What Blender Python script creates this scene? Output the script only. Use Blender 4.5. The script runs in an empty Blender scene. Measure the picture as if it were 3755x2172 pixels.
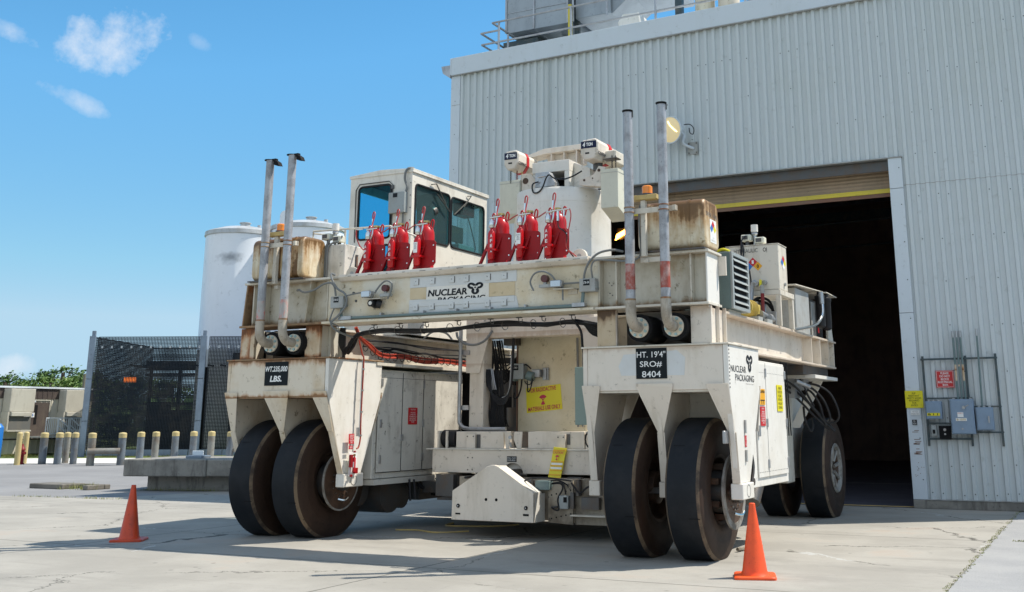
import bpy, math, random
from math import radians as RD, sin, cos, pi, sqrt
from mathutils import Vector, Matrix
random.seed(7)
C = bpy.context.scene.collection
SC = bpy.context.scene
# ---------------------------------------------------------------- camera
cd = bpy.data.cameras.new('camera'); cam = bpy.data.objects.new('camera', cd); C.objects.link(cam)
RR = ((0.89807929, 0.43981966, -0.00349937), (-0.10671511, 0.2101722, -0.97182279), (-0.4266913, 0.87314736, 0.2356867))
m = Matrix(((RR[0][0], -RR[1][0], -RR[2][0], 0), (RR[0][1], -RR[1][1], -RR[2][1], 0), (RR[0][2], -RR[1][2], -RR[2][2], 1.86), (0, 0, 0, 1)))
cam.matrix_world = m
cd.sensor_width = 36; cd.lens = 37.43; cd.shift_x = -0.0556; cd.shift_y = -0.1306
cd.clip_start = 0.1; cd.clip_end = 3000
SC.camera = cam
# ---------------------------------------------------------------- sky, sun, exposure
SUNV = Vector((0.52, 0.40, 1.0)).normalized()
W = bpy.data.worlds.new('World'); SC.world = W; W.use_nodes = True
wn = W.node_tree.nodes; wl = W.node_tree.links
bg = wn['Background']
sky = wn.new('ShaderNodeTexSky'); sky.sky_type = 'NISHITA'; sky.sun_disc = False
sky.sun_elevation = math.asin(SUNV.z); sky.sun_rotation = math.atan2(SUNV.x, SUNV.y)
sky.altitude = 0; sky.air_density = 1.0; sky.dust_density = 0.1; sky.ozone_density = 2.5
bg.inputs[1].default_value = 0.11
sd = bpy.data.lights.new('sun', 'SUN'); sd.energy = 3.7; sd.angle = RD(0.5); sd.color = (1, 0.94, 0.84)
sun = bpy.data.objects.new('sun', sd); C.objects.link(sun); sun.rotation_euler = SUNV.to_track_quat('Z', 'Y').to_euler(); sun.location = (20, 20, 60)
SC.view_settings.view_transform = 'Standard'; SC.view_settings.look = 'None'
SC.view_settings.exposure = 0.8; SC.view_settings.gamma = 1
hs = wn.new('ShaderNodeHueSaturation'); hs.inputs['Saturation'].default_value = 1.27; hs.inputs['Hue'].default_value = 0.487
wl.new(sky.outputs[0], hs.inputs['Color'])
# clouds of the sky, placed by direction
tc = wn.new('ShaderNodeTexCoord')
def wmath(op, a, b=None, c=None):
    n = wn.new('ShaderNodeMath'); n.operation = op
    for i, v in enumerate((a, b, c)):
        if v is None: continue
        if isinstance(v, (int, float)): n.inputs[i].default_value = v
        else: wl.new(v, n.inputs[i])
    return n.outputs[0]
def wdot(v):
    n = wn.new('ShaderNodeVectorMath'); n.operation = 'DOT_PRODUCT'; wl.new(tc.outputs['Generated'], n.inputs[0]); n.inputs[1].default_value = v
    return n.outputs['Value']
nz = wn.new('ShaderNodeTexNoise'); nz.inputs['Scale'].default_value = 26; nz.inputs['Detail'].default_value = 9; nz.inputs['Roughness'].default_value = 0.62
wl.new(tc.outputs['Generated'], nz.inputs['Vector'])
nz2 = wn.new('ShaderNodeTexNoise'); nz2.inputs['Scale'].default_value = 7; nz2.inputs['Detail'].default_value = 3
wl.new(tc.outputs['Generated'], nz2.inputs['Vector'])
dens = None
def cloud(d, az_w, el_w, gain, rot=0.0):
    global dens
    n = Vector(d).normalized(); e1 = Vector((0, 0, 1)).cross(n).normalized() * -1; e2 = e1.cross(n).normalized()
    a1 = e1 * cos(rot) + e2 * sin(rot); a2 = e2 * cos(rot) - e1 * sin(rot)
    front = wmath('GREATER_THAN', wdot(n), 0.5)
    a = wmath('DIVIDE', wdot(a1), az_w); b = wmath('DIVIDE', wdot(a2), el_w)
    r2 = wmath('ADD', wmath('MULTIPLY', a, a), wmath('MULTIPLY', b, b))
    # falloff pushed about by the noise
    v = wmath('SUBTRACT', wmath('ADD', wmath('MULTIPLY', nz.outputs['Fac'], 1.9), wmath('MULTIPLY', nz2.outputs['Fac'], 1.2)), wmath('ADD', wmath('MULTIPLY', r2, 0.62), 1.08))
    v = wmath('MULTIPLY', wmath('MULTIPLY', v, gain), front)
    mx = wn.new('ShaderNodeClamp'); wl.new(v, mx.inputs[0])
    dens = mx.outputs[0] if dens is None else wmath('MAXIMUM', dens, mx.outputs[0])
for args in (((-0.7354, 0.5986, 0.3176), 0.056, 0.038, 1.25, 0.15), ((-0.7762, 0.5462, 0.3149), 0.030, 0.011, 0.8, -0.35), ((-0.7572, 0.5964, 0.2663), 0.034, 0.010, 0.7, -0.35), ((-0.6825, 0.6545, 0.3253), 0.016, 0.008, 0.35, -0.6), ((-0.8018, 0.5960, 0.0438), 0.022, 0.014, 0.8, 0.0)):
    cloud(*args)
# unseen bright cloud added behind the camera to fill the shaded faces
fill_bank = wmath('ADD', wmath('MULTIPLY', wmath('SUBTRACT', wdot((0.05, -0.93, 0.36)), 0.22), 2.2), wmath('MULTIPLY', wmath('SUBTRACT', nz2.outputs['Fac'], 0.5), 2.4))
bc = wn.new('ShaderNodeClamp'); wl.new(wmath('MULTIPLY', fill_bank, 0.9), bc.inputs[0]); bc.inputs[2].default_value = 0.34
mixc = wn.new('ShaderNodeMixRGB'); wl.new(dens, mixc.inputs[0]); wl.new(hs.outputs[0], mixc.inputs[1])
mixc.inputs[2].default_value = (4.7, 4.9, 5.2, 1)
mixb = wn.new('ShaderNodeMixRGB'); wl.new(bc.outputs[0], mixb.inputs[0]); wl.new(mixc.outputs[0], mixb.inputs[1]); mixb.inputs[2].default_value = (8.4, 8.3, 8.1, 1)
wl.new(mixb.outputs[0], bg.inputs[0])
# the clear-day sky is evenly bright down to the horizon: hold its value
sp_ = wn.new('ShaderNodeSeparateColor'); sp_.mode = 'HSV'; cb_ = wn.new('ShaderNodeCombineColor'); cb_.mode = 'HSV'
wl.new(hs.outputs[0], sp_.inputs[0]); wl.new(wmath('MINIMUM', wmath('MAXIMUM', sp_.outputs[0], 0.571), 0.6), cb_.inputs[0]); wl.new(wmath('MAXIMUM', sp_.outputs[1], 0.46), cb_.inputs[1])
wl.new(wmath('MINIMUM', sp_.outputs[2], 4.55), cb_.inputs[2]); wl.new(cb_.outputs[0], mixc.inputs[1])
# ---------------------------------------------------------------- materials
def base_mat(name):
    m = bpy.data.materials.new(name); m.use_nodes = True
    return m, m.node_tree.nodes, m.node_tree.links, m.node_tree.nodes['Principled BSDF']
def L4(c): return (c[0], c[1], c[2], 1)
def paint(name, col, rough=0.5, metal=0.0, dirt=0.35, dcol=(0.22, 0.18, 0.13), streak=0.3, rust=0.0, rcol=(0.17, 0.06, 0.02), scale=1.0, bump=0.05, coat=0.0, speck=0.0, st0=0.5, d0=0.42, spec=None, bands=(), bcol=(0.24, 0.10, 0.03), xb=()):
    m, n, l, p = base_mat(name)
    g = n.new('ShaderNodeNewGeometry')
    def noise(sc, det, ro=0.6, vec=None, seed=0):
        t = n.new('ShaderNodeTexNoise'); t.noise_dimensions = '3D'
        t.inputs['Scale'].default_value = sc; t.inputs['Detail'].default_value = det; t.inputs['Roughness'].default_value = ro
        mp = n.new('ShaderNodeMapping'); mp.inputs['Location'].default_value = (seed * 3.1, seed * 1.7, seed * 2.3)
        if vec: mp.inputs['Scale'].default_value = vec
        l.new(g.outputs['Position'], mp.inputs[0]); l.new(mp.outputs[0], t.inputs['Vector'])
        return t.outputs['Fac']
    def ramp(f, a, b):
        r = n.new('ShaderNodeMapRange'); r.interpolation_type = 'SMOOTHSTEP'; r.inputs[1].default_value = a; r.inputs[2].default_value = b; l.new(f, r.inputs[0]); return r.outputs[0]
    def mul(a, b):
        q = n.new('ShaderNodeMath'); q.operation = 'MULTIPLY'
        for i, v in enumerate((a, b)):
            if isinstance(v, (int, float)): q.inputs[i].default_value = v
            else: l.new(v, q.inputs[i])
        return q.outputs[0]
    def mix(f, a, b):
        q = n.new('ShaderNodeMixRGB'); l.new(f, q.inputs[0])
        for i, v in ((1, a), (2, b)):
            if isinstance(v, tuple): q.inputs[i].default_value = L4(v)
            else: l.new(v, q.inputs[i])
        return q.outputs[0]
    c = tuple(col)
    big = noise(1.1 * scale, 5, 0.65)
    c = mix(mul(ramp(big, d0, d0 + 0.24), dirt), c, dcol)
    if streak:
        st = noise(1.0 * scale, 6, 0.7, (2.6, 2.6, 0.5), 3)
        c = mix(mul(ramp(st, st0, st0 + 0.2), streak), c, tuple(x * 0.8 for x in dcol))
    if dirt > 0.1:
        sm = noise(9 * scale, 6, 0.7, None, 5)
        c = mix(mul(ramp(sm, 0.58, 0.72), min(1, dirt * 1.5)), c, tuple(x * 0.45 for x in dcol))
        sm2 = noise(28 * scale, 4, 0.7, None, 11)
        c = mix(mul(mul(ramp(sm2, 0.62, 0.72), ramp(big, 0.5, 0.62)), min(0.8, dirt * 1.2)), c, tuple(x * 0.35 for x in dcol))
    if bands or xb:
        # rust and grime that has run from the seams: (axis value, reach, strength)
        sp3 = n.new('ShaderNodeSeparateXYZ'); l.new(g.outputs['Position'], sp3.inputs[0])
        run = noise(1.0, 3, 0.6, (9, 9, 0.8), 4); blot = noise(3.0, 6, 0.7, None, 6)
        def mth(op, a, b):
            q = n.new('ShaderNodeMath'); q.operation = op
            for i, v in enumerate((a, b)):
                if isinstance(v, (int, float)): q.inputs[i].default_value = v
                else: l.new(v, q.inputs[i])
            return q.outputs[0]
        for ax_, lst in ((2, bands), (0, xb)):
            for z0_, hh, st_ in lst:
                dz = mth('DIVIDE', mth('SUBTRACT', sp3.outputs[ax_], z0_), -hh)   # 0 at the seam, 1 at the end of the run
                inside = mth('GREATER_THAN', dz, -0.02)
                f_ = mth('SUBTRACT', mth('ADD', mth('MULTIPLY', run if ax_ == 2 else blot, 1.1), mth('MULTIPLY', blot, 0.9)), mth('ADD', dz, 0.38))
                f_ = mul(ramp(f_, 0.0, 0.55), mul(inside, st_))
                c = mix(f_, c, tuple(bcol)); c = mix(mul(ramp(f_, 0.6, 1.0), 0.8), c, tuple(x * 0.3 for x in bcol))
    if rust:
        r1 = noise(1.6 * scale, 8, 0.7, (1.6, 1.6, 0.7), 9)
        a = 0.72 - 0.42 * rust
        c = mix(mul(ramp(r1, a, a + 0.16), min(1, 0.55 + rust * 0.4)), c, tuple(x * 1.9 for x in rcol))
        c = mix(ramp(r1, a + 0.09, a + 0.2), c, rcol)
    if speck:
        v = noise(60 * scale, 2, 0.5, None, 2)
        c = mix(mul(ramp(v, 0.62, 0.72), speck), c, (0.03, 0.03, 0.03))
    if isinstance(c, tuple): p.inputs['Base Color'].default_value = L4(c)
    else: l.new(c, p.inputs['Base Color'])
    p.inputs['Metallic'].default_value = metal
    rr = n.new('ShaderNodeMapRange'); rr.inputs[3].default_value = max(0.05, rough - 0.1); rr.inputs[4].default_value = min(1, rough + 0.15); l.new(big, rr.inputs[0]); l.new(rr.outputs[0], p.inputs['Roughness'])
    if spec is None and sum(col) < 0.25 and metal < 0.3: spec = 0.2
    if spec is not None: p.inputs['Specular IOR Level'].default_value = spec
    if bump:
        b = n.new('ShaderNodeBump'); b.inputs['Strength'].default_value = bump; b.inputs['Distance'].default_value = 0.02
        l.new(noise(4 * scale, 6, 0.65, None, 7), b.inputs['Height']); l.new(b.outputs[0], p.inputs['Normal'])
    if coat: p.inputs['Coat Weight'].default_value = coat; p.inputs['Coat Roughness'].default_value = 0.1
    return m
def glow(name, col, s):
    m, n, l, p = base_mat(name); p.inputs['Base Color'].default_value = L4(col); p.inputs['Emission Color'].default_value = L4(col); p.inputs['Emission Strength'].default_value = s
    return m
def glass(name, tint, alpha=0.35):
    m, n, l, p = base_mat(name)
    p.inputs['Base Color'].default_value = L4(tuple(x * .3 for x in tint)); p.inputs['Roughness'].default_value = 0.02
    t = n.new('ShaderNodeBsdfTransparent'); t.inputs[0].default_value = L4(tint)
    mx = n.new('ShaderNodeMixShader'); mx.inputs[0].default_value = alpha
    l.new(t.outputs[0], mx.inputs[1]); l.new(p.outputs[0], mx.inputs[2]); l.new(mx.outputs[0], n['Material Output'].inputs[0])
    return m
WH = (0.66, 0.62, 0.54)
mt = dict(
    white=paint('white_paint', (0.68, 0.61, 0.52), 0.42, dirt=0.5, dcol=(0.48, 0.40, 0.29), streak=0.35, d0=0.46, bands=((2.86, .12, .35), (3.40, .25, .45)), bcol=(0.34, 0.20, 0.10)),
    cream=paint('cream_beam_paint', (0.69, 0.64, 0.53), 0.45, dirt=0.75, dcol=(0.58, 0.46, 0.28), streak=0.45, d0=0.43, bands=((3.44, -.10, .6), (4.13, .12, .3)), bcol=(0.36, 0.22, 0.09)),
    sect=paint('grey_cream_paint', (0.56, 0.52, 0.43), 0.5, dirt=0.75, dcol=(0.34, 0.27, 0.15), streak=0.4, rust=0.08, d0=0.47, bands=((3.44, -.16, .8), (4.13, .12, .5)), bcol=(0.26, 0.15, 0.06)),
    shade=paint('chalky_paint', (0.64, 0.59, 0.50), 0.5, dirt=0.5, dcol=(0.36, 0.29, 0.20), streak=0.4, rust=0.04, d0=0.47),
    rusty=paint('rust_streaked_paint', (0.60, 0.50, 0.36), 0.6, dirt=0.7, dcol=(0.46, 0.28, 0.13), streak=0.4, rust=0.22, rcol=(0.22, 0.08, 0.025), bands=((3.41, .42, 1.0), (2.88, -.14, .9)), bcol=(0.36, 0.13, 0.035), xb=((-12.92, .16, .8), (-13.2, -.22, .9))),
    rustL=paint('rust_stained_paint', (0.68, 0.60, 0.48), 0.55, dirt=0.7, dcol=(0.52, 0.37, 0.20), streak=0.4, rust=0.12, rcol=(0.30, 0.13, 0.05), d0=0.45, bands=((2.87, .22, .9), (2.24, -.12, .85)), bcol=(0.40, 0.19, 0.07)),
    rustbar=paint('rusty_flange', (0.30, 0.20, 0.11), 0.75, dirt=0.7, dcol=(0.12, 0.06, 0.03), streak=0.2, rust=0.6, scale=2),
    tank=paint('stained_tank_paint', (0.68, 0.62, 0.48), 0.42, dirt=0.7, dcol=(0.46, 0.30, 0.12), streak=0.75, st0=0.44, rust=0.08, rcol=(0.20, 0.08, 0.025), bands=((4.92, .85, 1.0), (4.19, -.12, .6)), bcol=(0.34, 0.17, 0.05), xb=((-11.86, .42, 1.0), (-12.22, .25, .9))),
    clean=paint('clean_white_paint', (0.74, 0.71, 0.65), 0.38, dirt=0.28, dcol=(0.52, 0.46, 0.36), streak=0.25, coat=0.1),
    cabin=paint('cabin_paint', (0.73, 0.69, 0.61), 0.4, dirt=0.35, dcol=(0.42, 0.36, 0.28), streak=0.45),
    cab2=paint('grubby_cabinet_paint', (0.64, 0.61, 0.54), 0.5, dirt=0.65, dcol=(0.22, 0.19, 0.15), streak=0.55, speck=0.15, d0=0.48),
    yelc=paint('yellowed_column_paint', (0.67, 0.60, 0.44), 0.45, dirt=0.5, dcol=(0.52, 0.43, 0.26), streak=0.45),
    bag=paint('pale_box_paint', (0.62, 0.61, 0.50), 0.5, dirt=0.15, streak=0.15),
    tanp=paint('bare_tan_patch', (0.60, 0.49, 0.32), 0.5, dirt=0.4, dcol=(0.50, 0.36, 0.18), streak=0.2),
    tanr=paint('tan_rust_stain', (0.50, 0.40, 0.27), 0.6, dirt=0.8, dcol=(0.40, 0.26, 0.13), streak=0.7, bands=((3.40, .35, 1.0),), bcol=(0.20, 0.11, 0.05)),
    band=paint('overpaint_white', (0.60, 0.61, 0.60), 0.5, dirt=0.25, dcol=(0.44, 0.42, 0.36), streak=0.1),
    galv=paint('galvanised_steel', (0.42, 0.43, 0.44), 0.38, metal=0.75, dirt=0.4, dcol=(0.22, 0.20, 0.19), streak=0.2, scale=3),
    pipe=paint('galvanised_pipe', (0.40, 0.41, 0.43), 0.5, metal=0.3, dirt=0.6, dcol=(0.20, 0.19, 0.19), streak=0.5, scale=4),
    pipew=paint('pale_pipe_elbow', (0.42, 0.37, 0.30), 0.55, rust=0.15, dirt=0.7, streak=0.4, scale=3),
    redband=paint('faded_red_band', (0.30, 0.055, 0.035), 0.6, dirt=0.5, dcol=(0.5, 0.46, 0.42), streak=0.3, scale=5),
    redflake=paint('flaked_red_paint', (0.40, 0.38, 0.36), 0.6, dirt=0.2, streak=0.2, rust=0.55, rcol=(0.36, 0.05, 0.03), scale=5),
    steel=paint('dark_steel', (0.10, 0.10, 0.10), 0.45, metal=0.6, dirt=0.4, dcol=(0.15, 0.09, 0.05), streak=0.2, scale=3),
    blk=paint('black_rubber_hose', (0.018, 0.018, 0.02), 0.4, dirt=0.2, dcol=(0.06, 0.06, 0.06), streak=0.0, scale=3),
    dark=paint('soot_shade_black', (0.008, 0.008, 0.009), 0.8, dirt=0.2, dcol=(0.02, 0.018, 0.015), streak=0),  # flat black of sooty parts, also put in for shade in openings
    tread=paint('slick_tread_rubber', (0.0075, 0.0095, 0.0125), 0.6, dirt=0.45, dcol=(0.024, 0.025, 0.028), streak=0.3, scale=2, bump=0.15, spec=0.22),
    side=paint('brown_sidewall_rubber', (0.040, 0.022, 0.014), 0.6, dirt=0.6, dcol=(0.018, 0.011, 0.008), streak=0.2, scale=2, spec=0.25),
    tan=paint('scuffed_tan_rubber', (0.16, 0.11, 0.065), 0.8, dirt=0.9, dcol=(0.03, 0.02, 0.015), streak=0.1, scale=2, d0=0.40),
    hub=paint('brown_hub', (0.085, 0.048, 0.03), 0.5, metal=0.0, dirt=0.7, dcol=(0.02, 0.014, 0.01), streak=0.4, scale=3, spec=0.3),
    rimw=paint('grey_wheel_rim', (0.26, 0.245, 0.22), 0.6, metal=0.1, dirt=0.7, dcol=(0.08, 0.06, 0.04), scale=4),
    red=paint('red_gloss_paint', (0.46, 0.004, 0.007), 0.3, dirt=0.1, dcol=(0.25, 0.006, 0.008), streak=0, coat=0.25, bump=0.0, spec=0.35),
    redd=paint('red_bracket_paint', (0.30, 0.004, 0.007), 0.42, dirt=0.25, dcol=(0.18, 0.006, 0.007), streak=0.2, bump=0.0, spec=0.3),
    hose=paint('red_hose', (0.38, 0.03, 0.03), 0.4, dirt=0.1, streak=0, bump=0),
    orange=paint('orange_conduit', (0.36, 0.035, 0.012), 0.45, dirt=0.5, dcol=(0.16, 0.015, 0.01), streak=0, scale=8),
    chrome=paint('chrome_fitting', (0.7, 0.7, 0.68), 0.18, metal=1.0, dirt=0.1, streak=0, bump=0),
    brass=paint('brass_fitting', (0.55, 0.42, 0.16), 0.3, metal=0.9, dirt=0.2, streak=0, bump=0),
    cone=paint('orange_cone_plastic', (0.84, 0.085, 0.008), 0.42, dirt=0.35, dcol=(0.45, 0.045, 0.01), streak=0.1, scale=3, bump=0.03),
    coned=paint('weathered_orange_cone_plastic', (0.58, 0.055, 0.01), 0.45, dirt=0.4, dcol=(0.22, 0.03, 0.01), streak=0.25, scale=3, bump=0.03),
    signk=paint('black_sign', (0.006, 0.010, 0.013), 0.45, dirt=0.03, streak=0, bump=0, spec=0.15),
    ink=paint('black_lettering', (0.012, 0.014, 0.018), 0.5, dirt=0, streak=0, bump=0),
    fade=paint('faded_lettering', (0.07, 0.07, 0.075), 0.5, dirt=0.4, dcol=(0.6, 0.57, 0.5), streak=0, scale=6, bump=0),
    wtext=paint('white_lettering', (0.78, 0.78, 0.76), 0.5, dirt=0, streak=0, bump=0),
    ysign=paint('yellow_sign', (0.72, 0.62, 0.01), 0.35, dirt=0.12, dcol=(0.5, 0.42, 0.02), streak=0, bump=0),
    osign=paint('orange_sign', (0.75, 0.36, 0.01), 0.4, dirt=0.1, streak=0, bump=0),
    mag=paint('magenta_red_ink', (0.48, 0.015, 0.05), 0.4, dirt=0, streak=0, bump=0),
    rsign=paint('red_sign', (0.52, 0.01, 0.015), 0.35, dirt=0.05, streak=0, bump=0),
    bsign=paint('blue_sign', (0.02, 0.16, 0.50), 0.35, dirt=0.05, streak=0, bump=0),
    navy=paint('navy_plate', (0.010, 0.015, 0.05), 0.4, dirt=0.05, streak=0, bump=0, spec=0.2),
    tealb=paint('blue_grey_bolt', (0.34, 0.48, 0.48), 0.4, metal=0.3, dirt=0.2, streak=0),
    grime=paint('grimy_shaded_paint', (0.40, 0.34, 0.26), 0.6, dirt=0.9, dcol=(0.12, 0.09, 0.06), streak=0.6),  # dirt, with deeper shade under the body darkened into the base
    boxg=paint('grey_enclosure', (0.30, 0.33, 0.33), 0.4, dirt=0.25, streak=0.15, scale=3),
    boxd=paint('grey_paint_box', (0.35, 0.36, 0.35), 0.45, dirt=0.35, streak=0.2, scale=3),
    gcond=paint('grey_conduit', (0.16, 0.17, 0.17), 0.5, dirt=0.3, streak=0, scale=4),
    tealp=paint('blue_green_steel', (0.13, 0.19, 0.19), 0.4, dirt=0.3, dcol=(0.10, 0.12, 0.12), streak=0.2, scale=3),
    bluebox=paint('blue_grey_enclosure', (0.20, 0.28, 0.38), 0.4, dirt=0.2, dcol=(0.13, 0.16, 0.19), streak=0.15, scale=3),
    green=paint('grey_green_panel', (0.22, 0.30, 0.27), 0.35, dirt=0.15, dcol=(0.2, 0.26, 0.23), streak=0.1),
    strut=paint('dark_strut_channel', (0.05, 0.075, 0.085), 0.5, metal=0.3, dirt=0.3, streak=0, scale=4),
    wall=paint('ribbed_wall_sheet', (0.53, 0.57, 0.58), 0.45, dirt=0.16, dcol=(0.47, 0.50, 0.44), streak=0.06, scale=0.5, bump=0.0),
    slabk=paint('dark_weathered_concrete', (0.17, 0.155, 0.13), 0.9, dirt=0.6, dcol=(0.07, 0.06, 0.05), streak=0.3),
    trim=paint('pale_trim_sheet', (0.57, 0.625, 0.67), 0.45, dirt=0.2, dcol=(0.52, 0.55, 0.54), streak=0.2, scale=0.6, bump=0.02),
    duct=paint('roof_duct_sheet', (0.34, 0.37, 0.39), 0.4, metal=0.35, dirt=0.35, dcol=(0.24, 0.26, 0.28), streak=0.25),
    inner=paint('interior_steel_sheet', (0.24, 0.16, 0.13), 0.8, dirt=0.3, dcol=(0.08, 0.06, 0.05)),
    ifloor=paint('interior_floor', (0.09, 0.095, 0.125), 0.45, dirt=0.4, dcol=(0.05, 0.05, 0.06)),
    slat=paint('brown_door_slats', (0.38, 0.28, 0.19), 0.55, dirt=0.3, streak=0.3),
    brbar=paint('rust_brown_bar', (0.20, 0.10, 0.065), 0.7, dirt=0.4, streak=0.1),
    ybar=paint('yellow_bar', (0.66, 0.52, 0.04), 0.45, dirt=0.2, streak=0.1),
    conc=paint('old_concrete_block', (0.25, 0.235, 0.205), 0.9, dirt=0.5, dcol=(0.10, 0.09, 0.08), streak=0.75, scale=1.5, bump=0.4),
    post=paint('blue_grey_post', (0.20, 0.25, 0.31), 0.5, metal=0.3, dirt=0.4, dcol=(0.12, 0.14, 0.17), streak=0.3),
    mesh=paint('black_wire', (0.010, 0.016, 0.024), 0.5, dirt=0.1, streak=0, bump=0),
    boll=paint('blue_grey_bollard', (0.13, 0.155, 0.18), 0.6, dirt=0.8, dcol=(0.09, 0.08, 0.065), streak=0.8, scale=1.5),
    bolt_=paint('olive_grey_bollard', (0.20, 0.20, 0.18), 0.55, dirt=0.6, dcol=(0.12, 0.08, 0.05), streak=0.6, scale=1.5),
    cap=paint('yellow_cap', (0.48, 0.38, 0.17), 0.6, dirt=0.3, dcol=(0.35, 0.28, 0.15), streak=0.3, scale=3),
    hydr=paint('dark_red_paint', (0.20, 0.015, 0.02), 0.4, dirt=0.2, streak=0.1),
    office=paint('beige_siding', (0.56, 0.52, 0.42), 0.6, dirt=0.1, streak=0.1, scale=0.6),
    brown=paint('brown_fascia', (0.07, 0.055, 0.05), 0.6, dirt=0.2),
    acbox=paint('beige_air_unit', (0.46, 0.44, 0.37), 0.5, dirt=0.15),
    acg=paint('air_unit_grille', (0.12, 0.12, 0.11), 0.6, dirt=0.2),
    silo=paint('white_silo_paint', (0.72, 0.74, 0.77), 0.35, dirt=0.2, dcol=(0.56, 0.58, 0.60), streak=0.25, scale=0.3, coat=0.1),
    silot=paint('grey_silo_roof', (0.44, 0.46, 0.47), 0.45, dirt=0.4, streak=0.1),
    pole=paint('wood_pole', (0.2, 0.17, 0.14), 0.9),
    bark=paint('pine_bark', (0.09, 0.06, 0.045), 0.9, scale=3),
    wires=paint('wiper_metal', (0.06, 0.06, 0.055), 0.5, dirt=0.2, streak=0),
    amber=paint('amber_lens', (0.85, 0.25, 0.01), 0.15, dirt=0.1, streak=0, bump=0, coat=0.5),
    dred=paint('dark_red_lens', (0.08, 0.008, 0.01), 0.2, dirt=0.1, streak=0, bump=0, coat=0.5),
    yel=paint('old_yellow_motor', (0.50, 0.36, 0.07), 0.5, dirt=0.4, scale=5),
    chan=paint('ochre_bar', (0.52, 0.38, 0.14), 0.5, dirt=0.3, scale=3),
    brk=paint('weeds', (0.1, 0.13, 0.02), 0.9),
    lens=glow('lit_floodlight_lens', (0.62, 0.50, 0.28), 0.28),
    glare=glow('lens_glare_glow', (1.0, 0.80, 0.32), 1.8),
    clear=glass('clear_cab_glass', (0.92, 0.97, 0.98), 0.05),
    lamp=glow('lit_orange_lamp', (1.0, 0.36, 0.04), 14),
    mirror=paint('headlamp_glass', (0.45, 0.48, 0.52), 0.15, metal=1.0, dirt=0.05, streak=0, bump=0),
    glass=glass('tinted_cab_glass', (0.60, 0.84, 0.86), 0.14),
    glassb=glass('blue_cab_glass', (0.36, 0.80, 0.95), 0.07),
    cabin_in=paint('cab_interior', (0.10, 0.13, 0.14), 0.7, dirt=0.2),
)
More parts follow.
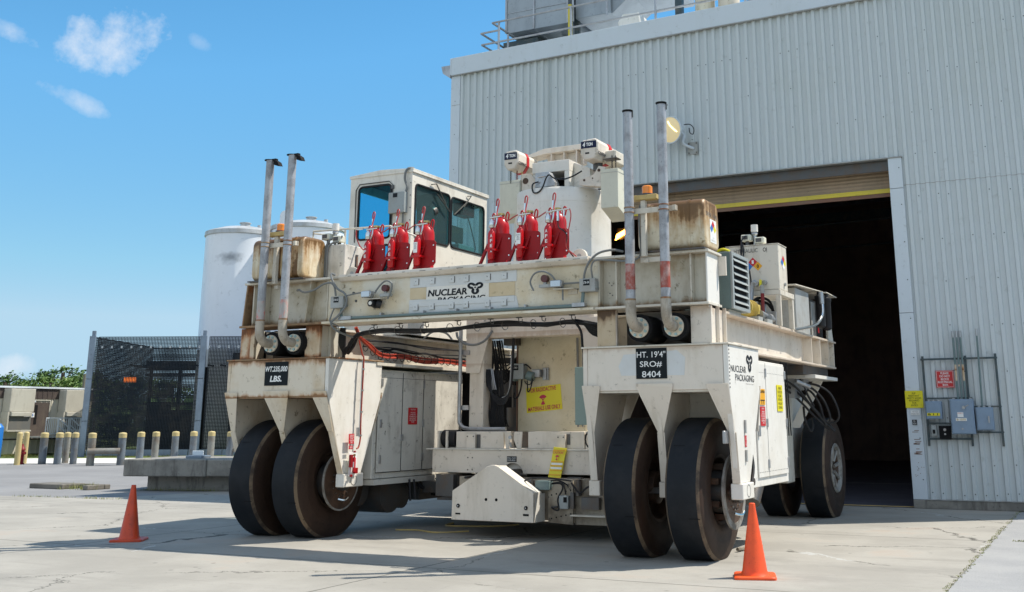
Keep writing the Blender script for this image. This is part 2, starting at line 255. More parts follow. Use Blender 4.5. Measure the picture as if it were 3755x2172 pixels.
# ---------------------------------------------------------------- mesh helpers
OFF = {}
KEEP = {'lip_slots', 'door_seam', 'tape_residue', 'plate_holes', 'border', 'pictogram', 'tag_ribs', 'tag_labels', 'pad_marks', 'chain', 'railing', 'fasteners', 'tread_cut', 'machinery', 'frame'}
class MB:
    def __init__(s): s.v = []; s.f = []; s.sm = []; s.mi = []; s.k = 0; s.marks = []; s.lock = False
    def mark(s): s.marks.append((len(s.v), len(s.f)))
    def add(s, vs, fs, smooth=False):
        b = len(s.v); s.v += [Vector(v) for v in vs]
        for f in fs: s.f.append([b + i for i in f]); s.sm.append(smooth); s.mi.append(s.k)
        return s
    def box(s, x0, x1, y0, y1, z0, z1):
        s.mark()
        return s.add([(x0, y0, z0), (x1, y0, z0), (x1, y1, z0), (x0, y1, z0), (x0, y0, z1), (x1, y0, z1), (x1, y1, z1), (x0, y1, z1)],
                     [(0, 3, 2, 1), (4, 5, 6, 7), (0, 1, 5, 4), (1, 2, 6, 5), (2, 3, 7, 6), (3, 0, 4, 7)])
    def prism(s, pts, ax, a, b):   # pts in the two other axes, extruded along ax from a to b
        s.mark()
        def P(p, t): return {'x': (t, p[0], p[1]), 'y': (p[0], t, p[1]), 'z': (p[0], p[1], t)}[ax]
        n = len(pts); vs = [P(p, a) for p in pts] + [P(p, b) for p in pts]
        fs = [tuple(range(n)), tuple(range(2 * n - 1, n - 1, -1))] + [(i, i + n, (i + 1) % n + n, (i + 1) % n) for i in range(n)]
        return s.add(vs, fs)
    def plate(s, pts, t):          # flat polygon of 3-D points with thickness vector t
        s.mark()
        t = Vector(t); n = len(pts); vs = [Vector(p) for p in pts] + [Vector(p) + t for p in pts]
        fs = [tuple(range(n)), tuple(range(2 * n - 1, n - 1, -1))] + [(i, i + n, (i + 1) % n + n, (i + 1) % n) for i in range(n)]
        return s.add(vs, fs)
    def cyl(s, p0, p1, r, r1=None, seg=14, smooth=True):
        s.mark()
        p0 = Vector(p0); p1 = Vector(p1); r1 = r if r1 is None else r1
        d = (p1 - p0).normalized(); a = d.orthogonal().normalized(); b = d.cross(a)
        vs = [p0 + (a * cos(2 * pi * i / seg) + b * sin(2 * pi * i / seg)) * r for i in range(seg)] + [p1 + (a * cos(2 * pi * i / seg) + b * sin(2 * pi * i / seg)) * r1 for i in range(seg)]
        s.add(vs, [(i, (i + 1) % seg, (i + 1) % seg + seg, i + seg) for i in range(seg)], smooth)
        return s.add(vs, [tuple(range(seg - 1, -1, -1)), tuple(range(seg, 2 * seg))])
    def lathe(s, prof, o, ax='z', seg=32, mats=None, closed=False):   # prof: (along, radius)
        s.mark()
        o = Vector(o); D, A, B = {'z': ((0, 0, 1), (1, 0, 0), (0, 1, 0)), 'x': ((1, 0, 0), (0, 1, 0), (0, 0, 1)), 'y': ((0, 1, 0), (0, 0, 1), (1, 0, 0))}[ax]
        D = Vector(D); A = Vector(A); B = Vector(B)
        n = len(prof); vs = []
        for t, r in prof:
            for i in range(seg): vs.append(o + D * t + (A * cos(2 * pi * i / seg) + B * sin(2 * pi * i / seg)) * max(r, 1e-4))
        b = len(s.v); s.v += vs
        for j in range(n - 1):
            for i in range(seg):
                s.f.append([b + j * seg + i, b + j * seg + (i + 1) % seg, b + (j + 1) * seg + (i + 1) % seg, b + (j + 1) * seg + i]); s.sm.append(True); s.mi.append(mats[j] if mats else s.k)
        return s
    def tube(s, pts, r, seg=8, sub=4):
        s.mark()
        P = [Vector(p) for p in pts]
        if sub > 1 and len(P) > 2:
            Q = []
            for i in range(len(P) - 1):
                a = P[max(i - 1, 0)]; b = P[i]; c = P[i + 1]; d = P[min(i + 2, len(P) - 1)]
                for k in range(sub):
                    t = k / sub
                    Q.append(0.5 * ((2 * b) + (c - a) * t + (2 * a - 5 * b + 4 * c - d) * t * t + (3 * b - a - 3 * c + d) * t * t * t))
            Q.append(P[-1]); P = Q
        n = len(P); up = None; vs = []
        for i in range(n):
            d = (P[min(i + 1, n - 1)] - P[max(i - 1, 0)]).normalized()
            if up is None: up = d.orthogonal().normalized()
            up = (up - d * up.dot(d)).normalized() if (up - d * up.dot(d)).length > 1e-5 else d.orthogonal().normalized()
            b = d.cross(up)
            for k in range(seg): vs.append(P[i] + (up * cos(2 * pi * k / seg) + b * sin(2 * pi * k / seg)) * r)
        fs = [(i * seg + k, i * seg + (k + 1) % seg, (i + 1) * seg + (k + 1) % seg, (i + 1) * seg + k) for i in range(n - 1) for k in range(seg)]
        s.add(vs, fs, True)
        return s.add([], []) if False else s._caps(vs, seg, n)
    def _caps(s, vs, seg, n):
        b = len(s.v) - len(vs)
        s.f.append([b + k for k in range(seg - 1, -1, -1)]); s.sm.append(False); s.mi.append(s.k)
        s.f.append([b + (n - 1) * seg + k for k in range(seg)]); s.sm.append(False); s.mi.append(s.k)
        return s
    def split(s, name, mats, parent=None, bevel=0.0):
        first = None
        for i, (v0, f0) in enumerate(s.marks):
            v1, f1 = s.marks[i + 1] if i + 1 < len(s.marks) else (len(s.v), len(s.f))
            q = MB(); q.v = s.v[v0:v1]; q.f = [[a - v0 for a in f] for f in s.f[f0:f1]]; q.sm = s.sm[f0:f1]; q.mi = s.mi[f0:f1]
            o = q.build(name, mats, parent, bevel); first = first or o
        return first
    def build(s, name, mats, parent=None, bevel=0.0, origin=None):
        if parent is not None and len(s.marks) > 1 and name not in KEEP:
            # pieces that do not touch each other become parts of their own
            mk = sorted(set(s.marks)); mk = ([(0, 0)] if mk[0] != (0, 0) else []) + mk
            B = []
            for i, (v0, f0) in enumerate(mk):
                v1, f1 = mk[i + 1] if i + 1 < len(mk) else (len(s.v), len(s.f))
                if v1 > v0: B.append([v0, v1, f0, f1, [min(v[a] for v in s.v[v0:v1]) - .004 for a in range(3)], [max(v[a] for v in s.v[v0:v1]) + .004 for a in range(3)]])
            grp = list(range(len(B)))
            def root(i):
                while grp[i] != i: i = grp[i]
                return i
            for i in range(len(B)):
                for j in range(i):
                    if all(B[i][4][a] <= B[j][5][a] and B[j][4][a] <= B[i][5][a] for a in range(3)): grp[root(i)] = root(j)
            roots = sorted({root(i) for i in range(len(B))})
            if 1 < len(roots) <= 40:
                first = None
                for r in roots:
                    q = MB()
                    for i, b in enumerate(B):
                        if root(i) == r:
                            n0 = len(q.v); q.v += s.v[b[0]:b[1]]; q.f += [[a - b[0] + n0 for a in f] for f in s.f[b[2]:b[3]]]; q.sm += s.sm[b[2]:b[3]]; q.mi += s.mi[b[2]:b[3]]
                    o = q.build(name, mats, parent, bevel); first = first or o
                return first
        if not isinstance(mats, (list, tuple)): mats = [mats]
        if parent is not None: off = OFF[parent]
        else:
            xs = [v.x for v in s.v]; ys = [v.y for v in s.v]; zs = [v.z for v in s.v]
            off = Vector(origin) if origin is not None else Vector(((min(xs) + max(xs)) / 2, (min(ys) + max(ys)) / 2, min(zs)))
        me = bpy.data.meshes.new(name); me.from_pydata([tuple(v - off) for v in s.v], [], s.f)
        for i, p in enumerate(me.polygons): p.use_smooth = s.sm[i]; p.material_index = s.mi[i]
        for q in mats: me.materials.append(mt[q] if isinstance(q, str) else q)
        me.validate(); me.update()
        if any(s.sm): me.set_sharp_from_angle(angle=RD(38))
        o = bpy.data.objects.new(name, me); C.objects.link(o)
        if parent is not None: o.parent = parent
        else: o.location = off
        OFF[o] = off
        if bevel:
            bv = o.modifiers.new('edge', 'BEVEL'); bv.width = bevel; bv.segments = 1; bv.limit_method = 'ANGLE'; bv.angle_limit = RD(50)
        return o
def thing(name, loc, label, cat, group=None):
    o = bpy.data.objects.new(name, None); C.objects.link(o); o.location = loc; OFF[o] = Vector(loc)
    o.empty_display_size = 0.3; tag(o, label, cat, group); return o
def tag(o, label=None, cat=None, group=None, kind=None):
    if label: o['label'] = label
    if cat: o['category'] = cat
    if group: o['group'] = group
    if kind: o['kind'] = kind
    return o
def copy_tree(o, parent=None, delta=(0, 0, 0)):
    c = o.copy(); C.objects.link(c); c.parent = parent; c.location = o.location + Vector(delta); OFF[c] = OFF[o] + (Vector(delta) if parent is None else Vector((0, 0, 0)))
    for ch in list(o.children): copy_tree(ch, c)
    return c
def text(s, parent, mat, org, w, h, ux=(1, 0, 0), uz=(0, 0, 1), bold=0.0, name='lettering', lean=0.0, outline=0.0, off=0.003, keep=False):
    # flat lettering filling the box w x h whose lower left corner is org; one or more lines
    cu = bpy.data.curves.new('t', 'FONT'); cu.body = s; cu.align_x = 'CENTER'; cu.offset = bold; cu.space_line = 1.0; cu.resolution_u = 3; cu.shear = lean
    ob = bpy.data.objects.new('t', cu); C.objects.link(ob)
    dg = bpy.context.evaluated_depsgraph_get(); me = bpy.data.meshes.new_from_object(ob.evaluated_get(dg))
    bpy.data.objects.remove(ob)
    if not len(me.vertices): return None
    xs = [v.co.x for v in me.vertices]; ys = [v.co.y for v in me.vertices]
    x0, x1, y0, y1 = min(xs), max(xs), min(ys), max(ys)
    ux = Vector(ux); uz = Vector(uz); nn = ux.cross(uz).normalized(); org = Vector(org)
    k = MB()
    sx = w / (x1 - x0); sy = h / (y1 - y0)
    vs = [org + ux * ((v.co.x - x0) * sx) + uz * ((v.co.y - y0) * sy) + nn * off for v in me.vertices]
    k.add(vs, [tuple(p.vertices) for p in me.polygons])
    bpy.data.meshes.remove(me)
    return k.build(name, mat, parent)
def sign(name, parent, mat, org, w, h, ux=(1, 0, 0), uz=(0, 0, 1), t=0.006, label=None):
    ux = Vector(ux); uz = Vector(uz); nn = ux.cross(uz).normalized(); o = Vector(org)
    k = MB(); k.plate([o, o + ux * w, o + ux * w + uz * h, o + uz * h], nn * t)
    r = k.build(name, mat, parent)
    if label: r['label'] = label
    return r
def trefoil(parent, mat, c, r, ux=(1, 0, 0), uz=(0, 0, 1), off=0.004):
    ux = Vector(ux); uz = Vector(uz); nn = ux.cross(uz).normalized(); c = Vector(c) + nn * off; k = MB()
    for a0 in (60, 180 - 60, -90):
        pts = []
        for i in range(7): a = RD(a0 - 30 + 10 * i); pts.append(c + ux * cos(a) * r + uz * sin(a) * r)
        for i in range(6, -1, -1): a = RD(a0 - 30 + 10 * i); pts.append(c + ux * cos(a) * r * 0.3 + uz * sin(a) * r * 0.3)
        k.add(pts, [tuple(range(len(pts)))])
    pts = [c + ux * cos(i * pi / 6) * r * 0.2 + uz * sin(i * pi / 6) * r * 0.2 for i in range(12)]
    k.add(pts, [tuple(range(12))])
    return k.build('trefoil_symbol', mat, parent)
def knot(parent, mat, c, w, h, ux=(1, 0, 0), uz=(0, 0, 1), off=0.004):
    # company emblem: three interlaced loops round a dot
    ux = Vector(ux) * (w / 2); uz = Vector(uz) * (h / 2); nn = ux.cross(uz).normalized(); c = Vector(c) + nn * off; k = MB()
    for a0 in (30, 150, 270):
        A = RD(a0)
        def lp(r1, r2):
            out = []
            for i in range(25):
                t = RD(-150 + 300 * i / 24)
                px = 0.52 + r1 * cos(t); py = r2 * sin(t)
                out.append((px * cos(A) - py * sin(A), px * sin(A) + py * cos(A)))
            return out
        o1 = lp(0.50, 0.46); i1 = lp(0.22, 0.13)
        vs = [c + ux * p[0] + uz * p[1] for p in o1] + [c + ux * p[0] + uz * p[1] for p in i1]
        k.add(vs, [(i, i + 1, i + 26, i + 25) for i in range(24)])
        c = c + nn * 0.0006
    k.add([c + ux * cos(i * pi / 6) * 0.12 + uz * sin(i * pi / 6) * 0.12 for i in range(12)], [tuple(range(12))])
    return k.build('emblem', mat, parent)
def diamond(parent, c, r, h, ux, uz=(0, 0, 1), cols=('rsign', 'ysign', 'wtext', 'bsign'), off=0.004):
    # four-colour hazard diamond: top, right, bottom, left
    ux = Vector(ux) * r; uz = Vector(uz) * h; nn = ux.cross(uz).normalized(); c = Vector(c) + nn * off; k = MB()
    for i, (dx, dz) in enumerate(((0, .5), (.5, 0), (0, -.5), (-.5, 0))):
        q = c + ux * dx + uz * dz; k.k = i
        k.add([q - uz * .47, q + ux * .47, q + uz * .47, q - ux * .47], [(0, 1, 2, 3)])
    return k.build('hazard_diamond', list(cols), parent)
# ---------------------------------------------------------------- ground
def ground_mat(name, cols, big, crack=0.0, grit=0.0, joint=None, stain=0.3, rough=0.85, dark=(0.2, 0.19, 0.17)):
    m, n, l, p = base_mat(name)
    g = n.new('ShaderNodeNewGeometry')
    def noise(sc, det, ro=0.6, vec=(1, 1, 1)):
        t = n.new('ShaderNodeTexNoise'); t.inputs['Scale'].default_value = sc; t.inputs['Detail'].default_value = det; t.inputs['Roughness'].default_value = ro
        mp = n.new('ShaderNodeMapping'); mp.inputs['Scale'].default_value = vec; l.new(g.outputs['Position'], mp.inputs[0]); l.new(mp.outputs[0], t.inputs['Vector']); return t
    def mr(f, a, b, c=0.0, d=1.0):
        r = n.new('ShaderNodeMapRange'); r.interpolation_type = 'SMOOTHSTEP'
        for i, v in enumerate((a, b, c, d)): r.inputs[i + 1].default_value = v
        l.new(f, r.inputs[0]); return r.outputs[0]
    def mix(f, a, b):
        q = n.new('ShaderNodeMixRGB')
        if isinstance(f, (int, float)): q.inputs[0].default_value = f
        else: l.new(f, q.inputs[0])
        for i, v in ((1, a), (2, b)):
            if isinstance(v, tuple): q.inputs[i].default_value = L4(v)
            else: l.new(v, q.inputs[i])
        return q.outputs[0]
    def mt_(op, a, b):
        q = n.new('ShaderNodeMath'); q.operation = op
        for i, v in enumerate((a, b)):
            if isinstance(v, (int, float)): q.inputs[i].default_value = v
            else: l.new(v, q.inputs[i])
        return q.outputs[0]
    c = mix(mr(noise(big, 6, 0.62).outputs['Fac'], 0.35, 0.68), cols[0], cols[1])
    c = mix(mt_('MULTIPLY', mr(noise(0.35, 5, 0.7, (1, 2.6, 1)).outputs['Fac'], 0.52, 0.72), stain), c, dark)
    c = mix(mt_('MULTIPLY', mr(noise(2.2, 7, 0.75).outputs['Fac'], 0.58, 0.8), stain * 0.8), c, dark)
    fine = noise(70, 3, 0.7)
    c = mix(mt_('MULTIPLY', mr(fine.outputs['Fac'], 0.52, 0.75), 0.28 + grit), c, tuple(x * 0.6 for x in cols[0]))
    if grit:
        v = n.new('ShaderNodeTexVoronoi'); v.inputs['Scale'].default_value = 75; l.new(g.outputs['Position'], v.inputs['Vector'])
        c = mix(mt_('MULTIPLY', mr(v.outputs['Distance'], 0.5, 0.15), grit), c, tuple(min(0.8, x * 1.35) for x in cols[1]))
    if crack:
        # oil drips, rubber scuffs and rusty wash
        dv = n.new('ShaderNodeTexVoronoi'); dv.inputs['Scale'].default_value = 2.3; l.new(g.outputs['Position'], dv.inputs['Vector'])
        c = mix(mt_('MULTIPLY', mt_('MULTIPLY', mr(dv.outputs['Distance'], 0.11, 0.04), mr(noise(0.6, 3).outputs['Fac'], 0.46, 0.54)), 0.6), c, (0.09, 0.085, 0.075))
        c = mix(mt_('MULTIPLY', mr(noise(0.9, 5, 0.7, (0.35, 2.2, 1)).outputs['Fac'], 0.56, 0.70), 0.4), c, (0.21, 0.195, 0.17))
        c = mix(mt_('MULTIPLY', mr(noise(11, 6, 0.75).outputs['Fac'], 0.56, 0.72), 0.45), c, (0.20, 0.185, 0.16))
        c = mix(mt_('MULTIPLY', mr(noise(0.5, 4, 0.6).outputs['Fac'], 0.58, 0.68), 0.22), c, (0.34, 0.22, 0.15))
        v = n.new('ShaderNodeTexVoronoi'); v.feature = 'DISTANCE_TO_EDGE'; v.inputs['Scale'].default_value = 0.22
        w = noise(1.6, 6, 0.7); mp = n.new('ShaderNodeVectorMath'); mp.operation = 'MULTIPLY_ADD'
        l.new(w.outputs['Color'], mp.inputs[0]); mp.inputs[1].default_value = (0.9, 0.9, 0); l.new(g.outputs['Position'], mp.inputs[2]); 
        fl = n.new('ShaderNodeVectorMath'); fl.operation = 'MULTIPLY'; fl.inputs[1].default_value = (1, 1, 0); l.new(mp.outputs[0], fl.inputs[0]); l.new(fl.outputs[0], v.inputs['Vector'])
        brk = mr(noise(0.5, 2).outputs['Fac'], 0.42, 0.52)
        c = mix(mt_('MULTIPLY', mt_('MULTIPLY', mr(v.outputs['Distance'], 0.0042, 0.0014), brk), crack), c, (0.07, 0.065, 0.055))
        # pale crack filler running beside some of them
        brk2 = mr(noise(0.4, 2, 0.5, (1, 1.3, 1)).outputs['Fac'], 0.58, 0.63)
        c = mix(mt_('MULTIPLY', mt_('MULTIPLY', mr(v.outputs['Distance'], 0.005, 0.002), brk2), 0.55), c, (0.62, 0.62, 0.6))
    if joint:
        sp = n.new('ShaderNodeSeparateXYZ'); l.new(g.outputs['Position'], sp.inputs[0])
        wob = mt_('MULTIPLY', mt_('SUBTRACT', noise(2.0, 4).outputs['Fac'], 0.5), 0.05)
        for ax, val in joint:
            d = mt_('ABSOLUTE', mt_('SUBTRACT', mt_('ADD', sp.outputs[ax], wob), val), 0)
            c = mix(mr(d, 0.022, 0.010), c, (0.12, 0.115, 0.10))
    l.new(c, p.inputs['Base Color']); p.inputs['Roughness'].default_value = rough; p.inputs['Specular IOR Level'].default_value = 0.25
    b = n.new('ShaderNodeBump'); b.inputs['Strength'].default_value = 0.25 + grit; b.inputs['Distance'].default_value = 0.01
    l.new(fine.outputs['Fac'], b.inputs['Height']); l.new(b.outputs[0], p.inputs['Normal'])
    return m
M_conc = ground_mat('pale_concrete_slab', ((0.285, 0.268, 0.235), (0.355, 0.335, 0.295)), 0.5, crack=0.9, joint=[(1, 18.6), (1, 12.35), (0, -14.6), (0, -8.2), (1, 6.1)], stain=0.45)
M_asph = ground_mat('worn_grey_asphalt', ((0.20, 0.196, 0.194), (0.25, 0.246, 0.242)), 0.3, grit=0.2, stain=0.5, dark=(0.17, 0.17, 0.18))
M_asph2 = ground_mat('gritty_light_asphalt', ((0.27, 0.27, 0.27), (0.32, 0.317, 0.31)), 0.8, grit=0.45, stain=0.3, dark=(0.22, 0.22, 0.22))
M_road = ground_mat('bright_concrete_road', ((0.55, 0.54, 0.51), (0.6, 0.59, 0.56)), 0.2, stain=0.15)
M_field = ground_mat('rough_grass_field', ((0.09, 0.13, 0.035), (0.14, 0.17, 0.05)), 0.15, stain=0.3, dark=(0.12, 0.1, 0.05), rough=1)
def yd(u, d, z=0.0): return (0.898 * u - 0.439 * d, 0.440 * u + 0.898 * d, z)
def sheet(name, pts, z, mat):
    k = MB(); k.add([(p[0], p[1], z) for p in pts], [tuple(range(len(pts)))])
    o = k.build(name, mat, origin=(pts[0][0], pts[0][1], z)); o['kind'] = 'structure'; return o
sheet('ground', [(-1500, -900), (1500, -900), (1500, 2200), (-1500, 2200)], 0.0, M_field)
sheet('asphalt_yard', [yd(-90, -20), yd(90, -20), yd(90, 58), yd(-90, 58)], 0.004, M_asph)
sheet('concrete_pad', [(-23.5, -8), (-1.78, -8), (-1.78, 24.72), (-22.0, 24.72), (-22.3, 21.6), (-22.9, 19.7), (-26.2, 19.5), (-60, 17.0), (-60, -8)], 0.010, M_conc)
sheet('asphalt_apron', [(-1.775, -8), (20, -8), (20, 24.4), (-1.775, 24.4)], 0.008, M_asph2)
sheet('bright_road', [yd(-90, 51.3), yd(90, 51.3), yd(90, 58.5), yd(-90, 58.5)], 0.012, M_road)
# grass and weeds: tufts of thin blades
M_grass = paint('grass_blades', (0.17, 0.19, 0.045), 0.8, dirt=0.5, dcol=(0.25, 0.22, 0.06), streak=0, scale=6, bump=0)
def tufts(name, spots, label_kind=True):
    k = MB()
    for (x, y, r, h, cnt) in spots:
        for i in range(cnt):
            a = random.uniform(0, 2 * pi); q = r * sqrt(random.random()); px = x + q * cos(a); py = y + q * sin(a)
            b = random.uniform(0, 2 * pi); hh = h * random.uniform(0.4, 1.1); w = 0.006
            tx = px + cos(b) * hh * 0.5; ty = py + sin(b) * hh * 0.5
            k.add([(px - w * sin(b), py + w * cos(b), 0.008), (px + w * sin(b), py - w * cos(b), 0.008), (tx, ty, hh)], [(0, 1, 2)])
    o = k.build(name, M_grass, origin=(spots[0][0], spots[0][1], 0)); o['kind'] = 'stuff'; return o
sp = []
for i in range(130):
    t = i / 130; y = 11.6 + t * 13.0
    if random.random() < 0.72: sp.append((-1.79 + random.uniform(-.025, .025), y, 0.04, 0.03, 12))
tufts('crack_weeds', sp)
sp = [(-1.5 + 0.09 * i + random.uniform(-.05, .05), 18.78 + random.uniform(-.02, .02), 0.06, 0.04, 16) for i in range(14)]
tufts('crack_weeds', sp)
tufts('grass', [(-1.2 + random.uniform(0, 1.6), 24.3 + random.uniform(-.45, .25), 0.15, 0.12, 60) for i in range(16)])
sp = []
for i in range(60):
    t = random.random(); x = -40 + 18 * t; y = 18.6 + (19.75 - 18.6) * t
    sp.append((x, y + random.uniform(-.1, .1), 0.15, 0.07, 12))
for i in range(12): sp.append((-24.3 + 2.4 * i / 12, 22.65 + 0.5 * i / 12, 0.1, 0.12, 14))
for i in range(14): sp.append((-26.4 + random.uniform(-.5, .5), 22.2 + random.uniform(-.25, .25), 0.12, 0.22, 14))
tufts('weeds', sp)
tufts('grass', [yd(-45 + random.uniform(0, 24), 61.5 + random.uniform(-1, .8))[:2] + (0.6, 0.22, 60) for i in range(90)])
# ---------------------------------------------------------------- warehouse
X0, X1, YW, YB = -15.81, 1.0, 24.8, 52.0
DX0, DX1, DZ = -12.4, -3.88, 7.72
def eave(x): return 11.52 + 0.018 * (x - X0)
wh = thing('warehouse', (X0, YW, 0), 'tall pale ribbed metal warehouse with a wide open roller door, right of the photo', 'building')
k = MB(); pitch = 0.2145; prof = ((0, 0), (0.05, 0), (0.068, 0.052), (0.140, 0.052), (0.165, 0))
def ribs(xa, xb, z0, ztop):
    x = xa; line = []
    n0 = math.floor((xa - X0) / pitch)
    i = n0
    while True:
        done = False
        for px, py in prof:
            xx = X0 + i * pitch + px
            if xx <= xa: continue
            if xx >= xb: done = True; break
            line.append((xx, YW - py))
        if done: break
        i += 1
    line = [(xa, YW)] + line + [(xb, YW)]
    vs = [(x, y, z0) for x, y in line] + [(x, y, ztop(x) if callable(ztop) else ztop) for x, y in line]
    n = len(line)
    k.add(vs, [(j, j + 1, j + 1 + n, j + n) for j in range(n - 1)])
ribs(X0 + 0.27, DX0 - 0.3, 0.2, eave); ribs(DX0 - 0.3, DX1 + 0.3, DZ + 0.03, eave)
ribs(DX1 + 0.3, X1, 0.2, 7.07)
k2 = MB(); k, kk = k2, k; ribs(DX1 + 0.3, X1, 7.075, eave); k = kk
k.build('ribbed_wall', 'wall', wh)
# the sheets above the lap seam sit a little proud
for v in k2.v: v.y -= 0.008
k2.build('ribbed_wall', 'wall', wh)
k = MB()  # fasteners
for z in [0.32] + [0.9 + 0.98 * j for j in range(12)]:
    i = 0; x = X0 + 0.11
    while x < X1 - 0.1:
        if z < eave(x) - 0.1 and not (DX0 - 0.3 < x < DX1 + 0.3 and z < DZ + 0.1):
            if (i % 5 == 0) or (random.random() < (0.17 if z > 1 else 0.9)):
                zz = z + random.uniform(-.03, .03); k.cyl((x, YW - 0.051, zz), (x, YW - 0.064, zz), 0.013, seg=6, smooth=False)
        x += pitch; i += 1
k.build('fasteners', 'strut', wh)['kind'] = 'stuff'
k = MB(); k.box(X0, X0 + 0.27, YW - 0.06, YW - 0.02, 0.2, 11.5); k.box(X0 - 0.03, X0, YW - 0.06, YW + 0.3, 0.2, 11.5); k.build('corner_trim', 'trim', wh)
k = MB()
for z in (10.6, 8.2, 5.9, 3.5): k.box(X0 - 0.004, X0 + 0.27, YW - 0.064, YW - 0.061, z, z + 0.012)
k.build('trim_seam', 'boxd', wh)
# fascia in lapped lengths
xs = [X0 - 0.02, -11.45, -6.55, -1.65, X1 + 0.02]
for i in range(4):
    k = MB(); a, b = xs[i], xs[i + 1]; yy = YW - 0.11 - 0.004 * (i % 2)
    k.plate([(a, yy, eave(a) - 0.02), (b + 0.28, yy, eave(b + 0.28) - 0.02), (b + 0.28, yy, eave(b + .28) + 0.50), (a, yy, eave(a) + 0.50)], (0, 0.05, 0))
    if i == 0: k.box(X0 - 0.06, X0 - 0.025, yy, YW + 0.6, eave(a), eave(a) + 0.5)
    k.build('fascia', 'trim', wh, bevel=0.006)
k = MB(); k.plate([(X0, YW - 0.125, eave(X0) - 0.045), (X1, YW - 0.125, eave(X1) - 0.045), (X1, YW - 0.125, eave(X1) - 0.022), (X0, YW - 0.125, eave(X0) - 0.022)], (0, 0.1, 0)); k.build('drip_edge', 'boxd', wh)
k = MB(); k.plate([(X0, YW - 0.05, 11.95), (X1, YW - 0.05, 12.25), (X1, YB, 12.25), (X0, YB, 11.95)], (0, 0, 0.03)); k.build('roof', 'trim', wh)
k = MB(); k.box(X0 + 0.01, X0 + 0.05, YW + 0.02, YB, 0, 11.96); k.box(X1 - 0.05, X1 - 0.01, YW + 0.02, YB, 0, 12.25); k.prism([(X0 + .05, 0), (X1 - .05, 0), (X1 - .05, 12.26), (X0 + .05, 11.96)], 'y', YB - 0.05, YB)
k.box(X0 + 0.05, DX0 - 0.01, YW + 0.02, YW + 0.06, 0, 11.4); k.box(DX1 + 0.01, X1 - .05, YW + 0.02, YW + 0.06, 0, 11.4); k.box(DX0 - .01, DX1 + .01, YW + 0.02, YW + 0.06, DZ + .02, 11.4)
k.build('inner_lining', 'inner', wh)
k = MB(); k.box(DX1 + 0.003, X1, YW - 0.12, YW + 0.015, 0.01, 0.185); k.box(X0, DX0, YW - 0.12, YW + 0.015, 0.01, 0.185); k.build('concrete_curb', 'conc', wh, bevel=0.01)
k = MB(); k.box(DX1 + 0.28, X1, YW - 0.135, YW - 0.02, 0.187, 0.205); k.box(X0, DX0 - .28, YW - 0.135, YW - 0.02, 0.187, 0.205); k.build('base_flashing', 'boxd', wh)
for a, b in ((DX1, DX1 + 0.3), (DX0 - 0.3, DX0)):
    k = MB(); k.box(a, b, YW - 0.075, YW + 0.2, 0.19, 4.16); k.box(a, b, YW - 0.071, YW + 0.2, 4.17, 7.0); k.box(a, b, YW - 0.075, YW + 0.2, 7.01, DZ); k.build('door_jamb', 'trim', wh, bevel=0.004)
k = MB()
for j in range(9): k.cyl((DX1 + 0.235, YW - 0.075, 0.6 + j * 0.86), (DX1 + 0.235, YW - 0.086, 0.6 + j * 0.86), 0.013, seg=6)
k.build('jamb_screws', 'strut', wh)
k = MB(); k.box(DX0 - 0.3, DX1 + 0.32, YW - 0.10, YW + 0.1, DZ + 0.002, DZ + 0.026); k.build('header_drip', 'boxd', wh)
k = MB(); k.box(DX0, DX1, YW + 0.08, YW + 0.12, 7.47, DZ - 0.01); k.box(DX0, DX1, YW + 0.12, YW + 0.45, 7.66, 7.70); k.cyl((DX0, YW + .2, 7.57), (DX1, YW + .2, 7.57), .035, seg=10); k.build('door_header', 'steel', wh)
rd = MB()
for j in range(7):
    z = 7.10 + j * 0.085; rd.prism([(YW + 0.47, z), (YW + 0.50, z + 0.004), (YW + 0.50, z + 0.08), (YW + 0.47, z + 0.083), (YW + 0.455, z + 0.04)], 'x', DX0, DX1)
rd = rd.build('roller_door', 'slat', wh)
k = MB(); k.box(DX0, DX1, YW + 0.42, YW + 0.50, 7.019, 7.12); k.build('safety_edge', 'ybar', rd)
k = MB(); k.box(DX0, DX1, YW + 0.44, YW + 0.49, 6.93, 7.018); k.build('bottom_bar', 'brbar', rd)
# inside
k = MB()
for yy in (30, 36, 42, 48):
    k.box(X0 + 0.1, X0 + 0.4, yy, yy + 0.15, 0, 11); k.box(X1 - .4, X1 - .1, yy, yy + .15, 0, 11.3); k.box(X0 + .1, X1 - .1, yy, yy + .15, 10.6, 11.0)
    k.tube([(X0 + .2, yy - .3, 9.2), (X1, yy - .3, 9.6)], 0.05, 6, 1)
k.box(DX1 + .3, DX1 + .5, YW + .3, YW + .5, 0, 8); k.box(-7.0, -6.6, 47, 47.3, 0, 9)
k.build('steel_frame', 'strut', wh)
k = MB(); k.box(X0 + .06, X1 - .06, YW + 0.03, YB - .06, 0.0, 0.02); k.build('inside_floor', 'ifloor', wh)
k = MB(); k.box(DX0, DX1, YW + 0.02, YW + 0.1, 0.021, 0.032); k.build('door_track', 'chan', wh)
k = MB(); k.box(-4.9, -4.1, 33.0, 36.0, 0.021, 0.023); k.box(-8.5, -5.1, 33.5, 33.62, 0.021, 0.023); k.build('floor_marking', 'boxd', wh)
k = MB(); k.cyl((-5.6, 50.8, 0), (-5.6, 50.8, 1.6), .5); k.box(-7.3, -6.3, 50.4, 51.4, 0, 1.3); k.tube([(-5.6, 50.6, 1.6), (-5.8, 50.6, 2.4), (-6.8, 50.6, 2.4), (-7, 50.6, 1.4)], .12)
t = k.build('machinery', 'steel', None); tag(t, 'dim machine with curved pipes deep inside the dark warehouse', 'machine')
t = thing('hanging_lamp', (-12.85, 30, 7.44), 'glowing orange lamp hanging inside the dark doorway behind the exhaust pipe', 'lamp')
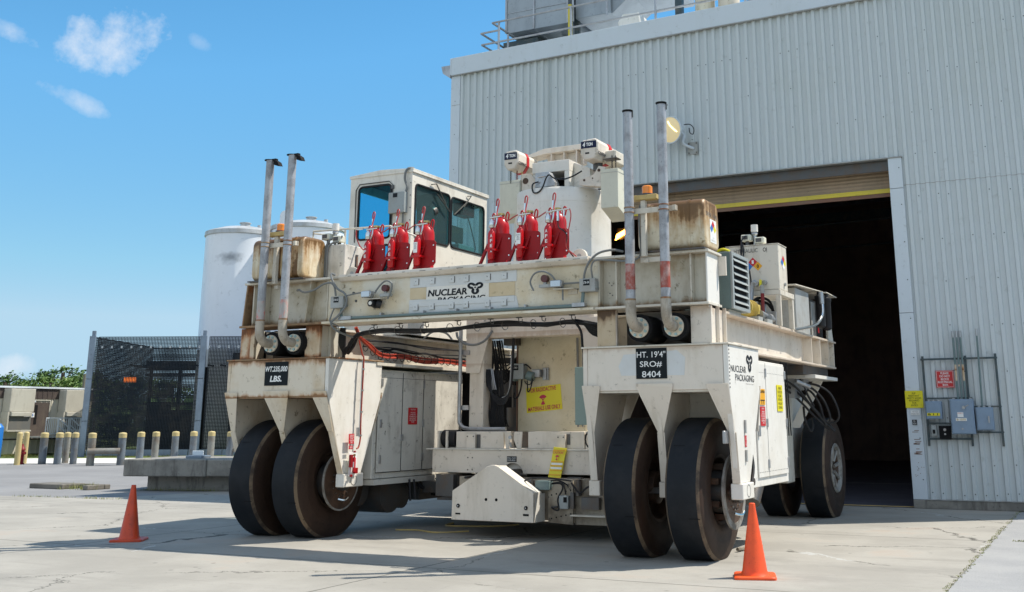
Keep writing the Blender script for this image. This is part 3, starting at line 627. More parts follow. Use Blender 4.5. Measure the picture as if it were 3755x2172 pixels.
k = MB(); k.plate([(-13.05, 29.94, 7.28), (-12.70, 29.94, 7.46), (-12.66, 29.94, 7.62), (-13.0, 29.94, 7.46)], (0, 0.04, 0)); k.build('lens', 'lamp', t)
k = MB(); k.prism([(29.99, 7.30), (30.3, 7.40), (30.3, 7.62), (29.99, 7.66)], 'x', -13.0, -12.6); k.tube([(-12.85, 30.2, 7.6), (-12.85, 30.2, 10.6)], 0.02, 6, 1); k.build('housing', 'steel', t)
# leader box on the roof corner
t = MB(); t.prism([(X0 - 0.04, 11.42), (X0 - 0.30, 11.60), (X0 - 0.36, 11.82), (X0 - 0.04, 11.82)], 'y', YW - 0.1, YW + 0.35)
t = t.build('gutter_box', 'galv', wh)
# roof railing and ducts
r = thing('roof_railing', (-14.95, 25.5, 12.0), 'galvanised two-rail guard railing along the warehouse roof edge', 'railing')
k = MB(); k.tube([(X1, 25.5, 13.50), (-14.95, 25.5, 13.23)], 0.032, 8, 1); k.tube([(-14.95, 25.5, 13.23), (-14.95, 26.9, 13.23)], 0.032, 8, 1); k.build('top_rail', 'galv', r)
k = MB(); k.tube([(X1, 25.5, 12.86), (-15.3, 25.5, 12.60)], 0.032, 8, 1); k.tube([(-15.33, 25.5, 12.96), (-14.7, 25.5, 12.97)], 0.032, 8, 1); k.tube([(-15.33, 25.5, 12.96), (-15.33, 27.0, 12.96)], 0.032, 8, 1); k.tube([(-15.3, 25.5, 12.6), (-15.3, 26.9, 12.6)], 0.03, 8, 1); k.build('mid_rail', 'galv', r)
for x in (-14.73, -12.38, -9.82, -7.3, -4.8, -2.3, 0.2):
    k = MB(); k.cyl((x, 25.5, 11.95), (x, 25.5, 13.24 + (x + 15) * 0.016), 0.034, seg=8); k.build('post', 'galv', r)
k = MB(); k.cyl((-14.7, 26.0, 11.95), (-14.7, 26.0, 13.0), 0.034, seg=8); k.build('post', 'galv', r)
d = thing('roof_duct', (-14, 28, 12), 'large grey sheet-metal air duct on the warehouse roof behind the railing', 'duct')
k = MB(); k.box(-15.35, -14.37, 27.0, 29.5, 13.46, 17); k.box(-14.36, -13.2, 27.004, 29.2, 13.46, 17); k.build('main_duct', 'duct', d, bevel=0.01)
k = MB(); k.box(-13.05, -11.9, 27.2, 29.3, 13.62, 16.5); k.prism([(-11.9, 13.62), (-11.3, 14.10), (-9.9, 14.10), (-9.9, 16.5), (-11.9, 16.5)], 'y', 27.3, 29); k.build('branch_duct', 'duct', d, bevel=0.01)
k = MB()
for x in (-15.33, -14.365, -13.22, -13.03, -11.92):
    k.box(x - 0.03, x + 0.03, 26.97, 27.0, 13.46, 17)
for z in (14.1, 14.9): k.box(-15.34, -13.2, 26.985, 26.999, z, z + .02)
k.build('duct_flange', 'galv', d)
k = MB(); k.box(-15.6, -14.4, 27.3, 29, 12.0, 13.3); k.box(-13.9, -13.6, 28, 29, 12, 13.4); k.build('plinth', 'strut', d)
k = MB(); k.box(-13.16, -13.06, 26.9, 27.0, 12.0, 14.0); k.build('yellow_post', 'ybar', d)
k = MB(); k.box(-13.19, -13.03, 27.4, 27.5, 12, 16.5); k.box(-9.8, -9.6, 27.0, 27.2, 12, 16.5); k.box(-9.6, -8.8, 27.3, 27.5, 13.9, 14.4); k.build('support_post', 'strut', d)
v = thing('roof_fan', (-10.9, 26.6, 12), 'small white hooded fan on the warehouse roof beside the duct', 'fan')
k = MB(); k.prism([(-11.2, 12.55), (-10.7, 12.5), (-10.55, 12.7), (-10.6, 13.05), (-11.1, 13.08), (-11.25, 12.85)], 'y', 26.2, 26.9); k.build('hood', 'clean', v, bevel=0.02)
k = MB(); k.cyl((-10.9, 26.5, 12), (-10.9, 26.5, 12.6), 0.15); k.build('pipe', 'galv', v)
v = thing('roof_pipework', (-7.2, 27, 12), 'cluster of weathered pipes and tanks on the warehouse roof at the top edge', 'pipes')
for i, (x, r_, mm) in enumerate(((-8.9, .28, 'tank'), (-8.2, .30, 'rustL'), (-7.5, .12, 'galv'), (-7.2, .18, 'pipe'), (-6.6, .2, 'galv'))):
    k = MB(); k.cyl((x, 27, 12), (x, 27, 14.3), r_, seg=16); k.build('vertical_pipe', mm, v)
k = MB(); k.tube([(-8.9, 26.7, 12.9), (-7.4, 26.7, 13.0), (-6.3, 26.6, 13.3)], 0.05); k.build('cross_pipe', 'gcond', v)
# ---------------------------------------------------------------- floodlight on the wall
t = thing('floodlight', (-8.6, YW, 8.5), 'round lit floodlight on a curved arm above the door, beside the exhaust pipe', 'lamp')
c = Vector((-9.02, 24.25, 8.93)); ax = Vector((-0.30, -0.93, -0.16)).normalized()
def disc_lathe(prof, c, ax, seg=28):
    kk = MB(); a = ax.orthogonal().normalized(); b = ax.cross(a); n = len(prof); vs = []
    for tt, r_ in prof:
        for i in range(seg): vs.append(c + ax * tt + (a * cos(2 * pi * i / seg) + b * sin(2 * pi * i / seg)) * max(r_, 1e-4))
    kk.add(vs, [(j * seg + i, j * seg + (i + 1) % seg, (j + 1) * seg + (i + 1) % seg, (j + 1) * seg + i) for j in range(n - 1) for i in range(seg)], True); return kk
disc_lathe([(0.05, 0.0), (0.05, 0.12), (0.03, 0.24), (0.0, 0.325)], c, ax).build('lens', 'lens', t)
bb = MB(); aa = ax.orthogonal().normalized(); b2 = ax.cross(aa)
bb.tube([c + ax * .06 + Vector((-.02, 0, .22)), c + ax * .065 + Vector((.05, -.01, .10)), c + ax * .065 + Vector((.17, -.02, -.03)), c + ax * .04 + Vector((.22, -.03, -.08))], .022, 8); bb.build('bulb_glare', 'glare', t)  # glowing strip in front of the lens stands for glare
disc_lathe([(0.012, 0.318), (0.016, 0.345), (-0.02, 0.352), (-0.03, 0.33), (-0.14, 0.26), (-0.26, 0.14), (-0.30, 0.10), (-0.42, 0.09), (-0.42, 0.0)], c, ax).build('housing', 'trim', t)
k = MB(); q = c - ax * 0.36; k.tube([q, q + Vector((0.12, 0.02, -0.16)), (-8.80, YW - 0.25, 8.62), (-8.62, YW - 0.10, 8.52), (-8.60, YW - 0.07, 8.51)], 0.038, 10); k.build('arm', 'trim', t)
k = MB(); k.box(-8.74, -8.48, YW - 0.068, YW - 0.044, 8.36, 8.68); k.build('wall_bracket', 'boxd', t, bevel=0.004)
k = MB()
for dx in (-.1, .1):
    for dz in (-.12, .12): k.cyl((-8.61 + dx, YW - 0.07, 8.52 + dz), (-8.61 + dx, YW - 0.085, 8.52 + dz), 0.018, seg=6)
k.build('bolts', 'steel', t)
k = MB(); q = c - ax * 0.1; k.tube([q + Vector((.3, 0, .1)), q + Vector((.42, .1, .12)), q + Vector((.52, .1, .0)), q + Vector((.5, .1, -.14)), q + Vector((.42, .1, -.1)), q + Vector((.4, .1, .03))], 0.012, 6); k.build('cable', 'blk', t)
# ---------------------------------------------------------------- electrical rack
t = thing('electrical_rack', (-2.7, YW - 0.1, 1.3), 'steel channel rack on the ribbed wall carrying three blue-grey electrical enclosures', 'electrical box')
k = MB(); YR = YW - 0.10
def ch(x0, x1, z0, z1, y=YR): k.box(x0, x1, y, y + 0.04, z0, z1)
ch(-3.485, -3.44, 1.30, 3.20, YR + 0.001); ch(-1.99, -1.945, 1.30, 3.22, YR + 0.001); ch(-2.60, -2.555, 1.30, 3.19, YR + 0.0012)
ch(-3.50, -1.93, 3.11, 3.15, YR - 0.042); ch(-3.46, -2.5, 2.28, 2.315, YR - 0.042); ch(-2.5, -1.93, 2.10, 2.135, YR - 0.042); ch(-2.5, -1.93, 1.57, 1.605, YR - .042); ch(-3.47, -2.56, 1.43, 1.47, YR - 0.042)
ch(-3.46, -2.9, 1.76, 1.79, YR - .042)
k.build('channel', 'strut', t)
for (x0, x1, z0, z1, dp) in ((-3.45, -3.12, 1.86, 2.235, .16), (-2.94, -2.47, 1.55, 2.27, .22), (-2.44, -2.10, 1.63, 2.10, .16)):
    k = MB(); k.box(x0, x1, YR - 0.05 - dp, YR - 0.045, z0, z1); e = k.build('enclosure', 'bluebox', t, bevel=0.006)
    k = MB(); k.box(x0 + .02, x1 - .02, YR - 0.065 - dp, YR - 0.0502 - dp, z0 + .02, z1 - .02); k.build('door', 'bluebox', e, bevel=0.004)
    k = MB()
    for xx in (x0 + .04, (x0 + x1) / 2 - .03, x1 - .09): k.box(xx, xx + .05, YR - .09, YR - .05, z1, z1 + .03)
    if dp > .2: k.cyl((x0 + .28, YR - .29, 2.10), (x0 + .28, YR - .33, 2.10), .035); k.tube([(x0 + .28, YR - .335, 2.1), (x0 + .38, YR - .345, 2.15)], .012, 6, 1); k.cyl((x0 + .22, YR - .29, 1.66), (x0 + .22, YR - .30, 1.66), .018)
    elif x1 > -2.2: k.box(x1 - .1, x1 - .075, YR - .25, YR - .225, 1.78, 1.92)
    k.build('latch', 'galv', e)
e = sign('label_plate', t, 'ysign', (-3.42, YR - .228, 1.93), .26, .06); text('B 1 1', e, 'ink', (-3.40, YR - .236, 1.94), .2, .04, bold=.02)
e = sign('label_plate', t, 'wtext', (-2.80, YR - .288, 1.90), .12, .10); text('PANEL 2', e, 'rsign', (-2.79, YR - .296, 1.97), .10, .02)
e = sign('label_plate', t, 'wtext', (-2.84, YR - .288, 1.82), .22, .06); text('B-1070', e, 'chan', (-2.82, YR - .296, 1.83), .18, .04, bold=.02)
k = MB(); k.box(-3.37, -3.27, YR - .15, YR - .05, 1.52, 1.74); k.build('switch_box', 'boxg', t, bevel=.004)
k = MB(); k.box(-3.345, -3.295, YR - .16, YR - .151, 1.56, 1.64); k.build('switch_toggle', 'dark', t)
k = MB(); k.box(-3.22, -2.98, YR - .13, YR - .05, 1.45, 1.72); k.build('receptacle_plate', 'dark', t, bevel=.004)
k = MB(); k.cyl((-3.1, YR - .131, 1.64), (-3.1, YR - .15, 1.64), .03); k.cyl((-3.1, YR - .131, 1.55), (-3.1, YR - .15, 1.55), .02); k.build('receptacle', 'galv', t)
for i, x in enumerate((-2.78, -2.705, -2.63)):
    k = MB(); k.tube([(x, YR - .08, 2.28), (x, YR - .08, 3.6)], .022, 8, 1); q = k.build('conduit', 'tealp', t)
    k = MB(); k.cyl((x, YR - .08, 3.58), (x, YR - .08, 3.72), .032, .03, 8); k.build('weather_head', 'galv', q)
    k = MB(); k.cyl((x, YR - .081, 2.66 + (.3 if i == 1 else 0)), (x, YR - .081, 3.0), .0228, seg=8); k.build('rust_patch', 'rusty', q)
k = MB(); k.tube([(-2.31, YR - .08, 2.1), (-2.29, YR - .08, 3.7)], .02, 8, 1); q = k.build('conduit', 'tealp', t)
k = MB(); k.cyl((-2.29, YR - .08, 3.6), (-2.29, YR - .08, 3.75), .03, .028, 8); k.build('weather_head', 'galv', q)
def wallsign(name, label, mat, tmat, x, z, w, h, s, border=True, bold=0.015, y=YW - 0.10, m=.1):
    k = MB(); k.box(x, x + w, y, y + 0.012, z, z + h); o = k.build(name, mat, origin=(x + w / 2, y, z)); tag(o, label, 'sign')
    text(s, o, tmat, (x + w * m, y - .001, z + h * .1), w * (1 - 2 * m), h * .8, bold=bold)
    if border:
        k = MB(); b = .012; yy = y - 0.003
        for a in ((x + b, x + w - b, z + b, z + b + .006), (x + b, x + w - b, z + h - b - .006, z + h - b), (x + b, x + b + .006, z + b, z + h - b), (x + w - b - .006, x + w - b, z + b, z + h - b)): k.box(a[0], a[1], yy, yy + .002, a[2], a[3])
        k.build('border', tmat, o)
    return o
wallsign('wall_sign', 'red sign reading please do not block electrical box, inside the channel rack', 'rsign', 'wtext', -3.21, 2.52, .37, .365, 'PLEASE\nDO NOT\nBLOCK\nELECTRICAL\nBOX')
wallsign('wall_sign', 'yellow sign reading slip resistant safety shoes required for entry, beside the door', 'ysign', 'ink', -3.89, 2.10, .375, .365, 'SLIP\nRESISTANT\nSAFETY SHOES\nREQUIRED\nFOR\nENTRY', border=False, bold=0.0)
wallsign('wall_sign', 'small white notice with grey print below the yellow safety shoes sign', 'wtext', 'boxd', -3.80, 1.95, .19, .10, 'NOTICE\nINSPECTED', border=False, bold=0)
wallsign('wall_sign', 'small black sticker on the door jamb below the white notice', 'ink', 'wtext', -3.78, 1.74, .10, .11, 'NO\nENTRY', border=False, bold=0)
k = MB()
for i in range(16):
    x = -3.80 + random.uniform(0, .06); z = 1.1 + random.uniform(0, .6); k.box(x, x + random.uniform(.05, .14), YW - .079, YW - .076, z, z + .012)
for i in range(12): x = -3.80 + random.uniform(0, .2); z = .6 + random.uniform(0, .5); k.box(x, x + .012, YW - .079, YW - .076, z, z + .015)
k.build('tape_residue', 'brbar', wh)
# ---------------------------------------------------------------- traffic cones
def cone(loc, rz, mat, label):
    t = thing('traffic_cone', loc, label, 'traffic cone', 'orange traffic cones'); x, y, z = loc
    k = MB(); k.lathe([(0.045, .175), (0.06, .165), (0.09, .150), (0.80, .043), (0.865, .036), (0.87, .028), (0.86, .0)], (x, y, 0), 'z', 32); k.build('cone_body', mat, t)
    k = MB(); s = .25
    pts = []
    for cx, cy, a0 in ((s - .05, s - .05, 0), (-s + .05, s - .05, 90), (-s + .05, -s + .05, 180), (s - .05, -s + .05, 270)):
        for i in range(5): a = RD(a0 + i * 22.5); pts.append((cx + .05 * cos(a), cy + .05 * sin(a)))
    P = [(x + px * cos(rz) - py * sin(rz), y + px * sin(rz) + py * cos(rz)) for px, py in pts]; P2 = [(x + (a - x) * .94, y + (b - y) * .94) for a, b in P]
    n = len(P); vs = [(a, b, .012) for a, b in P] + [(a, b, .036) for a, b in P] + [(a, b, .048) for a, b in P2]
    k.add(vs, [tuple(range(n - 1, -1, -1)), tuple(range(2 * n, 3 * n))] + [(i, (i + 1) % n, (i + 1) % n + n, i + n) for i in range(n)] + [(i + n, (i + 1) % n + n, (i + 1) % n + 2 * n, i + 2 * n) for i in range(n)])
    k.build('base_plate', mat, t)
cone((-4.0, 13.26, 0), RD(18), 'cone', 'bright orange traffic cone in front of the right wheel unit')
cone((-14.27, 13.08, 0), RD(33), 'coned', 'weathered dull orange traffic cone standing alone left of the vehicle')
# ---------------------------------------------------------------- left background: cage, bollards, blocks
def seg_at(px, d, z=0.0): return yd((px - 1400) / 2620 * (0.972 * d - .44 + .2357 * z), d, z)
def ydx(px, d): return (px - 1400) / 2620 * (0.972 * d - .44)
cg = thing('wire_mesh_cage', seg_at(202, 60), 'tall black wire mesh enclosure with blue-grey posts, left of the vehicle', 'cage')
CU0, CU1, CD, CZ = ydx(200, 61), ydx(640, 61), 61.0, 6.55
def yb(k, u0, u1, d0, d1, z0, z1):
    vs = [yd(u, d, z) for z in (z0, z1) for (u, d) in ((u0, d0), (u1, d0), (u1, d1), (u0, d1))]
    k.add(vs, [(0, 3, 2, 1), (4, 5, 6, 7), (0, 1, 5, 4), (1, 2, 6, 5), (2, 3, 7, 6), (3, 0, 4, 7)])
def panel(u0, u1, d, vert=False, st=.085, hz=.075):
    k = MB(); u = u0
    while u < u1:
        (yb(k, u - .016, u + .016, d, d + .02, .4, CZ) if not vert else yb(k, d, d + .02, u - .016, u + .016, .4, CZ)); u += st
    z = .4
    while z < CZ: 
        (yb(k, u0, u1, d + .02, d + .035, z - .018, z + .018) if not vert else yb(k, d + .02, d + .035, u0, u1, z - .018, z + .018)); z += hz
    for z in (.42, 1.6, 2.8, 4.0, 5.2, CZ): (yb(k, u0, u1, d + .035, d + .06, z - .02, z + .02) if not vert else yb(k, d + .035, d + .06, u0, u1, z - .02, z + .02))
    k.build('mesh_panel', 'mesh', cg)
U2 = ydx(480, 61)
panel(CU0 + .3, U2 - .02, CD); panel(U2 + .3, CU1, CD); panel(CD, CD + 9, CU0, True, .1, .1); panel(CU0, CU1, CD + 9, False, .1, .1)
for u in (CU0, U2, CU1):
    k = MB()
    for z0, z1 in ((.0, 1.9), (1.93, 4.2), (4.23, 6.6)): yb(k, u - .17, u + .17, CD - .12, CD - .02, z0, z1)
    yb(k, u - .1, u + .1, CD - .02, CD + .1, 0, 6.9); q = k.build('post', 'post', cg, bevel=.01)
    k = MB()
    for j in range(14):
        p = Vector(yd(u + (.06 if j % 2 else -.02), CD - .12, .4 + j * .45)); k.cyl(p, p - Vector(yd(0, .02)), .025, seg=6)
    k.build('bolts', 'post', q)
k = MB()
for j in range(26):
    u = CU0 + .5 + j * .55
    yb(k, u, u + .1, CD - .03, CD - .005, 5.92, 6.04)
k.build('clips', 'galv', cg)
k = MB(); j = 0; u = CU0 + .25
while u < CU1: yb(k, u, u + .9, CD - .08, CD - .03, .05, .38); u += .94
k.build('kick_plate', 'post', cg)
# equipment seen through the mesh
eq = thing('cage_equipment', seg_at(330, 66), 'dark equipment frame standing inside the wire mesh enclosure', 'equipment')
k = MB()
for u in (CU0 + 1.4, CU0 + 3.2, CU0 + 6.0, CU0 + 8.4): yb(k, u, u + .15, CD + 5, CD + 5.15, 0, 5.3)
for z in (2.9, 4.6, 4.9, 5.2): yb(k, CU0 + 1.2, CU0 + 8.6, CD + 4.9, CD + 5.0, z, z + .1)
for j in range(10): yb(k, CU0 + 1.4 + j * .75, CU0 + 1.48 + j * .75, CD + 2, CD + 7, 5.0, 5.12)
yb(k, CU0 + 1.8, CU0 + 3.0, CD + 4, CD + 4.8, .1, 3.0); yb(k, CU0 + 5.2, CU0 + 5.9, CD + 3, CD + 4, .1, 5.0); yb(k, CU0 + 7.2, CU0 + 11, CD + 2.5, CD + 6, 0, 5.8); yb(k, CU0 + .8, CU0 + 6.8, CD + 7.2, CD + 7.4, 0, 2.6); yb(k, CU0 + .8, CU0 + 6.8, CD + 6, CD + 7.4, 5.3, 5.5)
k.build('frame', 'dark', eq)
k = MB(); yb(k, CU0 + 1.1, CU0 + 1.75, CD + 2.0, CD + 2.2, 4.12, 4.40); k.build('beacon', glow('orange_cage_lamp', (1, .22, .03), 0.8), eq)
bl = [('blue-grey', 101.6, 50.5, .34), ('blue-grey', 139, 50.5, .32), ('olive', 158.5, 51.6, .30), ('blue-grey', 178, 50.3, .30)]
names = ['blue-grey yellow-capped bollard nearest the two yellow bollards', 'blue-grey yellow-capped bollard close before the stair of the beige office', 'dark olive yellow-capped bollard behind the blue-grey pair', 'slim blue-grey yellow-capped bollard between the office stair and the cage post']
GB = 'yellow-capped bollards in a row before the cage'
def bollard(px, d, r, mat, label, h=1.42):
    p = Vector(seg_at(px, d)); t = thing('bollard', p, label, 'bollard', GB)
    k = MB(); k.cyl(p, p + Vector((0, 0, h - .24)), r / 2, seg=18); k.build('tube', mat, t)
    k = MB(); k.lathe([(h - .24, r / 2 + .006), (h - .06, r / 2 + .006), (h - .02, r / 2 - .03), (h, 0)], p, 'z', 18); k.build('cap', 'cap', t)
    return t
for (c_, px, d, r), nm in zip(bl, names): bollard(px, d, r, 'boll' if c_ == 'blue-grey' else 'bolt_', nm)
row = [(219.6, 48.5, 'stained bollard at the left end of the horizontal pipe rail'), (294.5, 49.0, 'stained bollard at the right end of the horizontal pipe rail'), (340.5, 52, 'bollard behind the left end of the concrete block, first after the pipe rail'), (377.7, 53, 'bollard behind the concrete block, second after the pipe rail'), (426, 54, 'bollard behind the middle of the concrete block'), (471, 54, 'bollard just left of the second cage post'), (515, 54, 'bollard just right of the second cage post'), (562, 52, 'bollard touching the left tyre in the picture, right end of the row')]
for i, (px, d, nm) in enumerate(row): bollard(px, d, .33, 'boll' if i % 3 else 'bolt_', nm)
a, b = Vector(seg_at(219.6, 48.3, .62)), Vector(seg_at(294.5, 48.8, .62))
k = MB(); k.tube([a + Vector(yd(-.1, 0)), b], .13, 12, 1); t = k.build('pipe_rail', 'bolt_'); tag(t, 'horizontal rusty pipe rail joining two bollards near the cage', 'rail')
a = Vector(seg_at(562, 52, .6)); k = MB(); k.tube([a, a + Vector(yd(1.5, 0.2))], .13, 12, 1); t = k.build('pipe_rail', 'bolt_'); tag(t, 'short pipe rail stub at the bollard next to the left tyre', 'rail')
for px, d, nm in ((40, 49.6, 'nearer of two slim all-yellow bollards by the red hydrant'), (57, 51.3, 'farther of two slim all-yellow bollards, behind the red hydrant')):
    p = Vector(seg_at(px, d)); t = MB(); t.cyl(p, p + Vector((0, 0, 1.38)), .125, seg=16); t.lathe([(1.38, .125), (1.43, .09), (1.45, 0)], p, 'z', 16)
    tag(t.build('yellow_bollard', 'cap'), nm, 'bollard', 'two slim yellow bollards')
p = Vector(seg_at(49.5, 50.4)); t = thing('fire_hydrant', p, 'dark red fire hydrant standing between two slim yellow bollards', 'hydrant')
k = MB(); k.lathe([(0, .16), (.05, .16), (.06, .11), (.6, .11), (.62, .15), (.68, .15), (.72, .12), (.85, .05), (.9, .04), (.92, 0)], p, 'z', 16); k.build('barrel', 'hydr', t)
k = MB(); k.cyl(p + Vector((-.22, 0, .5)), p + Vector((.22, 0, .5)), .07); k.cyl(p + Vector((0, -.22, .45)), p + Vector((0, 0, .45)), .09); k.build('outlet', 'hydr', t)
# concrete block
t = thing('concrete_block', (-23.3, 23.6, 0), 'stained T-section concrete block with lifting eyes, left of the left tyre', 'concrete block')
a0 = RD(13.5); e1 = Vector((cos(a0), sin(a0), 0)); e2 = Vector((-sin(a0), cos(a0), 0)); o = Vector((-24.35, 22.78, 0))
def obx(k, o, e1, e2, a, b, c, d, z0, z1):
    vs = [o + e1 * u + e2 * w + Vector((0, 0, z)) for z in (z0, z1) for u, w in ((a, c), (b, c), (b, d), (a, d))]
    k.add(vs, [(0, 3, 2, 1), (4, 5, 6, 7), (0, 1, 5, 4), (1, 2, 6, 5), (2, 3, 7, 6), (3, 0, 4, 7)])
k = MB(); obx(k, o, e1, e2, 0, 2.9, 0, 1.8, 0, .40); k.build('footing', 'conc', t, bevel=.02)
k = MB(); obx(k, o, e1, e2, -.42, 2.1, -.55, 2.2, .40, .86); obx(k, o, e1, e2, 2.1, 3.4, -.50, 2.2, .41, .855); k.build('slab', 'conc', t, bevel=.025)
for u in (.95, 2.5):
    k = MB(); obx(k, o, e1, e2, u, u + .5, .3, .8, .86, .93); q = k.build('eye_plate', 'post', t, bevel=.01)
    k = MB(); obx(k, o, e1, e2, u + .05, u + .4, .55, .58, .93, 1.06); k.build('lifting_eye', 'trim', q, bevel=.01)
t = thing('manhole_frame', (-26.9, 22.5, 0), 'low open concrete manhole frame with weeds on the asphalt', 'manhole')
k = MB(); o2 = Vector((-28.6, 22.1, 0)); e1 = Vector((1, -.02, 0)); e2 = Vector((.1, 1, 0))
obx(k, o2, e1, e2, .3, 1.7, 0, .75, 0, .14); obx(k, o2, e1, e2, 1.7, 2.75, .55, .75, 0, .13); obx(k, o2, e1, e2, 2.55, 2.75, 0, .55, 0, .135); k.build('frame', 'slabk', t, bevel=.02)
# ---------------------------------------------------------------- silos
def silo(u, d, r, h, label):
    p = Vector(yd(u, d)); t = thing('silo', p, label, 'silo', 'two white silos behind the cage')
    k = MB(); k.lathe([(0, r), (h * .45, r), (h * .45 + .02, r + .015), (h * .45 + .1, r + .015), (h * .45 + .12, r), (h - .3, r)], p, 'z', 64); k.build('shell', 'silo', t)
    k = MB(); k.lathe([(h - .3, r + .01), (h - .26, r + .08), (h - .02, r + .06), (h + .06, r - .1), (h + .3, r * .6), (h + .42, r * .2), (h + .44, 0)], p, 'z', 64); k.build('roof', 'silot', t)
    k = MB(); k.lathe([(h + .35, .3), (h + .62, .3), (h + .64, .36), (h + .68, .36), (h + .7, 0)], p + Vector((.2, 0, 0)), 'z', 16); k.cyl(p + Vector((r * .5, .3, h + .1)), p + Vector((r * .5, .3, h + .5)), .12); k.build('vent', 'silot', t)
    return t, p
s1, p1 = silo(ydx(585, 66) * 1.028 - .12, 66, 2.16, 13.3, 'left white silo, mostly clear of the vehicle, with a black soot mark')
# soot mark burnt onto the shell: a patch of the paint round one point
sm_ = mt['silo'].copy(); sm_.name = 'sooted_silo_paint'; n_ = sm_.node_tree.nodes; l_ = sm_.node_tree.links; pr_ = n_['Principled BSDF']
src = pr_.inputs['Base Color'].links[0].from_socket
g_ = n_.new('ShaderNodeNewGeometry'); nn_ = n_.new('ShaderNodeTexNoise'); nn_.inputs['Scale'].default_value = 2.2; nn_.inputs['Detail'].default_value = 6; l_.new(g_.outputs['Position'], nn_.inputs['Vector'])
sb = n_.new('ShaderNodeVectorMath'); sb.operation = 'SUBTRACT'; l_.new(g_.outputs['Position'], sb.inputs[0]); sb.inputs[1].default_value = tuple(p1 + Vector(yd(.05, -2.15, 11.5)))
sc_ = n_.new('ShaderNodeVectorMath'); sc_.operation = 'MULTIPLY'; l_.new(sb.outputs[0], sc_.inputs[0]); sc_.inputs[1].default_value = (1, 1, 1.9)
ln = n_.new('ShaderNodeVectorMath'); ln.operation = 'LENGTH'; l_.new(sc_.outputs[0], ln.inputs[0])
ad = n_.new('ShaderNodeMath'); ad.operation = 'MULTIPLY_ADD'; l_.new(nn_.outputs['Fac'], ad.inputs[0]); ad.inputs[1].default_value = -1.3; l_.new(ln.outputs['Value'], ad.inputs[2])
mr_ = n_.new('ShaderNodeMapRange'); mr_.inputs[1].default_value = .25; mr_.inputs[2].default_value = -.55; mr_.inputs[4].default_value = .62; l_.new(ad.outputs[0], mr_.inputs[0])
mx_ = n_.new('ShaderNodeMixRGB'); l_.new(mr_.outputs[0], mx_.inputs[0]); l_.new(src, mx_.inputs[1]); mx_.inputs[2].default_value = (.03, .035, .04, 1); l_.new(mx_.outputs[0], pr_.inputs['Base Color'])
for c_ in s1.children:
    if c_.name.startswith('shell'): c_.data.materials[0] = sm_
s2, p2 = silo(ydx(757, 66) * 1.028 - .30, 66, 2.24, 13.65, 'right white silo partly hidden behind the rusty fuel tank and cab')
k = MB(); c0 = p2 + Vector(yd(-.9, -2.10, 13.75)); k.cyl(c0 + Vector((0, 0, .3)), c0 + Vector(yd(0, -.06, .3)), .33, seg=20, smooth=False); yy = MB()
vs = [c0 + Vector(yd(a, b, z)) for z in (-.7, .3) for a, b in ((-.33, 0), (.33, 0), (.33, -.06), (-.33, -.06))]; k.add(vs, [(0, 1, 2, 3), (4, 5, 6, 7), (0, 1, 5, 4), (1, 2, 6, 5), (2, 3, 7, 6), (3, 0, 4, 7)]); k.build('lifting_lug', 'silo', s2)
# ---------------------------------------------------------------- beige office
O0 = Vector(yd(ydx(0, 62.5), 62.5)); O1 = Vector(yd(ydx(212, 67.5), 67.5)); OE = (O1 - O0).normalized(); ON = Vector((-OE.y, OE.x, 0)); OL = (O1 - O0).length
of = thing('office_building', (O0 + O1) / 2, 'low beige sided office with brown fascia, far left beyond the bollards', 'building')
def op(s, t, z): return O0 + OE * s + ON * t + Vector((0, 0, z))
def ob(k, s0, s1, t0, t1, z0, z1):
    k.mark(); vs = [op(s, t, z) for z in (z0, z1) for (s, t) in ((s0, t0), (s1, t0), (s1, t1), (s0, t1))]
    k.add(vs, [(0, 3, 2, 1), (4, 5, 6, 7), (0, 1, 5, 4), (1, 2, 6, 5), (2, 3, 7, 6), (3, 0, 4, 7)])
def S(px): return OL * (px / 212.0) * (1 - .08 * (1 - px / 212.0))
k = MB(); ob(k, -9, OL, 0, 9, .1, 3.75); s = -9
while s < OL: ob(k, s, s + .06, -.03, 0, .1, 3.2); s += .36
k.build('siding', 'office', of)
k = MB(); ob(k, -9.05, OL + .02, -.06, -.031, 3.2, 3.8); s = -9
while s < OL: ob(k, s, s + .04, -.08, -.06, 3.2, 3.8); s += .32
ob(k, -9, OL + .02, -.045, -.031, .88, .96); ob(k, OL, OL + .02, -.03, 9, 3.2, 3.8); k.build('fascia', 'brown', of)
k = MB(); ob(k, -9.2, OL + .15, -.15, 9.2, 3.8, 3.9); k.build('roof', 'trim', of)
for px in (-4, 134):
    u = S(px); k = MB(); ob(k, u - .2, u + 1.35, -.75, -.09, 2.45, 3.74); q = k.build('air_conditioner', 'acbox', of, bevel=.02)
    k = MB(); ob(k, u - .1, u + 1.2, -.85, -.1, 2.2, 2.44); k.build('louvre', 'acbox', q, bevel=.02)
    k = MB(); ob(k, u - .1, u + 1.25, -.70, -.1, 1.45, 2.18); k.build('grille', 'acg', q)
    k = MB(); ob(k, u - .25, u - .15, -.74, -.1, 1.4, 2.45); ob(k, u - .2, u + 1.3, -.74, -.1, 1.36, 1.44); k.split('case', 'acbox', q)
u = S(63); k = MB(); ob(k, u, u + 1.15, -.05, -.005, 1.05, 3.0); q = k.build('door', 'brown', of, bevel=.01)
k = MB(); ob(k, u + .2, u + .38, -.062, -.051, 1.75, 2.85); k.build('door_window', 'dark', q)
k = MB(); ob(k, u - .06, u, -.07, 0, 1.05, 3.1); ob(k, u + 1.15, u + 1.21, -.07, 0, 1.05, 3.1); ob(k, u - .06, u + 1.21, -.07, 0, 3.1, 3.16); k.build('door_frame', 'acbox', of)
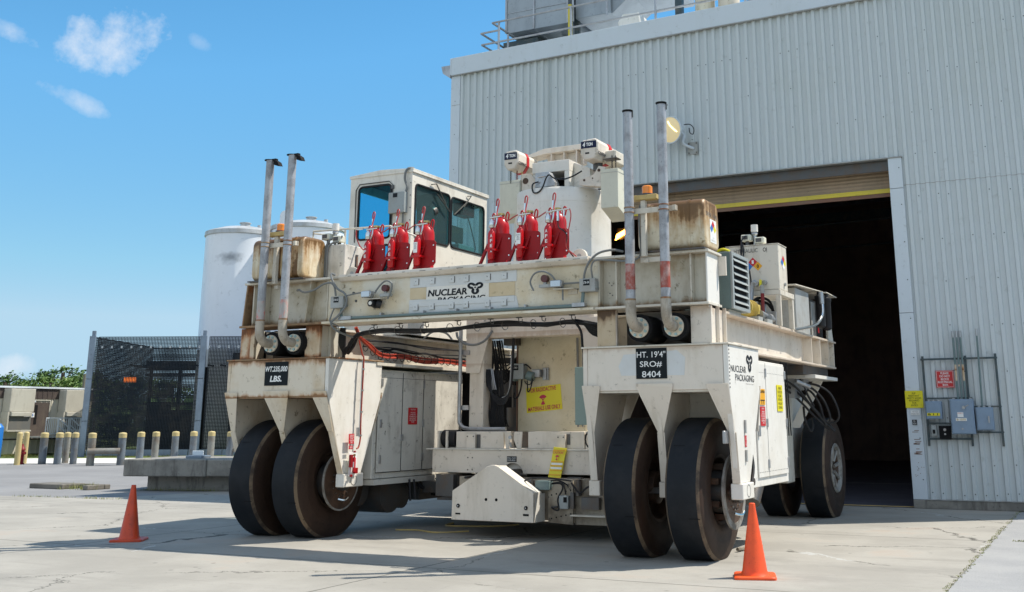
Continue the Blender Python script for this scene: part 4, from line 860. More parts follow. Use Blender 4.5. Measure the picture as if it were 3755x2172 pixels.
q = sign('number_sign', of, 'wtext', op(S(38), -.06, 2.15), .85, .26, ux=OE); text('784-131S', q, 'bsign', op(S(38) + .06, -.075, 2.21), .73, .15, ux=OE, bold=.02)
k = MB(); ob(k, S(53), S(53) + .3, -.3, -.05, 3.0, 3.1); k.build('door_lamp', 'trim', of)
def stairs(sa, label):
    st = thing('metal_stairs', op(sa, -1.5, 0), label, 'stairs', 'white metal stairs at the beige office')
    k = MB(); ob(k, sa, sa + 1.6, -2.0, -.1, 1.0, 1.08); k.build('landing', 'boxd', st)
    for j in range(5): k = MB(); ob(k, sa + 1.65 + .28 * j, sa + 1.93 + .28 * j, -2.0, -.9, .84 - j * .19, .9 - j * .19); k.build('step', 'trim', st)
    k = MB()
    for uu, dd in ((sa, -2), (sa + .8, -2), (sa + 1.6, -2), (sa + 1.6, -.9)): ob(k, uu, uu + .04, dd, dd + .04, .0, 2.1)
    ob(k, sa, sa + 1.6, -2, -1.96, 2.08, 2.13); ob(k, sa, sa + 1.6, -2, -1.96, 1.2, 1.24); u = sa
    while u < sa + 1.6: ob(k, u, u + .02, -2, -1.98, 1.2, 2.1); u += .12
    for tt in (-2.0, -.9):
        a, b = op(sa + 1.6, tt, 2.1), op(sa + 3.1, tt, 1.0); k.tube([a, b], .035, 6, 1); k.tube([a - Vector((0, 0, .4)), b - Vector((0, 0, .4))], .025, 6, 1); k.tube([b, (b.x, b.y, 0)], .03, 6, 1)
    k.build('railing', 'trim', st)
stairs(S(48), 'white metal landing and stairs below the brown door of the beige office')
stairs(S(105), 'white metal landing and stairs right of the door stairs, under the right air conditioner')
t = MB(); p = Vector(yd(ydx(-17, 60), 60)); t.cyl(p, p + Vector((0, 0, 1.6)), .35, seg=18); t.lathe([(1.6, .35), (1.8, .2), (1.82, 0)], p, 'z', 18); tag(t.build('blue_drum', 'bsign'), 'blue drum at the left edge before the beige office', 'drum')
# utility pole
p = Vector(yd(ydx(192, 110), 110)); t = thing('utility_pole', p, 'wooden utility pole with cross arm rising before the trees', 'utility pole')
k = MB(); k.cyl(p, p + Vector((0, 0, 6.6)), .22, .17, 10); k.build('pole', 'pole', t)
k = MB(); yb(k, ydx(186, 110), ydx(198, 110), 109.8, 109.9, 5.1, 5.25); k.build('cross_arm', 'pole', t)
# ---------------------------------------------------------------- trees
def leafmat(nm, a, b):
    m, n, l, pr = base_mat(nm); g = n.new('ShaderNodeNewGeometry'); q = n.new('ShaderNodeMixRGB'); q.inputs[1].default_value = L4(a); q.inputs[2].default_value = L4(b)
    t = n.new('ShaderNodeTexNoise'); t.inputs['Scale'].default_value = .9; t.inputs['Detail'].default_value = 4; l.new(g.outputs['Position'], t.inputs['Vector'])
    r = n.new('ShaderNodeMapRange'); r.inputs[1].default_value = .35; r.inputs[2].default_value = .65; l.new(t.outputs['Fac'], r.inputs[0]); l.new(r.outputs[0], q.inputs[0]); l.new(q.outputs[0], pr.inputs['Base Color']); pr.inputs['Roughness'].default_value = .7
    return m
LM = [leafmat('pine_leaves', (.045, .10, .022), (.09, .155, .035)), leafmat('bright_leaves', (.08, .15, .025), (.13, .20, .04))]
def tree(px, d, h, w, kind, label):
    p = Vector(yd(ydx(px, d), d)); t = thing('pine_tree' if kind == 0 else 'broadleaf_tree', p, label, 'tree', 'trees behind the beige office')
    k = MB(); k.tube([p, p + Vector((.1, .1, h * .5)), p + Vector((.2, -.1, h * .95))], .2, 8, 3)
    tips = []
    for i in range(16):
        z = h * random.uniform(.35, .97); a = random.uniform(0, 2 * pi); rr = w * (1.05 - abs(z / h - .62) * 1.5) * random.uniform(.45, 1)
        q = p + Vector((cos(a) * rr, sin(a) * rr, z + random.uniform(0, .6))); k.tube([p + Vector((0, 0, z * .8)), q], .05, 5, 1); tips.append((q, random.uniform(.55, 1.1)))
    tips.append((p + Vector((.1, 0, h)), .6))
    k.build('trunk', 'bark', t)
    c = MB()
    for q, r in tips:
        for i in range(70):
            o = Vector((random.gauss(0, 1), random.gauss(0, 1), random.gauss(0, .55))) * r * .55 + q
            n = Vector((random.gauss(0, 1), random.gauss(0, 1), random.gauss(0, 1) + .7)).normalized(); a = n.orthogonal().normalized(); b = n.cross(a); s = random.uniform(.10, .26)
            c.add([o - a * s, o - b * s * .6, o + a * s, o + b * s * .6], [(0, 1, 2, 3)])
    c.build('crown', LM[kind], t)
TR = [(-40, 118, 8.4, 3.2, 0), (-6, 112, 8.2, 2.6, 0), (22, 122, 7.8, 2.8, 1), (48, 110, 6.6, 2.4, 1), (66, 126, 8.4, 2.8, 0), (92, 116, 8.3, 2.7, 1), (112, 124, 9.4, 3.0, 0), (136, 120, 9.6, 3.0, 0), (158, 114, 8.2, 2.6, 1), (178, 126, 9.2, 2.8, 0), (200, 118, 7.9, 2.4, 1), (222, 124, 9.0, 3.0, 0), (262, 130, 8.4, 3.2, 0), (310, 126, 8.8, 3.2, 0), (360, 132, 8.6, 3.2, 1), (410, 128, 8.2, 3.0, 0)]
TL = ['dark pine cut by the left edge of the photo', 'dark pine just inside the left edge of the photo', 'light green tree near the left edge, in front of taller pines', 'short light green tree in the dip of the tree line', 'dark pine rising right of the dip in the tree line', 'light green tree left of the highest pines', 'tall dark pine, left one of the highest pair in the tree line', 'tall dark pine, right one of the highest pair in the tree line', 'light green tree just right of the highest pines', 'tall dark pine left of the utility pole', 'light green tree right behind the utility pole', 'dark pine beside the left cage post', 'dark pine seen through the left of the wire mesh cage', 'dark pine seen through the middle of the wire mesh cage', 'light green tree seen through the wire mesh cage', 'dark pine seen through the right of the wire mesh cage']
for a, l_ in zip(TR, TL): tree(a[0], a[1], a[2] - 2.0, a[3], a[4], l_)
k = MB()
for i in range(2200):
    u = random.uniform(-75, -10); d = random.uniform(120, 150); o = Vector(yd(u, d, random.uniform(0, 4.3))); n = Vector((random.gauss(0, 1), random.gauss(0, 1), random.gauss(0, 1) + .7)).normalized(); a = n.orthogonal().normalized(); b = n.cross(a); s = random.uniform(.4, 1.0)
    k.add([o - a * s, o - b * s * .7, o + a * s, o + b * s * .7], [(0, 1, 2, 3)])
k.build('undergrowth', LM[0])['kind'] = 'stuff'
# ================================================================ the transporter
T = thing('straddle_transporter', (-8.93, 18.0, 0), 'huge white four-legged nuclear cask transporter on slick tyres, filling the middle', 'vehicle')
XZ = dict(ux=(1, 0, 0), uz=(0, 0, 1)); YZ = dict(ux=(0, 1, 0), uz=(0, 0, 1))
# ---- wheels
def wheel(x0, w, yc, kind, label=None):
    R, zc = .965, .93; o = (x0, yc, zc)
    h = MB()
    if kind == 'dish':
        h.lathe([(w - .03, .47), (w - .05, .43), (w - .20, .38), (w - .22, .24), (w - .05, .22), (w - .02, .16), (w - .02, 0)], o, 'x', 36); h.lathe([(.02, .47), (.10, .40), (.12, .12), (.02, 0)], o, 'x', 36)
        hm = 'hub'
    else:
        h.lathe([(w - .02, .475), (w + .004, .455), (w - .01, .41), (w - .06, .38), (w - .14, .34), (w - .14, 0)], o, 'x', 36, mats=[0, 0, 0, 1, 1]); h.lathe([(.02, .47), (.10, .40), (.12, .12), (.02, 0)], o, 'x', 36)
        for j in range(8):
            a = j * pi / 4 + .2; p = Vector(o) + Vector((w - .09, cos(a) * .14, sin(a) * .14)); q = Vector(o) + Vector((w - .05, cos(a) * .38, sin(a) * .38)); h.tube([p, q], .035, 6, 1)
        hm = 'rimw'
    W_ = h.build('wheel', [hm, 'hub'], T)
    if label: W_['label'] = label
    t = MB()
    pr = [(.05, .45), (.02, .50), (.0, .58), (.006, .60), (0, .62), (.006, .66), (0, .68), (0, .74), (.01, .80), (.02, .86), (.035, .915), (.07, .957), (.11, .965)]
    half = [1] * 10 + [2, 0]; full = pr + [(w - a, b) for a, b in pr[::-1]]
    t.lathe(full, o, 'x', 72, mats=half + [0] + half[::-1])
    for v in t.v:
        if v.z < 0.05: v.x += (.03 if v.x > x0 + w / 2 else -.03) * (1 - max(0, v.z) / .05) * .6
        if v.z < 0.012: v.z = 0.012
    ty = t.build('tyre', ['tread', 'side', 'tan'], W_)
    g = MB()   # cuts in the tread
    for a in (RD(200), RD(142), RD(238)):
        c = Vector((x0, yc + cos(a) * .965, zc + sin(a) * .965)); tg = Vector((0, -sin(a), cos(a))) * .006; nrm = Vector((0, cos(a), sin(a))) * .003; e = x0 + w * (.93 if a > 3 else .5); s_ = e - w * .28
        g.add([(s_, (c + nrm - tg).y, (c + nrm - tg).z), (e, (c + nrm - tg).y, (c + nrm - tg).z), (e, (c + nrm + tg).y, (c + nrm + tg).z), (s_, (c + nrm + tg).y, (c + nrm + tg).z)], [(0, 1, 2, 3)])
    g.build('tread_cut', 'dark', W_)
    return W_
wRO = wheel(-5.40, .55, 14.77, 'dish'); wRI = wheel(-6.31, .55, 14.77, 'dish')
wLO = wheel(-12.23, .59, 14.90, 'dish'); wLI = wheel(-13.14, .58, 14.90, 'dish')
wheel(-5.41, .55, 21.97, 'spoke'); wheel(-6.28, .55, 21.97, 'dish'); wheel(-13.0, .55, 21.97, 'dish'); wheel(-12.2, .55, 21.97, 'dish')
for W_, x, yc, r in ((wRO, -4.72, 14.77, .50), (wLO, -11.50, 14.85, .47)):
    k = MB(); w_ = .09 if x > -8 else .025; k.lathe([(0, 0), (0, r), (.03, r), (.03, r - w_), (.022, r - w_), (.022, .0)], (x, yc, .9), 'x', 48, mats=[0, 0, 0, 0, 1]); k.build('brake_disc', ['rimw', 'hub'], W_)
    k = MB(); k.cyl((x - .25, yc, .9), (x + .02, yc, .9), .30, seg=24); k.cyl((x + .02, yc, .9), (x + .12, yc, .9), .15, seg=20); k.build('hub', 'steel', W_)
    k = MB()
    for j in range(14):
        a = j * 2 * pi / 14; k.cyl((x + .022, yc + cos(a) * .24, .9 + sin(a) * .24), (x + .045, yc + cos(a) * .24, .9 + sin(a) * .24), .014, seg=6)
    k.tube([(x + .05, yc - .1, .62), (x + .12, yc - .02, .60), (x + .13, yc + .06, .64)], .018, 6); k.build('wheel_nuts', 'chrome', W_)
k = MB()
for j in range(7):
    a = j * 2 * pi / 7; k.box(-4.96, -4.80, 14.77 + cos(a) * .34 - .06, 14.77 + cos(a) * .34 + .06, .9 + sin(a) * .34 - .04, .9 + sin(a) * .34 + .04)
k.build('brake_caliper', 'hub', wRO)
# ---- front leg units (fork boxes)
def fork(x0, W_, gm, pm, side, legmid, mirror_rust):
    yf, yb_ = 14.06, 15.52; ym = side
    k = MB(); k.box(x0 + .075, x0 + W_ - .075, yf, yb_, 2.26, 2.86); q = k.build('fork_box', gm, T, bevel=.008)
    k = MB(); k.box(x0 - .02, x0 + W_ + .02, yf - .025, yb_ + .02, 2.861, 2.885); k.build('top_flange', mirror_rust, q, bevel=.004)
    k = MB(); k.box(x0 + .08, x0 + W_ - .08, yf + .02, yb_ - .02, 2.235, 2.259); k.build('bottom_flange', mirror_rust, q)
    def legprof(zt): return [(yf, zt), (yf + .01, 2.30), (ym - .25, 1.03), (ym + .25, 1.03), (yb_ - .02, 2.24), (yb_, zt)]
    for i, (u, zt) in enumerate(((0, 2.86), (legmid, 2.233), (W_ - .07, 2.86))):
        k = MB(); k.prism(legprof(zt) if i != 1 else [(yf + .02, 2.233), (ym - .22, 1.03), (ym + .22, 1.03), (yb_ - .02, 2.233)], 'x', x0 + u, x0 + u + .07); lg = k.build('leg_plate', pm if i == 2 else gm, T, bevel=.006)
        # tapering gusset down the front and rear edges
        c = x0 + u + .035; wl, wr = ((.02, .25), (.27, .27), (.25, .02))[i]
        if i == 1: pts = [(c - .27, yf - .03, 2.355), (c + .27, yf - .03, 2.355), (c + .27, yf - .02, 2.30), (c + .045, yf + .19, 1.70), (c - .045, yf + .19, 1.70), (c - .27, yf - .02, 2.30)]
        elif i == 0: pts = [(c - .035, yf - .03, 2.34), (c + .24, yf - .03, 2.34), (c + .24, yf - .02, 2.29), (c + .06, yf + .19, 1.70), (c - .035, yf + .19, 1.70)]
        else: pts = [(c - .27, yf - .03, 2.34), (c + .037, yf - .03, 2.34), (c + .037, yf + .19, 1.70), (c - .06, yf + .19, 1.70), (c - .27, yf - .02, 2.29)]
        k = MB(); k.plate(pts, (0, -.018, 0)); k.build('front_gusset', gm, lg, bevel=.004)
        k = MB(); e = .055; k.plate([(c - e, yf + .19, 1.698), (c + e, yf + .19, 1.698), (c + e, ym - .25, 1.03), (c - e, ym - .25, 1.03)], (0, -.014, 0)); k.build('edge_strip', gm, lg, bevel=.003)
        k = MB(); pts = [(a, yb_ + (yf - b) + (.0 if True else 0), z) for a, b, z in pts]; k.plate(pts, (0, .014, 0)); k.build('rear_gusset', gm, lg)
        k = MB(); k.box(c - .085, c + .085, ym - .26, ym + .26, .82, 1.028); hb = k.build('hub_block', pm if i == 2 else gm, lg, bevel=.01)
        if i == 2:
            k = MB(); 
            for j in range(24):
                a, b = j * 2 * pi / 24, (j + 1) * 2 * pi / 24; xx = c + .087
                k.add([(xx, ym + cos(a) * .085, .925 + sin(a) * .085), (xx, ym + cos(b) * .085, .925 + sin(b) * .085), (xx, ym + cos(b) * .075, .925 + sin(b) * .075), (xx, ym + cos(a) * .075, .925 + sin(a) * .075)], [(0, 1, 2, 3)])
            k.build('axle_ring', 'steel', hb)
    k = MB(); k.box(x0 + .1, x0 + W_ - .1, ym - .05, ym + .05, .86, .94); k.build('axle', 'steel', T)
    return q
fL = fork(-13.37, 2.15, 'rustL', 'clean', 14.78, 1.065, 'rustbar')
fR = fork(-6.66, 2.17, 'white', 'clean', 14.60, 1.07, 'shade')
# painted side of the box over the leg plate carries bolts on its edge
k = MB()
for j in range(12): k.cyl((-4.49, 14.10, 2.84 - j * .05), (-4.484, 14.10, 2.84 - j * .05), .012, seg=6)
k.build('edge_rivets', 'steel', T)
# small brackets on the right leg plate, catch near the tyre
k = MB(); k.box(-4.489, -4.465, 14.66, 14.71, 1.68, 1.86); k.box(-4.489, -4.465, 14.66, 14.71, 1.30, 1.46); k.split('leg_bracket', 'boxd', T, bevel=.003)
k = MB(); k.box(-4.61, -4.57, 14.05, 14.22, 1.55, 1.72); k.build('catch_plate', 'galv', T, bevel=.01)
# ---- necks above the forks
def neck(x0, x1, gm, pw, L):
    k = MB()
    for a, b in ((x0, x0 + pw), (x1 - pw, x1)):
        k.box(a, b, 14.07, 14.13, 2.887, 3.40)
    k.split('neck_plate', gm, T, bevel=.004)
    k = MB()
    for xx in (x0 + .01, x1 - .03):
        k.box(xx, xx + .02, 14.131, 14.62, 2.887, 3.40)
    for yy in (14.30, 14.60): k.box(x1 - .008, x1 + .04, yy, yy + .02, 2.887, 3.40); k.box(x0 - .04, x0 + .008, yy, yy + .02, 2.887, 3.40)
    k.box(x0 + .12, x0 + .14, 14.13, 14.4, 2.887, 3.40) if False else None
    k.split('neck_rib', 'sect' if L else 'white', T)
    k = MB(); k.box(x0 + .03, x1 - .03, 14.75, 14.80, 2.887, 3.40); k.box(x0 + .03, x0 + .05, 14.62, 14.75, 2.887, 3.4); k.box(x1 - .055, x1 - .035, 14.14, 14.75, 2.887, 3.4); k.build('neck_dark_fill', 'dark', T)  # dark fill put in for the shade inside the neck opening
    k = MB(); k.box(x0 - .05, x1 + .06, 14.0, 14.66, 3.4005, 3.4045) if False else k.box(x0 + .22, x1 - .24, 14.64, 15.1, 2.887, 3.4); k.build('slew_housing', 'steel', T)
neck(-13.13, -11.44, 'rusty', .30, True); neck(-6.43, -4.71, 'white', .30, False)
k = MB(); k.box(-6.425, -6.14, 14.062, 14.0695, 2.89, 3.398); k.build('rust_stain', 'tanr', T)
# ---- front beam
fb = MB(); fb.box(-11.25, -6.38, 14.0, 14.50, 3.44, 4.13); fb = fb.build('front_beam', 'cream', T, bevel=.006)
k = MB(); k.box(-12.98, -11.251, 14.13, 14.48, 3.44, 4.13); k.box(-6.379, -4.74, 14.13, 14.48, 3.44, 4.13); k.split('beam_end_web', 'sect', fb)
k = MB(); k.box(-13.02, -11.0, 13.95, 14.54, 4.131, 4.165); k.box(-6.5, -4.68, 13.95, 14.54, 4.131, 4.165); k.build('top_flange', 'shade', fb, bevel=.004)
k = MB(); k.prism([(13.975, 4.07), (13.94, 4.085), (13.90, 4.14), (13.915, 4.185), (14.54, 4.185), (14.54, 4.131), (13.999, 4.131), (13.999, 4.09)], 'x', -10.99, -6.501); q = k.build('top_lip', 'white', fb, bevel=.004)
k = MB(); x = -10.8
while x < -6.7: w = random.uniform(.03, .16); k.box(x, x + w, 13.899, 13.9015, 4.145, 4.152); x += w + random.uniform(.08, .3)
k.build('lip_slots', 'steel', q)
k = MB(); k.box(-13.08, -11.3, 13.95, 14.54, 3.405, 3.439); k.build('bottom_flange', 'rustbar', fb, bevel=.003)
k = MB(); k.box(-11.299, -6.42, 13.91, 14.50, 3.40, 3.439); k.build('bottom_flange', 'cream', fb, bevel=.003)
k = MB(); k.box(-6.419, -4.70, 13.95, 14.54, 3.405, 3.439); k.build('bottom_flange', 'shade', fb, bevel=.003)
for x, dx in ((-12.84, 0), (-12.60, 0), (-11.62, .10), (-11.27, 0), (-6.37, 0), (-6.10, 0), (-4.97, 0)):
    k = MB(); k.plate([(x - dx, 13.985, 3.44), (x - dx + .022, 13.985, 3.44), (x + .022, 13.985, 4.13), (x, 13.985, 4.13)], (0, .144, 0)); k.build('stiffener', 'sect', fb, bevel=.002)
k = MB(); k.plate([(-13.05, 13.98, 3.44), (-13.03, 13.98, 3.44), (-12.96, 13.98, 4.13), (-12.99, 13.98, 4.13)], (0, .5, 0)); k.build('end_plate', 'rustbar', fb)
k = MB(); k.plate([(-4.738, 13.98, 3.44), (-4.715, 13.98, 3.44), (-4.715, 13.99, 4.13), (-4.738, 13.99, 4.13)], (0, .50, 0)); k.build('end_plate', 'clean', fb, bevel=.004)
k = MB(); k.box(-4.713, -4.60, 14.47, 14.50, 3.85, 4.12); k.box(-4.70, -4.62, 14.50, 14.502, 3.86, 4.1); k.build('side_bracket', 'white', fb)
# lettering on the beam
q = sign('paint_band', T, 'band', (-9.64, 13.997, 3.90), 1.92, .165); 
k = MB(); k.plate([(-9.65, 13.997, 3.50), (-7.68, 13.997, 3.50), (-7.72, 13.997, 3.675), (-9.64, 13.997, 3.71)], (0, -.004, 0)); q2 = k.build('paint_band', 'band', T)
k = MB(); k.box(-9.635, -9.335, 13.9925, 13.9965, 3.72, 3.895); k.box(-8.195, -7.75, 13.9925, 13.9965, 3.69, 3.895); k.split('bare_patch', 'tanp', T)
pl = sign('logo_panel', T, 'clean', (-9.33, 13.997, 3.66), 1.13, .26, t=.003)
text('NUCLEAR', pl, 'ink', (-9.30, 13.993, 3.745), .72, .105, bold=.035, lean=.12, off=.002)
text('PACKAGING', pl, 'ink', (-9.12, 13.993, 3.64), .86, .085, bold=.03, lean=.12, off=.002)
k = MB(); k.box(-9.64, -7.75, 13.985, 13.991, 3.60, 3.685); k.build('overpaint_strip', 'band', q2)
knot(pl, 'ink', (-8.44, 13.992, 3.845), .30, .21, off=.002)
k = MB()
for x in (-9.52, -9.22, -8.86, -8.60, -8.22, -7.93):
    for z in (3.59, 3.99): k.box(x - .045, x + .045, 13.975, 13.993, z - .05, z + .05)
lp = k.split('pad_plates', 'band', T, bevel=.004)
k = MB()
for x in (-9.52, -9.22, -8.86, -8.60, -8.22, -7.93):
    for z in (3.59, 3.99): k.box(x + .046, x + .052, 13.98, 13.994, z - .05, z + .045); k.cyl((x, 13.974, z + .005), (x, 13.97, z + .005), .007, seg=6)
k.build('pad_marks', 'steel', lp)
# signs on the fork boxes
s = sign('weight_sign', T, 'signk', (-12.54, 14.055, 2.44), .49, .385); text('WT.235,000', s, 'wtext', (-12.53, 14.048, 2.65), .47, .105, bold=.03, lean=.15); text('LBS.', s, 'wtext', (-12.42, 14.048, 2.50), .25, .10, bold=.04, lean=.15)
s = sign('height_sign', T, 'signk', (-5.83, 14.055, 2.42), .46, .42)
for tx, x, z, w, h in (("HT. 19'4\"", -5.815, 2.71, .43, .085), ('SRO#', -5.77, 2.575, .33, .085), ('8404', -5.74, 2.44, .28, .085)):
    text(tx, s, 'wtext', (x, 14.048, z), w, h, bold=.006)
text('NUCLEAR', fR, 'ink', (-4.4895, 14.16, 2.50), .70, .09, bold=.0, **YZ); text('PACKAGING', fR, 'ink', (-4.4895, 14.35, 2.385), .88, .09, bold=.0, **YZ); knot(fR, 'ink', (-4.4895, 15.04, 2.66), .32, .27, **YZ); text('A Pacific Nuclear Company', fR, 'fade', (-4.4895, 14.83, 2.34), .38, .022, **YZ)
k = MB(); k.plate([(-6.06, 14.0585, 2.47), (-5.12, 14.0585, 2.46), (-5.10, 14.0585, 2.70), (-5.22, 14.0585, 2.80), (-6.02, 14.0585, 2.76), (-6.10, 14.0585, 2.60)], (0, -.0015, 0)); k.build('touch_up_paint', 'band', T)
k = MB(); k.box(-4.94, -4.92, 20.75, 21.1, 3.40, 4.1); k.build('accumulator_panel', 'boxd', T)
# ---- side beams
for s_, xf, xw, mat in ((1, -4.71, -4.89, 'white'), (-1, -13.1, -12.9, 'shade'), (1, -11.45, -11.62, 'shade'), (-1, -6.40, -6.22, 'shade')):
    a, b = min(xw, xw - .03 * s_), max(xw, xw - .03 * s_); k = MB(); k.box(a, b, 14.65, 21.7, 2.87, 3.34); q = k.build('side_beam', mat, T)
    f0, f1 = min(xf, xf - .36 * s_), max(xf, xf - .36 * s_)
    k = MB(); k.box(f0, f1, 14.63, 21.85, 3.341, 3.375); k.box(f0, f1, 14.62 if s_ < 0 else 15.1, 21.75, 2.838, 2.869); k.split('flange', mat, q, bevel=.003)
    k = MB(); g0, g1 = min(xf - .01 * s_, xw), max(xf - .01 * s_, xw)
    for y in (14.66, 19.82, 20.50, 21.20, 21.66): k.box(g0, g1, y, y + .025, 2.87, 3.34)
    k.split('stiffener', mat, q)
k = MB(); k.box(-4.735, -4.72, 14.03, 14.64, 3.37, 3.40); k.box(-4.74, -4.715, 14.135, 14.16, 2.89, 3.36); k.build('corner_gusset', 'white', T)
k = MB(); k.box(-11.6, -6.3, 21.2, 21.75, 2.87, 3.9); k.build('rear_beam', 'shade', T, bevel=.01)
k = MB(); k.box(-12.9, -11.63, 15.0, 21.6, 3.376, 3.40); k.box(-6.2, -4.72, 15.0, 21.6, 3.376, 3.382); k.split('deck_plate', 'shade', T)
k = MB(); k.box(-12.85, -11.62, 14.8, 21.5, 2.84, 2.86); k.box(-6.2, -4.92, 14.8, 21.5, 2.835, 2.86); k.split('soffit_plate', 'steel', T)
# ---- cabinets between the wheels
def cabinet(x, y0, y1, z0, z1, dep, side, mat, ndoor):
    k = MB(); k.box(*( (x - dep, x) if side > 0 else (x, x + dep)), y0, y1, z0, z1); c = k.build('engine_cabinet', mat, T, bevel=.008)
    return c
cR = cabinet(-4.67, 15.38, 17.56, .90, 2.74, 1.4, 1, 'clean', 2)
for a, b in ((15.84, 16.375), (16.39, 17.49)):
    k = MB(); k.box(-4.668, -4.645, a, b, 1.03, 2.70); d = k.build('cabinet_door', 'clean', cR, bevel=.005)
k = MB()
for y in (16.33, 17.46):
    for z in (1.15, 1.75, 2.5): k.box(-4.646, -4.625, y, y + .05, z, z + .13)
k.box(-4.646, -4.615, 15.86, 15.92, 1.62, 1.78); k.split('door_hinges', 'galv', cR, bevel=.003)
k = MB(); k.box(-4.644, -4.643, 16.377, 16.388, 1.0, 2.72); y = 15.86
while y < 17.4: k.box(-4.6445, -4.643, y, y + .05, 2.56, 2.564); k.box(-4.6445, -4.643, y, y + .05, 1.10, 1.106); y += .09
k.build('door_seam', 'steel', cR)
s = sign('caution_sign', cR, 'osign', (-4.640, 15.99, 2.08), .29, .235, **YZ); text('CAUTION', s, 'ink', (-4.634, 16.01, 2.255), .25, .04, bold=.03, **YZ)
k = MB(); k.box(-4.633, -4.632, 16.02, 16.25, 2.14, 2.155); k.box(-4.633, -4.632, 16.08, 16.10, 2.09, 2.14); k.box(-4.633, -4.632, 16.18, 16.20, 2.09, 2.14); k.build('pictogram', 'ink', s)
s = sign('caution_sign', cR, 'rsign', (-4.640, 16.0, 1.77), .26, .285, **YZ); text('CAUTION', s, 'wtext', (-4.634, 16.06, 2.015), .14, .022, **YZ); text('THIS ENGINE\nCOMPARTMENT\nIS EQUIPPED WITH\nAN AUTOMATIC\nFIRE SUPPRESSION\nSYSTEM', s, 'wtext', (-4.634, 16.03, 1.80), .20, .19, **YZ)
s = sign('hearing_sign', cR, 'ysign', (-4.640, 16.97, 1.99), .33, .41, **YZ); text('HEARING\nPROTECTION\nREQUIRED\nWITHIN 50FT\nWHILE UNIT\nIS RUNNING', s, 'ink', (-4.634, 17.01, 2.03), .25, .34, **YZ)
s = sign('red_notice', T, 'rsign', (-4.4885, 14.66, 1.50), .085, .15, **YZ); text('TAGS\nDO NOT\nPULL\nDURING\nOPERATION', s, 'wtext', (-4.482, 14.67, 1.515), .065, .12, **YZ)
k = MB(); k.tube([(-4.62, 15.3, .95), (-4.60, 15.38, 1.2), (-4.62, 15.34, 1.45)], .03, 6); k.cyl((-4.64, 15.42, 1.0), (-4.60, 15.42, 1.0), .05); k.build('latch_arm', 'steel', T)
cL = cabinet(-12.6, 15.45, 18.35, .90, 2.74, 1.28, -1, 'cab2', 3)
for a, b, z0 in ((15.55, 16.27, 1.0), (16.30, 16.94, 1.0), (16.97, 18.2, 1.0)):
    k = MB(); k.box(-11.321, -11.30, a, b, z0, 2.69); k.build('cabinet_door', 'cab2', cL, bevel=.005)
k = MB()
for y in (15.62, 16.93):
    for z in (1.15, 1.75, 2.45): k.box(-11.302, -11.28, y, y + .045, z, z + .14)
k.box(-11.302, -11.27, 16.26, 16.31, 1.52, 1.63); k.split('door_hinges', 'galv', cL, bevel=.003)
k = MB()
for y in (15.54, 16.285, 16.955, 18.21): k.box(-11.3005, -11.2985, y - .006, y + .006, 1.0, 2.70)
for a, b in ((15.54, 16.28), (16.29, 18.2)): k.box(-11.3005, -11.2985, a, b, .995, 1.007); k.box(-11.3005, -11.2985, a, b, 2.60, 2.606)
k.build('door_seam', 'dark', cL)
s = sign('caution_sign', cL, 'rsign', (-11.298, 16.47, 1.80), .285, .295, **YZ); text('CAUTION', s, 'wtext', (-11.292, 16.53, 2.05), .16, .025, **YZ); text('THIS ENGINE\nCOMPARTMENT\nIS EQUIPPED WITH\nAN AUTOMATIC\nFIRE SUPPRESSION\nSYSTEM', s, 'wtext', (-11.292, 16.50, 1.83), .22, .19, **YZ)
k = MB(); k.box(-12.5, -11.20, 15.35, 18.6, 2.80, 2.85); k.build('cable_tray', 'shade', T)
k = MB(); k.box(-12.5, -11.28, 15.48, 19.0, .80, .89); k.build('cabinet_skid', 'cab2', T)
k = MB(); k.cyl((-12.3, 16.3, .62), (-11.5, 16.3, .62), .33, seg=20); k.cyl((-12.3, 16.8, .55), (-11.6, 16.8, .55), .22, seg=16); k.box(-12.5, -11.5, 17.2, 18.5, .45, .8); k.cyl((-12.2, 15.6, .7), (-11.65, 15.6, .7), .25, seg=18); k.split('drive_motor', 'steel', T)
k = MB(); k.box(-12.4, -11.5, 19.2, 20.6, .3, .85); k.cyl((-5.9, 16.6, .6), (-5.9, 17.6, .6), .3); k.cyl((-5.3, 17.6, .55), (-5.3, 17.9, .9), .12, .14); k.split('gearbox', 'steel', T)
k = MB(); k.tube([(-11.35, 16.9, .75), (-11.2, 17.2, .6), (-11.25, 17.5, .72), (-11.3, 17.9, .8)], .035); k.tube([(-11.3, 17.3, .55), (-11.2, 17.8, .5), (-11.3, 18.3, .6)], .02); k.split('brake_hose', 'blk', T)
